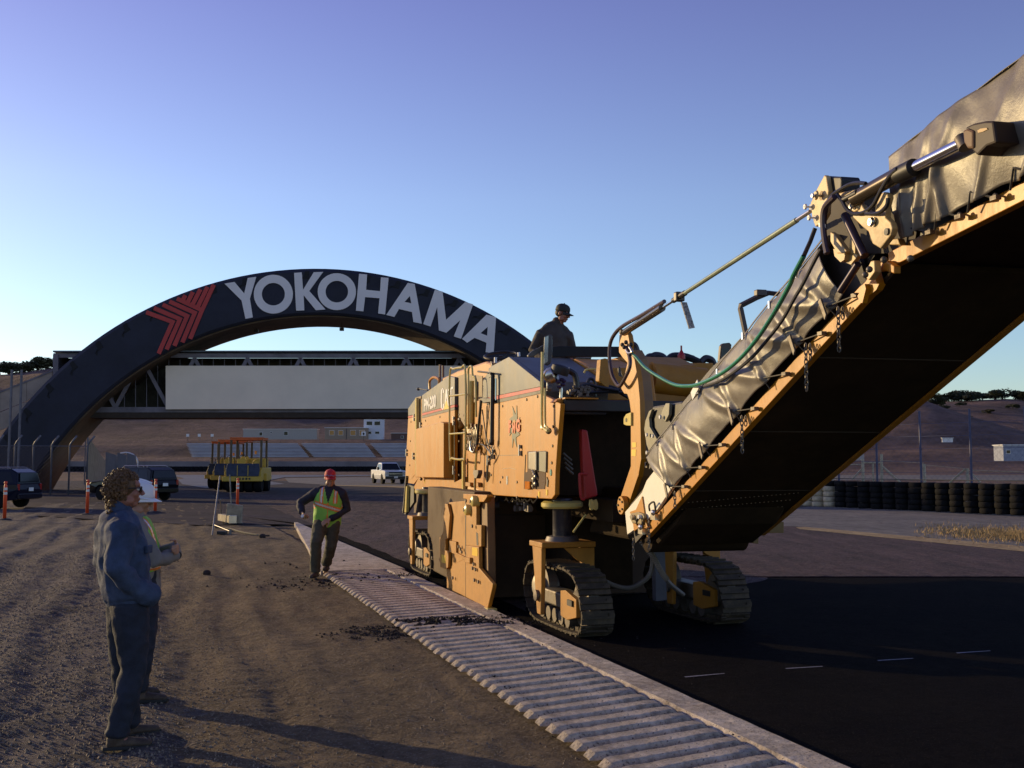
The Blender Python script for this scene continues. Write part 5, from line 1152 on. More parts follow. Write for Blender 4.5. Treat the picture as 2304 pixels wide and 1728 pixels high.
def cy5(name, a, b, r, rad, m, **k): return P(name, MB().cyl(C2.p3(*Z5(*a), r), C2.p3(*Z5(*b), r), rad, 18), m, auto=True, **k)
cy5('lift_cylinder', (810, 1205), (1180, 1000), -.14, .041, mat('cylinder_bronze', (.10, .075, .05), .25, .5))
cy5('cylinder_collar', (1170, 1010), (1300, 945), -.14, .045, BLK); cy5('cylinder_rod', (1290, 950), (1720, 735), -.14, .028, CHR)
cy5('rod_eye', (1690, 700), (1730, 780), -.14, .032, DST)
hp5('cylinder_bracket', [(1725, 610), (1790, 580), (1890, 560), (1955, 560), (1980, 740), (1900, 770), (1820, 850), (1770, 790), (1730, 760)], -.19, .12, mat('rusty_bracket', (.035, .016, .008), .6), bev=.01)
hp5('bracket_slot', [(1825, 640), (1850, 625), (1900, 618), (1910, 630), (1870, 650), (1830, 660)], -.194, .006, mat('ochre_slot', (.45, .26, .08), .5))
hp5('bracket_boss', [(1700, 640), (1740, 620), (1790, 640), (1790, 790), (1740, 790), (1710, 740)], -.20, .03, mat('rust_ring', (.16, .08, .035), .6), bev=.01)
hp5('black_flap', [(1190, 960), (1260, 890), (1480, 680), (1540, 655), (1470, 740), (1480, 830), (1310, 900), (1270, 900)], -.05, .1, BLK)
hp5('black_flap', [(1540, 650), (1640, 560), (1720, 490), (1725, 495), (1660, 560), (1570, 640)], -.05, .1, BLK)
cy5('dark_strut', (725, 1340), (890, 1680), -.10, .023, mat('strut_dark', (.05, .035, .05), .3, .4)); cy5('small_cylinder', (715, 1215), (830, 1155), -.17, .016, BLK)
hp5('tan_arm', [(605, 1480), (640, 1500), (740, 1640), (720, 1659), (660, 1659), (605, 1560)], -.10, .03, TANP, bev=.004); hp5('tan_arm', [(770, 1520), (810, 1590), (810, 1659), (760, 1659)], -.07, .03, TANP)
def hp6(name, l, r, th, m, **k): return hp5(name, l, r, th, m, f=Z6, **k)
hp6('tan_arm', [(630, 0), (700, 10), (735, 0), (720, 90), (690, 110), (640, 60)], -.09, .03, TANP); hp6('tan_arm', [(740, 0), (815, 0), (830, 60), (775, 130), (730, 110)], -.06, .03, TANP)
P('small_rod', MB().cyl(C1.p3(*Z6(690, 350), -.10), C1.p3(*Z6(835, 125), -.10), .021, 14), mat('strut_dark', (.05, .035, .05), .3, .4), auto=True)
hp6('pin_plate', [(905, 175), (940, 100), (970, 95), (975, 190), (925, 260), (880, 230)], -.10, .04, TANP, bev=.005); hp6('pin_plate', [(970, 130), (1060, 95), (1135, 140), (1135, 205), (1060, 180), (975, 190)], -.04, .04, YEL, bev=.005)
hp6('pin_plate', [(830, 390), (890, 290), (900, 330), (870, 450), (850, 440)], -.07, .03, YEL); hp6('flange_end', [(930, 290), (1010, 290), (985, 340), (860, 445), (850, 420)], -.04, .04, YEL)
for q in ((895, 215), (930, 170), (1050, 90), (1270, 80)): P('bolt', MB().ell(C1.p3(*Z6(*q), -.14), .018, None, 10, 8), DST, smooth=True)
cl = [[(900, 1080), (830, 1075), (760, 1090), (690, 1130), (620, 1180), (580, 1260), (560, 1400), (565, 1659)], [(1160, 960), (1090, 1030), (1020, 1150), (960, 1260), (880, 1320), (800, 1330), (740, 1290), (700, 1220), (660, 1170)], [(1085, 1200), (1075, 1260), (1030, 1310), (980, 1330), (900, 1330)], [(640, 1190), (560, 1280), (545, 1400), (560, 1560), (580, 1659)]]
for k, l in enumerate(cl): ptube('hydraulic_hose', smooth_pts([C2.p3(*Z5(*q), -.17-.01*k) for q in l], 7), (.011 if k < 3 else .018), HOSE if k < 3 else mat('spiral_hose', (.07, .04, .05), .4))
P('hose_tag', MB().slab([C2.p3(*Z5(x, y), -.20) for x, y in ((505, 1405), (560, 1415), (560, 1450), (508, 1440))], RV*.006), WHT)
# grating edge gap seen under the upper section: far side brace
cbox(C2, 'far_brace', .9, 1.0, -.35, -.06, CW-.06, CW-.01, BLK)
# swing arm frame
sa = [(345, 410), (358, 385), (400, 388), (418, 420), (428, 480), (425, 540), (470, 620), (500, 800), (515, 960), (520, 1200), (525, 1450), (500, 1600)]
sa2 = [(500, 260), (440, 440), (412, 560), (400, 560), (355, 470), (360, 420), (440, 180)]
sa3 = [(440, 1400), (440, 1050), (428, 960), (410, 908), (385, 905), (362, 868), (360, 800), (385, 770), (412, 650), (375, 610), (340, 560)]
P('swing_arm', MB().slab([S(*Z4(*q), .5) for q in sa]+[S(*Z2(*q), .5) for q in sa2]+[S(*Z4(*q), .5) for q in sa3], X1*.05), YEL, bev=.006)
P('swing_arm_web', MB().slab([S(*Z4(*q), .56) for q in ((425, 540), (470, 620), (500, 800), (515, 960), (520, 1200), (525, 1450))]+[S(*Z2(500, 260), .56), S(*Z2(440, 440), .56)]+[S(*Z4(*q), .56) for q in ((470, 1500), (480, 1200), (470, 960), (450, 700))], X1*.14), mat('web_brown', (.34, .19, .07), .5), bev=.006)
P('arm_lug', MB().slab([S(*Z4(*q), .48) for q in ((440, 1060), (400, 1075), (378, 1110), (380, 1160), (400, 1170), (440, 1172))], X1*.03), YELP, bev=.004); c = S(*Z4(402, 1125), .478); P('lug_hole', MB().cyl(c, c-X1*.003, .02, 12), BLK)
P('warning_label', MB().slab([S(*Z4(*q), .497) for q in ((450, 1310), (482, 1310), (482, 1350), (450, 1352))], X1*.002), DEC_Y); P('warning_label', MB().slab([S(*Z4(*q), .497) for q in ((445, 1370), (482, 1368), (480, 1425), (445, 1422))], X1*.002), DEC_Y)
c = S(*Z2(355, 505), .44); fl_ = P('pivot_disc', MB().revolve([(.088, 0), (.092, .015), (.092, .05), (.07, .06)], c, (1, 0, 0), 28), YEL, auto=True)
for k in range(5): q = k*1.257; cc = c+V((-.012, math.cos(q)*.060, math.sin(q)*.060)); P('bolt', MB().cyl(cc, cc+X1*.02, .011, 8), BLK, parent=fl_)
P('slot_dark', MB().slab([S(*Z4(*q), .498) for q in ((372, 770), (340, 760), (330, 700), (345, 680), (352, 690))], X1*.002), BLK)
# support strut from swing arm to hinge plate
pA = S(*Z4(385, 400), .5); pB = C2.p3(*Z5(440, 1310), -.15)
def on_line(px, py):
    # point of the strut seen at this pixel column
    best = None
    for k in range(201):
        p = pA.lerp(pB, k/200); w_ = MO+MXv*p.x+MYv*p.y+V((0, 0, p.z)); x = 1152+F*w_.x/(w_.y*math.cos(PITCH)+(w_.z-CH)*math.sin(PITCH))
        if best is None or abs(x-px) < best[0]: best = (abs(x-px), p)
    return best[1]
q1 = on_line(*Z4(700, 190)); q2 = on_line(*Z4(790, 140)); q3 = on_line(*Z4(890, 80)); q4 = on_line(*Z5(325, 1390))
P('strut_cylinder', MB().cyl(pA, q1, .033, 16), mat('cylinder_bronze', (.10, .075, .05), .25, .5), auto=True); P('strut_rod', MB().cyl(q1, q2, .013, 12), CHR, auto=True)
P('strut_tube', MB().cyl(q3, q4, .018, 12), mat('pale_green_tube', (.34, .38, .25), .3, .3), auto=True); P('strut_rod', MB().cyl(q4, pB, .013, 10), STL, auto=True)
P('strut_clamp', MB().cyl(q2, q3, .024, 12).box((q2+q3)/2, (.08, .06, .08)), mat('clamp_dark', (.08, .07, .06), .4, .6), bev=.01)
tg = (q2+q3)/2; P('strut_tag', MB().slab([tg+V((.0, -.04, -.05)), tg+V((.05, -.04, -.05)), tg+V((.12, -.04, -.26)), tg+V((.07, -.04, -.27))], V((0, .015, 0))), mat('mottled_tag', (.35, .33, .3), .5, var=.7, vs=60))
P('arm_pin', MB().box(pA+V((0, 0, .01)), (.09, .06, .04)), BLK, bev=.01)
ptube('hydraulic_hose', smooth_pts([on_line(*Z4(700, 190))+V((0, -.05, .05)), pA.lerp(q1, .5)+V((-.02, -.06, .05)), pA+V((-.03, -.04, .06)), S(*Z4(300, 420), .45), S(*Z4(268, 500), .44), S(*Z4(262, 600), .43), S(*Z4(280, 740), .43), S(*Z4(318, 820), .43), S(*Z4(352, 840), .43), S(*Z4(400, 760), .43), S(*Z4(432, 680), .44), S(*Z4(430, 600), .45), S(*Z4(400, 520), .46)], 8), .019, mat('spiral_hose', (.07, .04, .05), .4))
mb = MB()
for a, b in (((370, 500), .46), ((440, 500), .5), ((400, 480), .45), ((385, 520), .44)): mb.ell(S(*Z4(*a), b), .022, None, 8, 6)
P('fittings', mb, BLK, kind='stuff'); ptube('fitting_strap', smooth_pts([S(*Z4(400, 540), .45), S(*Z4(420, 570), .44), S(*Z4(450, 560), .44), S(*Z4(430, 520), .45)]), .012, STL)
# green hose, black hose along the tarp
pg = [ml(onplane(*Z4(435, 570), MO+MXv*.47, MXv))]
gp = [(480, 600), (560, 690), (680, 770), (800, 830), (900, 842), (1000, 828), (1180, 745), (1340, 620), (1480, 460), (1590, 300), (1680, 150), (1760, 0)]
base0 = S(*Z4(435, 570), .47); e1 = C1.px(*Z4(1000, 828), -.1)
pts = [base0]
for i, q in enumerate(gp):
    r = -.10 if i > 4 else None
    if r is None:
        w0 = i/5.0; a = S(*Z4(*q), .47); b = C1.p3(*Z4(*q), -.10); pts.append(a.lerp(b, w0))
    else: pts.append(C1.p3(*Z4(*q), -.11-.02*(i-4)))
pts += [C1.p3(*Z6(300, 220), -.28), C1.p3(*Z6(385, 60), -.28)]
ptube('green_hose', smooth_pts(pts, 6), .0145, GRN, seg=10)
ptube('hose_coupling', [pts[-1], C2.p3(*Z5(440, 1560), -.2), C2.p3(*Z5(480, 1450), -.18)], .013, BLK)
ptube('hose_end', [base0, S(*Z4(475, 600), .47)], .013, STL)
bh = [(1050, 845), (1180, 800), (1320, 710), (1450, 600), (1580, 450), (1700, 290), (1800, 110), (1860, 10)]
ptube('black_hose', smooth_pts([C1.p3(*Z4(*q), -.13) for q in bh]+[C1.p3(*Z6(490, 70), -.13), C1.p3(*Z6(530, 0), -.13)], 6), .0115, mat('matte_hose', (.035, .035, .045), .6), seg=8)
# canopy frame of the far console and far mirror
fr_ = [(1395, 430), (1390, 390), (1350, 200), (1352, 175), (1480, 110), (1580, 70), (1700, 85)]
P('console_frame', MB().tube([FR(*Z4(*q), -.2) for q in fr_], .032, 4), mat('frame_brown', (.075, .05, .045), .5))
P('frame_clamp', MB().box(FR(*Z4(1515, 72), -.2), (.12, .08, .07)), mat('frame_brown', (.075, .05, .045), .5), bev=.01)
P('far_mirror', MB().slab([FR(*Z4(x, y), .8) for x, y in ((1175, 640), (1188, 510), (1205, 488), (1260, 482), (1278, 500), (1270, 560), (1230, 620), (1200, 650))], V((0, .06, 0))), mat('mirror_back2', (.10, .07, .05), .5), bev=.008)
P('far_mirror_glass', MB().slab([FR(*Z4(x, y), .79) for x, y in ((1185, 640), (1195, 535), (1250, 530), (1255, 570), (1210, 630))], V((0, -.006, 0))), GLS)
# ================================================================== PEOPLE
SKIN = mat('skin', (.42, .22, .14), .5, var=.06, vs=20); SKINR = mat('skin_ruddy', (.34, .14, .09), .5, var=.06, vs=20)
DENJ = mat('denim_jacket_cloth', (.042, .066, .125), .85, var=.25, vs=9, bump=.004, bs=60, dirt=(.09, .12, .20, .4), dirts=6); DENT = mat('dark_jeans_cloth', (.018, .023, .040), .85, var=.25, vs=6, bump=.004, bs=60)
NAVY = mat('navy_jacket_cloth', (.018, .020, .034), .8, var=.2, vs=8, bump=.003, bs=50); OLV = mat('olive_trousers_cloth', (.070, .064, .042), .85, var=.2, vs=7, bump=.003, bs=50)
BRNJ = mat('brown_black_jacket_cloth', (.055, .042, .036), .75, var=.2, vs=7, bump=.003, bs=50)
VEST = mat('lime_vest', (.26, .58, .08), .7, var=.08, vs=9, bump=.003, bs=40); VORG = mat('vest_orange_band', (.85, .22, .04), .6); VSIL = mat('vest_silver_tape', (.72, .70, .66), .3, .2)
BOOT = mat('brown_boot', (.055, .035, .022), .7, dirt=(.16, .12, .08, .7), dirts=14); HAIR = mat('curly_brown_hair', (.15, .075, .028), .6, var=.35, vs=30); HAIRD = mat('dark_hair', (.02, .015, .012), .6)
CAPR = mat('red_cap_cloth', (.52, .02, .03), .7, var=.1, vs=20); CAPB = mat('black_cap_cloth', (.022, .024, .022), .7); HATW = mat('white_helmet', (.80, .80, .80), .25, var=.02)
def organic(name, mb, m, parent, voxel=.011, it=4, wr=0, wf=6, facem=None, label=None, stretch=(1, 1, .5)):
    me = mb.mesh(name, m if isinstance(m, list) else [m]); fixn(me)
    ob = bpy.data.objects.new(name+'_tmp', me); COL.objects.link(ob)
    r = ob.modifiers.new('r', 'REMESH'); r.mode = 'VOXEL'; r.voxel_size = voxel
    s = ob.modifiers.new('s', 'SMOOTH'); s.iterations = it; s.factor = .6
    dg = bpy.context.evaluated_depsgraph_get(); dg.update(); me2 = bpy.data.meshes.new_from_object(ob.evaluated_get(dg)); me2.name = name
    bpy.data.objects.remove(ob)
    me2.materials.clear()
    for q in (m if isinstance(m, list) else [m]): me2.materials.append(q)
    if wr:
        me2.update(); ns = [v.normal.copy() for v in me2.vertices]
        for v, n_ in zip(me2.vertices, ns):
            p = V((v.co.x*stretch[0], v.co.y*stretch[1], v.co.z*stretch[2]))*wf
            a = noise.noise(p); b = noise.noise(p*2.3+V((5, 3, 1)))
            v.co += n_*wr*((1-abs(a)*2.2)*.8+.5*b)
    for p in me2.polygons:
        p.use_smooth = True; p.material_index = facem(p.center) if facem else 0
    o = link(name, me2, parent)
    if label: o['label'] = label
    return o
def rotz(a): return M4.Rotation(a, 3, 'Z')
def hand(mb, w, d, pn, th, curl=.35, s=1.0):
    # wrist w, direction d of the palm, palm normal pn, th = side of the thumb; five separate fingers
    w, d, pn = V(w), V(d).normalized(), V(pn).normalized(); sd = d.cross(pn).normalized()*th
    c = w+d*.045*s; rot = M4((sd, pn, d)).transposed().to_3x3() if False else None
    mb.loft([w, w+d*.045*s, w+d*.085*s], [(.027*s, .018*s), (.040*s, .016*s), (.040*s, .014*s)], side=sd, seg=14)
    for k, (off, L) in enumerate(((.030, .070), (.010, .078), (-.010, .073), (-.029, .058))):
        p = w+d*.088*s+sd*off*s; dd = d.copy(); pts = [p-d*.012*s]
        for j in range(3):
            a = curl*(1+.5*j); dd = (dd*math.cos(a)+pn*math.sin(a)).normalized(); p = p+dd*L*s*(.42, .32, .26)[j]; pts.append(p)
        mb.loft(pts, [.0085*s, .0088*s, .0080*s, .0068*s], side=sd, seg=8)
    p = w+d*.03*s+sd*.030*s; dd = (d*.6+sd*.75+pn*.25).normalized(); q = p+dd*.038*s; dd2 = (d*.85+sd*.2+pn*.5).normalized()
    mb.loft([p, q, q+dd2*.032*s, q+(dd2+pn*.3).normalized()*.056*s], [.013*s, .0115*s, .0098*s, .008*s], side=pn, seg=8)
def head(mb, c, yaw, pitch, roll=0):
    R3 = M4.Rotation(yaw, 3, 'Z') @ M4.Rotation(pitch, 3, 'X') @ M4.Rotation(roll, 3, 'Y'); c = V(c)
    def q(x, y, z): return c+R3 @ V((x, y, z))
    E_ = lambda p, r: mb.ell(q(*p), r, R3, 20, 14)
    E_((0, -.012, .03), (.076, .097, .088)); E_((0, .022, -.03), (.060, .066, .082)); E_((0, .055, -.095), (.030, .028, .022)); E_((0, .070, .028), (.055, .022, .02))
    for s in (-1, 1):
        E_((s*.036, .060, -.030), (.026, .028, .026)); E_((s*.078, -.006, -.008), (.011, .023, .033)); E_((s*.048, .02, -.075), (.02, .04, .028)); E_((s*.012, .104, -.034), (.010, .012, .009))
    mb.loft([q(0, .086, .010), q(0, .102, -.012), q(0, .114, -.032)], [.009, .011, .013], seg=8)
    E_((0, .086, -.062), (.026, .012, .007)); E_((0, .083, -.073), (.022, .011, .008))
    return q, R3
def eyes(q, R3, parent):
    for s in (-1, 1):
        e = part('eye', MB().ell(q(s*.031, .078, -.001), .0125, None, 12, 8), mat('eye_white', (.7, .66, .6), .2), parent, smooth=True)
        part('iris', MB().ell(q(s*.031, .0885, -.001), .0055, None, 8, 6), mat('eye_dark', (.03, .02, .015), .1), e, smooth=True)
def torsoP(hip, sh, nk, wd=.18, dp=.115, w2=.20, d2=.12):
    hip, sh = V(hip), V(sh); return hip, sh
def person(name, label, loc, rz, J, scale=1):
    o = thing(name, label, 'person', loc, rz); o.scale = (scale,)*3; return o
def build(root, J, skin=SKIN):
    # J: joints in the person's frame, facing +Y, right side is +X
    mb = MB(); hp, ch, nk = V(J['hip']), V(J['chest']), V(J['neck']); sx = V(J.get('sx', (1, 0, 0)))
    mb.loft([hp-V((0, 0, .04)), hp.lerp(ch, .35), hp.lerp(ch, .75), ch, nk], [(.135, .095), (.125, .09), (.15, .10), (.155, .09), (.06, .055)], side=sx)
    mb.loft([nk-V((0, 0, .03)), V(J['head'])+V((0, -.015, -.06))], [(.056, .058), (.052, .055)], side=sx)
    for s in 'LR':
        a, b, c = V(J['sh'+s]), V(J['el'+s]), V(J['wr'+s]); mb.loft([ch.lerp(a, .5), a, a.lerp(b, .4), b, b.lerp(c, .3), c], [(.055, .05), (.052, .055), .043, .036, .038, (.026, .021)], side=(0, 1, 0))
        h, k, n_ = V(J['hp'+s]), V(J['kn'+s]), V(J['an'+s]); mb.loft([h, h.lerp(k, .4), k, k.lerp(n_, .35), n_], [.082, .075, .052, .053, .036], side=(1, 0, 0))
        mb.loft([n_+V((0, 0, -.02)), n_+V(J['ft'+s])*.6+V((0, 0, -.055)), n_+V(J['ft'+s])+V((0, 0, -.06))], [(.035, .03), (.038, .025), (.03, .018)], side=(1, 0, 0))
        hd = J.get('hd'+s)
        if hd: hand(mb, c, hd[0], hd[1], hd[2], hd[3])
    q, R3 = head(mb, J['head'], J.get('yaw', 0), J.get('pitch', 0), J.get('roll', 0))
    organic('body', mb, skin, root, .0062, 2); eyes(q, R3, root)
    return q, R3
def trousers(root, J, m, r=(.128, .105, .078, .070, .066), wr=.010, hem=.03):
    mb = MB(); hp = V(J['hip'])
    mb.loft([hp+V((0, 0, .10)), hp, hp-V((0, 0, .07))], [(.165, .118), (.178, .125), (.160, .118)], side=J.get('sx', (1, 0, 0)))
    for s in 'LR':
        h, k, n_ = V(J['hp'+s]), V(J['kn'+s]), V(J['an'+s])
        mb.loft([h+V((0, 0, -.02)), h.lerp(k, .45), k, k.lerp(n_, .5), n_+V((0, 0, hem+.02)), n_+V((0, -.005, hem-.02))], [r[0]*.86, r[1], r[2], r[3], r[4], r[4]+.006], side=(1, 0, 0))
    return organic('trousers', mb, m, root, .012, 2, wr, 9, stretch=(1, 1, 1.1))
def boots(root, J):
    for s in 'LR':
        n_, f = V(J['an'+s]), V(J['ft'+s]); fd = V((f.x, f.y, 0)).normalized(); mb = MB()
        zb = n_.z-.085
        mb.loft([n_+V((0, 0, .07)), n_+V((0, 0, -.01)), n_-fd*.025+V((0, 0, -.045))], [(.050, .055), (.048, .056), (.044, .055)], side=(1, 0, 0), seg=14)
        mb.loft([n_-fd*.055+V((0, 0, -.052)), n_+fd*.06+V((0, 0, -.048)), n_+fd*.15+V((0, 0, -.056)), n_+fd*.19+V((0, 0, -.060))], [(.040, .028), (.046, .034), (.048, .027), (.036, .020)], side=fd.cross(V((0, 0, 1))), seg=16)
        o = organic('boot', mb, BOOT, root, .008, 2)
        sd = fd.cross(V((0, 0, 1))); pr = [n_-fd*.095, n_-fd*.085+sd*.038, n_+fd*.06+sd*.045, n_+fd*.15+sd*.050, n_+fd*.205+sd*.025, n_+fd*.212, n_+fd*.205-sd*.025, n_+fd*.15-sd*.050, n_+fd*.06-sd*.045, n_-fd*.085-sd*.038]
        part('sole', MB().slab([V((p.x, p.y, zb)) for p in pr], (0, 0, .022)), RUB, o, bev=.004)
def jacket(root, J, m, fat=1.0, wr=.010, hem=.10, facem=None, sleeves=True, name='jacket', mats=None, cuff=0, collar=True, wf=8, extra=()):
    mb = MB(); hp, ch, nk = V(J['hip']), V(J['chest']), V(J['neck']); sx = J.get('sx', (1, 0, 0)); f = fat
    mb.loft([hp+(hp-ch).normalized()*(.02-hem+.10), hp.lerp(ch, .30), hp.lerp(ch, .7), ch+V((0, 0, -.01)), ch.lerp(nk, .55), nk+V((0, 0, -.01))],
            [(.178*f, .128*f), (.180*f, .132*f), (.190*f, .135*f), (.180*f, .118*f), (.13*f, .095*f), (.072, .070)], side=sx, seg=28)
    for l_, r_ in extra: mb.loft(l_, r_, side=(1, 0, 0))
    if collar: mb.loft([nk+V((0, -.005, -.03)), nk+V((0, -.008, .025))], [(.076, .074), (.070, .070)], side=sx)
    if sleeves:
        for s in 'LR':
            a, b, c = V(J['sh'+s]), V(J['el'+s]), V(J['wr'+s])
            mb.loft([nk+V((0, 0, -.045)), nk.lerp(a, .5)+V((0, 0, -.015)), a+V((0, 0, .0))], [(.062, .062), (.060, .068), (.070, .075)], side=(0, 1, 0))
            mb.loft([ch.lerp(a, .45)+V((0, 0, -.005)), a+(a-ch)*.04+V((0, 0, -.02)), a.lerp(b, .45), b, b.lerp(c, .45), b.lerp(c, .93)], [(.085, .08), (.082*f, .086*f), .068*f, .060*f, .056*f, .044*f], side=(0, 1, 0))
    return organic(name, mb, mats or m, root, .011, 3, wr, wf, facem, stretch=(1, 1, .9))
def cap(root, q, R3, m, brim=1, helmet=False):
    mb = MB(); n = 24; rings = []
    pr = [(.093, -.0), (.094, .03), (.088, .065), (.068, .093), (.036, .109), (.006, .114)] if not helmet else [(.118, -.005), (.117, .02), (.113, .055), (.098, .09), (.066, .115), (.03, .124), (.006, .126)]
    for r, z in pr: mb.v += [q(r*.90*math.cos(2*math.pi*k/n), -.012+r*1.15*math.sin(2*math.pi*k/n), .022+z) for k in range(n)]
    mb.f = [(i*n+k, i*n+(k+1) % n, (i+1)*n+(k+1) % n, (i+1)*n+k) for i in range(len(pr)-1) for k in range(n)]+[tuple(range((len(pr)-1)*n, len(pr)*n))]
    o = part('helmet_shell' if helmet else 'cap_crown', mb, m, root, smooth=True, sol=.003)
    mb = MB(); B = .075 if not helmet else .055; rr = pr[0][0]; y0_ = -.012+rr*1.15
    def bf(u, v):
        a = math.pi*(.5+(u-.5)*(.72 if not helmet else 1.0)); ex = B*math.sin(math.pi*min(1, max(0, u)))**.5*v
        return q(rr*.90*math.cos(a)*(1+.25*v*0), -.012+rr*1.15*math.sin(a)+ex, .022+.002-.018*v-.025*v*(2*u-1)**2)
    mb.grid(bf, 16, 5); part('peak', mb, m, o, smooth=True, sol=.004)
    if helmet:
        mb = MB(); nn = 30
        for r in (0, .012): mb.v += [q((rr+r)*.92*math.cos(2*math.pi*k/nn), -.012+(rr+r)*1.15*math.sin(2*math.pi*k/nn), .018-r*.2) for k in range(nn)]
        mb.f = [(k, (k+1) % nn, nn+(k+1) % nn, nn+k) for k in range(nn)]; part('rim', mb, m, o, smooth=True, sol=.004)
        part('ridge', MB().tube([q(0, -.012-.10+.2*k/8, .022+.108+.020*math.sin(math.pi*k/8)) for k in range(9)], .008, 8), m, o, smooth=True)
    else: part('cap_button', MB().ell(q(0, -.012, .138), .008, None, 8, 6), m, o, smooth=True)
    return o
# --- man in denim, back and right side to the camera, hands in the jacket pockets
pd = gnd(278, 1672); hd_ = math.atan2(-.88, .47)      # facing right and a little away
J = dict(hip=(0, 0, .93), chest=(0, -.07, 1.36), neck=(0, -.06, 1.47), head=(0, -.035, 1.60), yaw=-.1, pitch=-.03,
         shR=(.18, -.07, 1.35), shL=(-.18, -.07, 1.35), elR=(.27, -.11, 1.12), elL=(-.27, -.11, 1.12), wrR=(.20, .04, .97), wrL=(-.20, .04, .97),
         hdR=((-.4, .75, -.35), (-1, -.2, 0), -1, .3), hdL=((.4, .75, -.35), (1, -.2, 0), 1, .3),
         hpR=(.095, 0, .90), hpL=(-.095, 0, .90), knR=(.11, .03, .49), knL=(-.13, .0, .49), anR=(.12, -.05, .088), anL=(-.15, .05, .088), ftR=(.03, .15, 0), ftL=(-.03, .15, 0))
p1 = person('person', 'curly haired man in blue denim jacket and dark jeans standing nearest the camera at left', (pd.x, pd.y, gz(pd.x, pd.y)+.004), hd_, J, 1.0)
q, R3 = build(p1, J, SKINR); trousers(p1, J, DENT, wr=.010); boots(p1, J)
jk = jacket(p1, J, DENJ, 1.15, .014, .12, extra=[([(.20, .02, .99), (.18, .08, .95), (.14, .13, .93)], [.062, .066, .062]), ([(-.20, .02, .99), (-.18, .08, .95), (-.14, .13, .93)], [.062, .066, .062])])
part('jacket_hem', MB().loft([V((0, 0, .895)), V((0, 0, .935))], [(.200, .146), (.204, .150)], seg=28), DENJ, p1, smooth=True)
pass
for s in (.13,): part('pocket_flap', MB().box((s, .10, 1.22), (.09, .02, .05), rotz(-.5)), DENJ, p1, bev=.006)
mb = MB(); rnd = random.Random(4)
for _ in range(2600):
    d = V((rnd.gauss(0, 1), rnd.gauss(0, 1), rnd.gauss(0, 1))).normalized()
    if d.y > .35 and d.z < .45: continue
    if d.z < -.75: continue
    r = V((.094, .108, .110)); p = V((d.x*r.x, -.018+d.y*r.y, .012+d.z*r.z)); p *= rnd.uniform(.86, 1.06)
    if d.z < -.1: p.y -= .012; 
    c = q(*p); s = rnd.uniform(.005, .010); mb.ell(c, (s, s*.8, s*1.1), rotz(rnd.random()*6), 6, 4)
for _ in range(420):
    p = V((rnd.gauss(0, .045), -.078+rnd.gauss(0, .014), -.105+rnd.gauss(0, .028))); s = rnd.uniform(.005, .010); mb.ell(q(*p), s, None, 6, 4)
part('hair', mb, HAIR, p1)
part('scalp_hair', MB().ell(q(0, -.02, .022), (.088, .100, .100), R3, 20, 14), HAIR, p1, smooth=True)
g_ = part('sunglasses', MB().box(q(.034, .098, .0), (.052, .008, .036), R3).box(q(-.034, .098, .0), (.052, .008, .036), R3), GLS, p1, bev=.004)
[part('temple', MB().tube([q(k_*.060, .096, .008), q(k_*.084, .03, .006), q(k_*.084, -.01, .0)], .0035, 6), BLK, g_) for k_ in (1, -1)]
# --- man in white helmet behind him, arms folded over a safety vest
ph = gnd(312, 1575); 
J = dict(hip=(0, 0, .86), chest=(0, -.05, 1.24), neck=(0, -.06, 1.34), head=(0, -.05, 1.455), yaw=-.05, pitch=-.12,
         shR=(.17, -.04, 1.235), shL=(-.17, -.04, 1.235), elR=(.22, .10, 1.02), elL=(-.22, .10, 1.02), wrR=(.0, .25, 1.05), wrL=(.02, .235, 1.10),
         hdR=((-.95, .05, .15), (0, -1, 0), 1, .25), hdL=((.95, .1, -.05), (0, -1, -.1), -1, .35),
         hpR=(.09, 0, .84), hpL=(-.09, 0, .84), knR=(.10, .03, .46), knL=(-.10, .03, .46), anR=(.10, .0, .088), anL=(-.11, -.06, .088), ftR=(.02, .15, 0), ftL=(-.03, .15, 0))
p2 = person('person', 'man in white hard hat and lime vest, arms folded, behind the denim jacket man', (ph.x, ph.y, gz(ph.x, ph.y)+.004), math.atan2(-.93, .30), J, 1.02)
q, R3 = build(p2, J, SKIN); trousers(p2, J, DENT); boots(p2, J)
def vest_m(c):
    if abs(c.z-.98) < .035: return 1 if abs(c.z-.98) > .015 else 2
    if abs(abs(c.x)-.10) < .028 and c.z > 1.0: return 1 if abs(abs(c.x)-.10) > .012 else 2
    return 0
shirt = mat('grey_shirt_cloth', (.22, .20, .18), .85, var=.1, vs=9)
jacket(p2, J, shirt, .98, .008, .06, name='shirt', sleeves=True)
jacket(p2, J, VEST, 1.07, .006, .20, facem=vest_m, sleeves=False, name='vest', mats=[VEST, VORG, VSIL], collar=False)
cap(p2, q, R3, HATW, helmet=True)
part('hair', MB().ell(q(0, -.03, -.0), (.083, .085, .075), R3, 16, 10), HAIRD, p2, smooth=True)
part('watch', MB().revolve([(.029, 0), (.031, .01), (.029, .02)], V((.04, .245, 1.045)), (1, .1, 0), 14), BLK, p2)
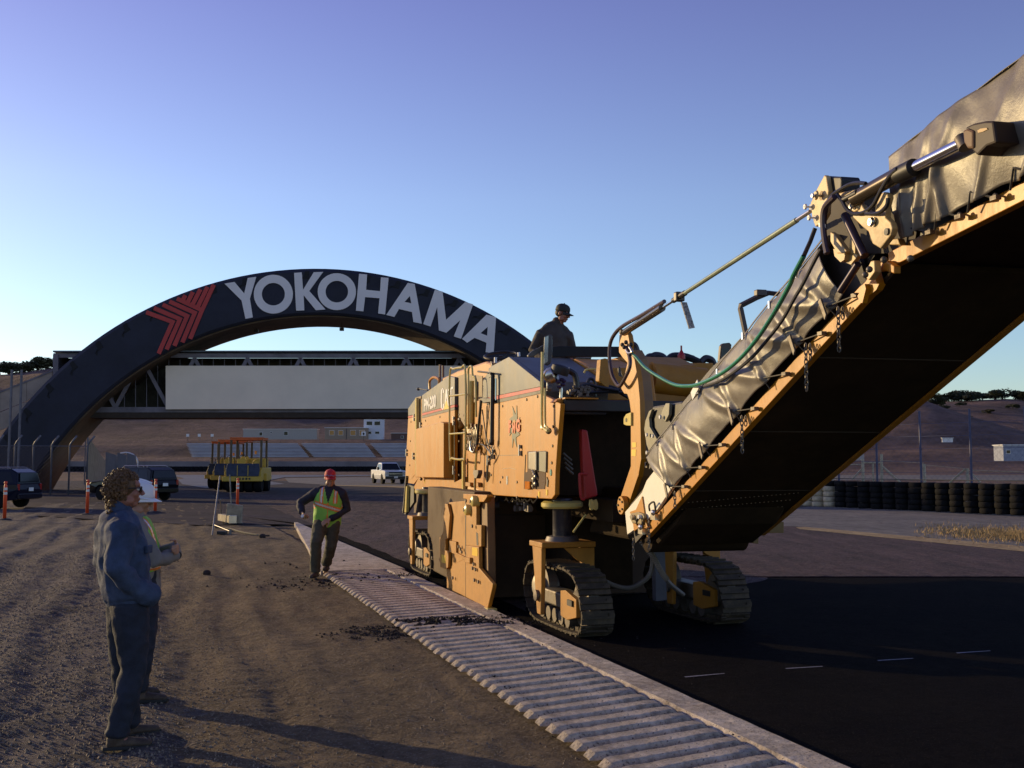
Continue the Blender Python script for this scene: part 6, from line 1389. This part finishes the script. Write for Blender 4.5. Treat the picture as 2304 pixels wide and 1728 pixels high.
# --- walking man in a red bandana cap and lime vest
pw = gnd(722, 1300)
J = dict(hip=(-.085, 0, .90), chest=(-.115, .07, 1.275), neck=(-.125, .10, 1.38), head=(-.13, .15, 1.50), yaw=.25, pitch=-.12, roll=.0,
         shR=(.065, .06, 1.29), shL=(-.295, .07, 1.265), elR=(.33, .0, 1.12), elL=(-.38, -.01, 1.03), wrR=(.28, .20, .98), wrL=(-.13, .17, .88),
         hdR=((-.45, .8, -.45), (-.9, -.1, .1), -1, .75), hdL=((.75, .4, -.4), (.1, -.7, -.6), 1, .5),
         hpR=(-.0, 0, .88), hpL=(-.17, 0, .87), knR=(.06, .24, .53), knL=(-.15, .05, .48), anR=(.075, .14, .105), anL=(-.06, -.30, .165), ftR=(.03, .15, 0), ftL=(.01, .13, -.06))
p3 = person('person', 'walking man in red cap and lime safety vest stepping along the kerb', (pw.x, pw.y, gz(pw.x, pw.y)+.004), math.pi+.10, J, 1.02)
q, R3 = build(p3, J, SKIN); trousers(p3, J, OLV, r=(.130, .108, .082, .078, .076)); boots(p3, J)
jacket(p3, J, NAVY, 1.06, .010, .04, wf=7)
def vest_w(c):
    x = c.x+.105+(c.z-1.1)*.06; zb = c.z-(1.065+.30*(x))
    if c.y < .1: zb = c.z-1.08
    if abs(zb) < .036: return 1 if abs(zb) > .014 else 2
    if c.y > -.02 and c.z > 1.12 and abs(abs(x)-.105) < .030: return 1 if abs(abs(x)-.105) > .012 else 2
    if c.y > .05 and c.z > 1.12 and abs(x) < (c.z-1.12)*.30: return 3
    if c.y > .05 and abs(x) < .008: return 1
    return 0
jacket(p3, J, VEST, 1.17, .009, .02, facem=vest_w, sleeves=False, name='vest', mats=[VEST, VORG, VSIL, NAVY], collar=False, wf=6)
cap(p3, q, R3, CAPR, brim=0); part('bandana_pattern', MB().tube([q(.086*math.cos(a), -.012+.109*math.sin(a), .050+.006*math.sin(a*9)) for a in [math.pi*(.12+.76*k/24) for k in range(25)]], .006, 6), mat('bandana_print', (.25, .25, .45), .7, var=.8, vs=60), p3)
cw = thing('drink_can', 'small silver can in the hand of the walking man', 'can', (0, 0, 0))
wr_ = p3.matrix_basis @ V((0, 0, 0)); Mp = M4.Translation(p3.location) @ M4.Rotation(p3.rotation_euler.z, 4, 'Z') @ M4.Scale(1.02, 4)
hc = Mp @ V((.235, .285, .925)); cw.location = hc
mbn = MB().revolve([(.026, -.06), (.033, -.05), (.033, .05), (.027, .062)], (0, 0, 0), (-.25, -.85, .25), 16); part('can_body', mbn, STL, cw, auto=True)
part('can_top', MB().revolve([(.025, .0625), (.024, .066), (.004, .064)], (0, 0, 0), (-.25, -.85, .25), 16), WHT, cw)
# --- operator on the machine
po = MO+MXv*1.16+MYv*3.75
J = dict(hip=(0, 0, .93), chest=(-.01, .03, 1.35), neck=(-.05, .07, 1.465), head=(-.10, .14, 1.585), yaw=-.75, pitch=-.28,
         shR=(.165, .02, 1.30), shL=(-.20, .04, 1.29), elR=(.27, -.02, 1.08), elL=(-.28, .04, 1.08), wrR=(.20, .20, .95), wrL=(-.20, .22, .95),
         hdR=((-.1, .8, -.5), (0, -.5, -.8), -1, .4), hdL=((.1, .8, -.5), (0, -.5, -.8), 1, .4),
         hpR=(.095, 0, .90), hpL=(-.095, 0, .90), knR=(.10, .03, .49), knL=(-.10, .03, .49), anR=(.10, .0, .088), anL=(-.10, .0, .088), ftR=(.02, .15, 0), ftL=(-.02, .15, 0))
J['yaw'] = .80
p4 = person('person', 'machine operator in dark jacket and black cap standing on top of the milling machine', (po.x, po.y, 2.26), math.pi+.28, J, 1.03)
q, R3 = build(p4, J, SKINR); trousers(p4, J, DENT); boots(p4, J); jacket(p4, J, BRNJ, 1.12, .012, .12, wf=6)
part('collar', MB().loft([V((-.04, .055, 1.43)), V((-.06, .075, 1.495))], [(.082, .080), (.078, .078)]), BRNJ, p4, smooth=True)
cap(p4, q, R3, CAPB)
part('hair', MB().ell(q(0, -.03, .0), (.082, .082, .066), R3, 16, 10), HAIRD, p4, smooth=True)
# ================================================================== VEHICLES
def wfun(pts):
    def f(z):
        for (z0, w0), (z1, w1) in zip(pts, pts[1:]):
            if z <= z1: return w0+(w1-w0)*max(0, (z-z0))/(z1-z0)
        return pts[-1][1]
    return f
def tprism(poly, wf):
    mb = MB(); n = len(poly)
    mb.add([V((-wf(z), y, z)) for y, z in poly]+[V((wf(z), y, z)) for y, z in poly], [tuple(range(n)), tuple(range(2*n-1, n-1, -1))]+[(i, n+i, n+(i+1) % n, (i+1) % n) for i in range(n)]); return mb
def tpanel(root, name, poly, wf, m, off=.006, sides=(-1, 1)):
    for s in sides:
        mb = MB(); n = len(poly); mb.add([V((s*(wf(z)+off), y, z)) for y, z in poly]+[V((s*(wf(z)-.01), y, z)) for y, z in poly], [tuple(range(n)), tuple(range(2*n-1, n-1, -1))]+[(i, n+i, n+(i+1) % n, (i+1) % n) for i in range(n)]); part(name, mb, m, root)
def wheel(root, x, y, r, wd=.22):
    s = 1 if x > 0 else -1; w_ = part('wheel', MB().revolve([(r*.62, -wd/2), (r*.9, -wd/2), (r, -wd*.36), (r, wd*.36), (r*.9, wd/2), (r*.62, wd/2)], (x, y, r), (1, 0, 0), 24), TYR, root, auto=True)
    mb = MB().revolve([(r*.64, wd/2*.9), (r*.60, wd*.42), (r*.56, wd*.30), (.01, wd*.22)], (x, y, r), (s, 0, 0), 24)
    part('rim', mb, mat('alloy_dark', (.05, .05, .055), .4, .5), w_)
    mb = MB()
    for k in range(5):
        a = k*1.2566; d = V((0, math.cos(a), math.sin(a))); t = V((0, -math.sin(a), math.cos(a))); c = V((x+s*wd*.36, y, r)); mb.slab([c+t*.05, c+d*r*.60+t*.035, c+d*r*.60-t*.035, c-t*.05], V((s*.03, 0, 0)))
    part('spokes', mb, mat('alloy', (.55, .55, .57), .3, .7), w_)
def arch_pts(y, r, z): return [(y+r*math.cos(a), z+r*math.sin(a)) for a in [math.pi*k/8 for k in range(9)]]
def suv(label, loc, rz, paint, wins, sc=1):
    o = thing('parked_car', label, 'car', loc, rz); o.scale = (sc,)*3
    low = wfun([(.25, .84), (.6, .91), (.95, .90), (1.7, .80)])
    body = [(-2.22, .45), (-2.2, .38)]+[(-1.35-.40*math.cos(a), .34+.42*math.sin(a)) for a in [math.pi*k/8 for k in range(9)]]+[(1.35-.40*math.cos(a), .34+.42*math.sin(a)) for a in [math.pi*k/8 for k in range(9)]]+[(2.15, .36), (2.25, .50), (2.22, .80), (2.05, .93), (1.0, 1.02), (-2.2, 1.03), (-2.27, .80)]
    part('body', tprism(body, low), paint, o, bev=.03)
    gw = wfun([(1.0, .86), (1.68, .68)])
    part('cabin', tprism([(1.05, 1.0), (.30, 1.58), (.0, 1.66), (-1.8, 1.66), (-2.12, 1.50), (-2.22, 1.0)], gw), paint, o, bev=.04)
    tpanel(o, 'side_window', [(.75, 1.06), (.25, 1.50), (-.35, 1.54), (-.35, 1.06)], gw, wins); tpanel(o, 'side_window', [(-.42, 1.06), (-.42, 1.54), (-1.2, 1.54), (-1.2, 1.06)], gw, wins); tpanel(o, 'side_window', [(-1.28, 1.08), (-1.28, 1.54), (-1.8, 1.52), (-2.02, 1.10)], gw, wins)
    part('windscreen', MB().slab([(-.74, 1.0, 1.06), (.74, 1.0, 1.06), (.62, .34, 1.56), (-.62, .34, 1.56)], (0, .03, .03)), wins, o)
    part('rear_window', MB().slab([(-.70, -2.22, 1.12), (.70, -2.22, 1.12), (.60, -2.14, 1.48), (-.60, -2.14, 1.48)], (0, -.03, .01)), wins, o)
    for s in (-1, 1):
        part('tail_light', MB().box((s*.80, -2.24, .90), (.12, .06, .26)), mat('tail_lens', (.35, .015, .015), .2), o, bev=.01)
        part('headlight', MB().box((s*.68, 2.2, .78), (.30, .10, .14)), mat('head_lens', (.6, .6, .6), .1), o, bev=.02)
        part('roof_rail', MB().tube([(s*.62, .0, 1.67), (s*.62, -.1, 1.72), (s*.62, -1.6, 1.72), (s*.62, -1.75, 1.67)], .02, 6), STL, o)
        part('mirror', MB().ell((s*1.0, .72, 1.08), (.10, .06, .08)), paint, o, smooth=True)
        part('side_trim', MB().box((s*.905, 0, .62), (.03, 1.8, .07)), RUB, o)
        for y in (-1.35, 1.35): wheel(o, s*.80, y, .36)
    part('bumper', MB().box((0, -2.26, .52), (1.7, .10, .22)), paint, o, bev=.03); part('bumper', MB().box((0, 2.24, .50), (1.7, .10, .24)), paint, o, bev=.03)
    part('grille', MB().box((0, 2.27, .78), (.9, .04, .16)), BLK, o); part('licence_plate', MB().box((0, -2.31, .80), (.32, .02, .15)), WHT, o)
    return o
NVY = mat('navy_car_paint', (.006, .008, .020), .2, var=.05, spec=.25); BKP = mat('black_car_paint', (.006, .006, .008), .2, var=.05, spec=.25)
c1 = gnd(40, 1142); suv('dark navy SUV parked at the left edge before the fence', (c1.x-1.35, c1.y-.4, 0), math.atan2(.98, .12), NVY, GLS, .95)
c2_ = at(300, 1045, 52.5); suv('black SUV with bright roof rails parked behind the curly haired man', (c2_.x+.5, 51.2, 0), R(60), BKP, GLS, .98)
# pickup
pk = gnd(866, 1089); o = thing('pickup_truck', 'white crew cab pickup truck parked on the infield by the milling machine', 'pickup truck', (pk.x+.1, pk.y+1.5, 0), R(180+20)); o.scale = (1.02,)*3
WP = mat('white_truck_paint', (.74, .74, .72), .25, var=.03)
low = wfun([(.3, .90), (.7, .98), (1.1, .95), (1.4, .9)])
body = [(-2.85, .50)]+[(-1.75-.46*math.cos(a), .42+.48*math.sin(a)) for a in [math.pi*k/8 for k in range(9)]]+[(1.75-.46*math.cos(a), .42+.48*math.sin(a)) for a in [math.pi*k/8 for k in range(9)]]+[(2.8, .45), (2.88, .60), (2.86, 1.05), (2.7, 1.17), (1.15, 1.24), (-.85, 1.24), (-2.85, 1.24)]
part('body', tprism(body, low), WP, o, bev=.03)
gw = wfun([(1.2, .88), (1.88, .70)])
part('cabin', tprism([(1.25, 1.2), (.55, 1.80), (.25, 1.88), (-.75, 1.88), (-.9, 1.75), (-.95, 1.2)], gw), WP, o, bev=.04)
tpanel(o, 'side_window', [(.95, 1.28), (.5, 1.72), (.12, 1.76), (.12, 1.28)], gw, GLS); tpanel(o, 'side_window', [(.04, 1.28), (.04, 1.76), (-.70, 1.76), (-.80, 1.28)], gw, GLS)
part('windscreen', MB().slab([(-.78, 1.22, 1.26), (.78, 1.22, 1.26), (.64, .60, 1.78), (-.64, .60, 1.78)], (0, .03, .03)), GLS, o)
part('grille', MB().box((0, 2.88, .90), (1.2, .05, .34)), BLK, o); part('grille_bar', MB().box((0, 2.92, .90), (1.2, .03, .05)), STL, o); part('bumper', MB().box((0, 2.92, .58), (1.9, .12, .22)), BLK, o, bev=.03)
part('licence_plate', MB().box((0, 2.99, .60), (.32, .02, .16)), WHT, o)
for s in (-1, 1):
    part('headlight', MB().box((s*.78, 2.87, .95), (.30, .06, .26)), mat('head_lens', (.6, .6, .6), .1), o, bev=.02); part('mirror', MB().box((s*1.10, .85, 1.36), (.20, .10, .26)), BLK, o, bev=.03)
    for y in (-1.75, 1.75): wheel(o, s*.86, y, .41, .26)
part('bed_floor', MB().box((0, -1.85, 1.25), (1.5, 1.7, .01)), BLK, o); part('tailgate', MB().box((0, -2.86, .98), (1.7, .04, .5)), WP, o)
part('toolbox', MB().box((.5, -1.15, 1.34), (.5, .4, .24)), WP, o, bev=.02)
# rollers
RY = mat('roller_yellow', (.62, .40, .04), .5, dirt=(.25, .17, .07, .5), dirts=3); RO = mat('roller_orange', (.75, .14, .02), .5); SCR = mat('blue_black_screen', (.025, .035, .060), .5, var=.3, vs=4)
def roller(label, loc, rz):
    o = thing('road_roller', label, 'road roller', loc, rz, 'line of parked road rollers')
    # front is +Y
    part('chassis', tprism([(-2.0, .75), (2.0, .75), (2.05, 1.3), (1.5, 1.55), (-1.9, 1.55)], wfun([(.7, 1.15), (1.5, 1.12)])), RY, o, bev=.03)
    part('front_bumper', MB().box((0, 2.12, .84), (2.5, .18, .30)), RY, o, bev=.03)
    part('front_screen', MB().slab([(-1.0, 2.10, 1.0), (1.0, 2.10, 1.0), (1.05, 2.02, 1.42), (.98, 1.88, 1.80), (-.98, 1.88, 1.80), (-1.05, 2.02, 1.42)], (0, .06, .01)), SCR, o, bev=.02)
    for x in (-.33, .33): part('screen_rib', MB().box((x, 2.13, 1.36), (.04, .06, .66)), RY, o)
    for k in range(5): part('nameplate_letter', MB().box((-.45+.2*k, 2.222, .85), (.11, .01, .13)), BLK, o)
    for k in range(4): 
        w_ = part('tyre', MB().revolve([(.30, -.22), (.46, -.24), (.50, -.18), (.50, .18), (.46, .24), (.30, .22)], (-.87+.58*k, 1.35, .50), (1, 0, 0), 22), TYR, o, auto=True); part('wheel_hub', MB().cyl((-.87+.58*k-.17, 1.35, .5), (-.87+.58*k+.17, 1.35, .5), .28, 16), RY, w_)
    for k in range(4): 
        w_ = part('tyre', MB().revolve([(.30, -.22), (.46, -.24), (.50, -.18), (.50, .18), (.46, .24), (.30, .22)], (-.87+.58*k, -1.35, .50), (1, 0, 0), 22), TYR, o, auto=True); part('wheel_hub', MB().cyl((-.87+.58*k-.17, -1.35, .5), (-.87+.58*k+.17, -1.35, .5), .28, 16), RY, w_)
    part('side_step', MB().box((1.22, .3, .95), (.16, 1.2, .5)), RY, o, bev=.02); part('side_step', MB().box((-1.22, .3, .95), (.16, 1.2, .5)), RY, o, bev=.02)
    part('seat', MB().box((.35, -.2, 1.75), (.5, .5, .3)).box((.35, -.42, 2.05), (.5, .12, .45)), mat('seat_yellow', (.55, .38, .05), .6), o, bev=.03)
    part('console', MB().box((.35, .55, 1.85), (.6, .25, .55)), RY, o, bev=.03); part('wheel_ring', MB().tube([(.35+.2*math.cos(k*.524), .30+.05*math.sin(k*.524), 2.2+.18*math.sin(k*.524)) for k in range(13)], .02, 6, False), BLK, o)
    part('engine_cowl', MB().box((-.1, -1.25, 1.85), (1.7, 1.1, .6)), RY, o, bev=.05); part('exhaust', MB().cyl((-.6, -1.1, 2.1), (-.6, -1.1, 2.9), .05, 8), BLK, o)
    part('fuel_tank', MB().ell((-.6, .5, 1.8), (.3, .5, .3)), RY, o, smooth=True)
    for x in (-.95, .95):
        for y in (-.95, 1.05): part('canopy_post', MB().box((x, y, 2.45), (.13, .15, 1.9)), mat('post_brown', (.10, .06, .02), .5), o, bev=.01)
    for y in (-.95, 1.05): part('canopy_beam', MB().box((0, y, 3.37), (2.03, .17, .12)), RO, o, bev=.01)
    for x in (-.95, .95): part('canopy_beam', MB().box((x, .05, 3.372), (.15, 1.83, .11)), RO, o, bev=.01)
    part('canopy_roof', MB().box((0, .05, 3.455), (2.1, 2.25, .05)), RO, o, bev=.01)
    part('handrail', MB().tube([(1.1, -.8, 1.55), (1.1, -.8, 2.2), (1.1, .9, 2.2), (1.1, .9, 1.55)], .025, 6), BLK, o); part('beacon', MB().cyl((-.6, 1.0, 2.4), (-.6, 1.0, 2.62), .07, 8), AMB, o)
    return o
r1 = gnd(539, 1108); RZ = math.pi+R(4)
r0 = roller('front yellow road roller with orange canopy and dark front screen', (r1.x, r1.y+2.2, 0), RZ)
dup(r0, (at(530, 1045, r1.y+8.0).x, r1.y+8.0, 0), RZ, 'middle yellow road roller, directly behind the front one'); dup(r0, (at(513, 1045, r1.y+13.6).x, r1.y+13.6, 0), RZ, 'rearmost yellow road roller in the line of three')
# ================================================================== SMALL THINGS IN THE YARD
def P5(x, y): return 400+x/4.022, 900+y/4.022
st = gnd(490, 1190); o = thing('tripod_stand', 'thin grey tripod stand propped over the wooden blocks in the yard', 'stand', (st.x, st.y, 0))
PL = mat('pole_grey', (.20, .19, .18), .4, .4)
def lw(p): return p-V((st.x, st.y, 0))
a = lw(gnd(*P5(310, 1225))); tpp = lw(at(*P5(380, 690), st.y+.1))
part('leg', MB().tube([a, tpp], .018, 8), PL, o); part('leg', MB().tube([lw(at(*P5(385, 900), st.y)), lw(gnd(*P5(395, 1060)))], .016, 8), PL, o); part('leg', MB().tube([lw(at(*P5(330, 1130), st.y)), lw(gnd(*P5(480, 1190)))], .014, 8), PL, o)
part('foot', MB().box(lw(gnd(*P5(400, 1215)))+V((0, 0, .04)), (.22, .2, .08)), BLK, o, bev=.01); part('foot', MB().box(lw(gnd(*P5(475, 1215)))+V((0, 0, .06)), (.05, .05, .14)), PL, o)
WDB = mat('weathered_timber', (.36, .30, .20), .8, var=.25, vs=5)
bk = gnd(*P5(390, 1130)); o = part('timber_beam', MB().box((0, 0, .16), (.20, 1.5, .20), None), WDB, bev=.01); o.location = (bk.x, bk.y+.6, 0); o.rotation_euler = (0, 0, R(28)); tag(o, 'short weathered timber beam lying beside the tripod stand', 'timber beam')
part('metal_cap', MB().box((0, -.77, .16), (.22, .04, .24)), STL, o, bev=.01)
cb = gnd(*P5(510, 1125)); o = thing('tamper', 'hand tamper with a flat square head standing upright left of the kerb tip', 'tamper', (cb.x, cb.y, 0))
part('handle', MB().cyl((-.08, 0, .3), (-.16, 0, 1.45), .018, 8), PL, o); part('head', MB().slab([(-.24, -.1, .02), (.22, -.1, .02), (.24, -.1, .55), (-.2, -.1, .62)], (0, .16, 0)), WDB, o, bev=.02); part('base', MB().box((0, 0, .02), (.55, .34, .04)), BLK, o)
o = part('rubber_cable', MB().tube(smooth_pts([gnd(*P5(x, y), .03) for x, y in ((340, 1155), (450, 1160), (600, 1200), (760, 1225), (830, 1228))]), .022, 6), RUB, auto=True); tag(o, 'black cable lying on the dirt from the tripod stand toward the kerb', 'cable')
lmp = gnd(*P5(765, 1250)); 
for (x, y, s, lab) in ((765, 1250, .09, 'dark lump of asphalt at the end of the black cable'), (260, 1585, .07, 'dark lump of asphalt alone on the dirt left of the walking man')):
    p = gnd(*P5(x, y)); o = part('asphalt_lump', MB().ell((0, 0, s*.5), (s, s*.8, s*.7), None, 8, 6), CR); o.location = (p.x, p.y, 0); tag(o, lab, 'lump')
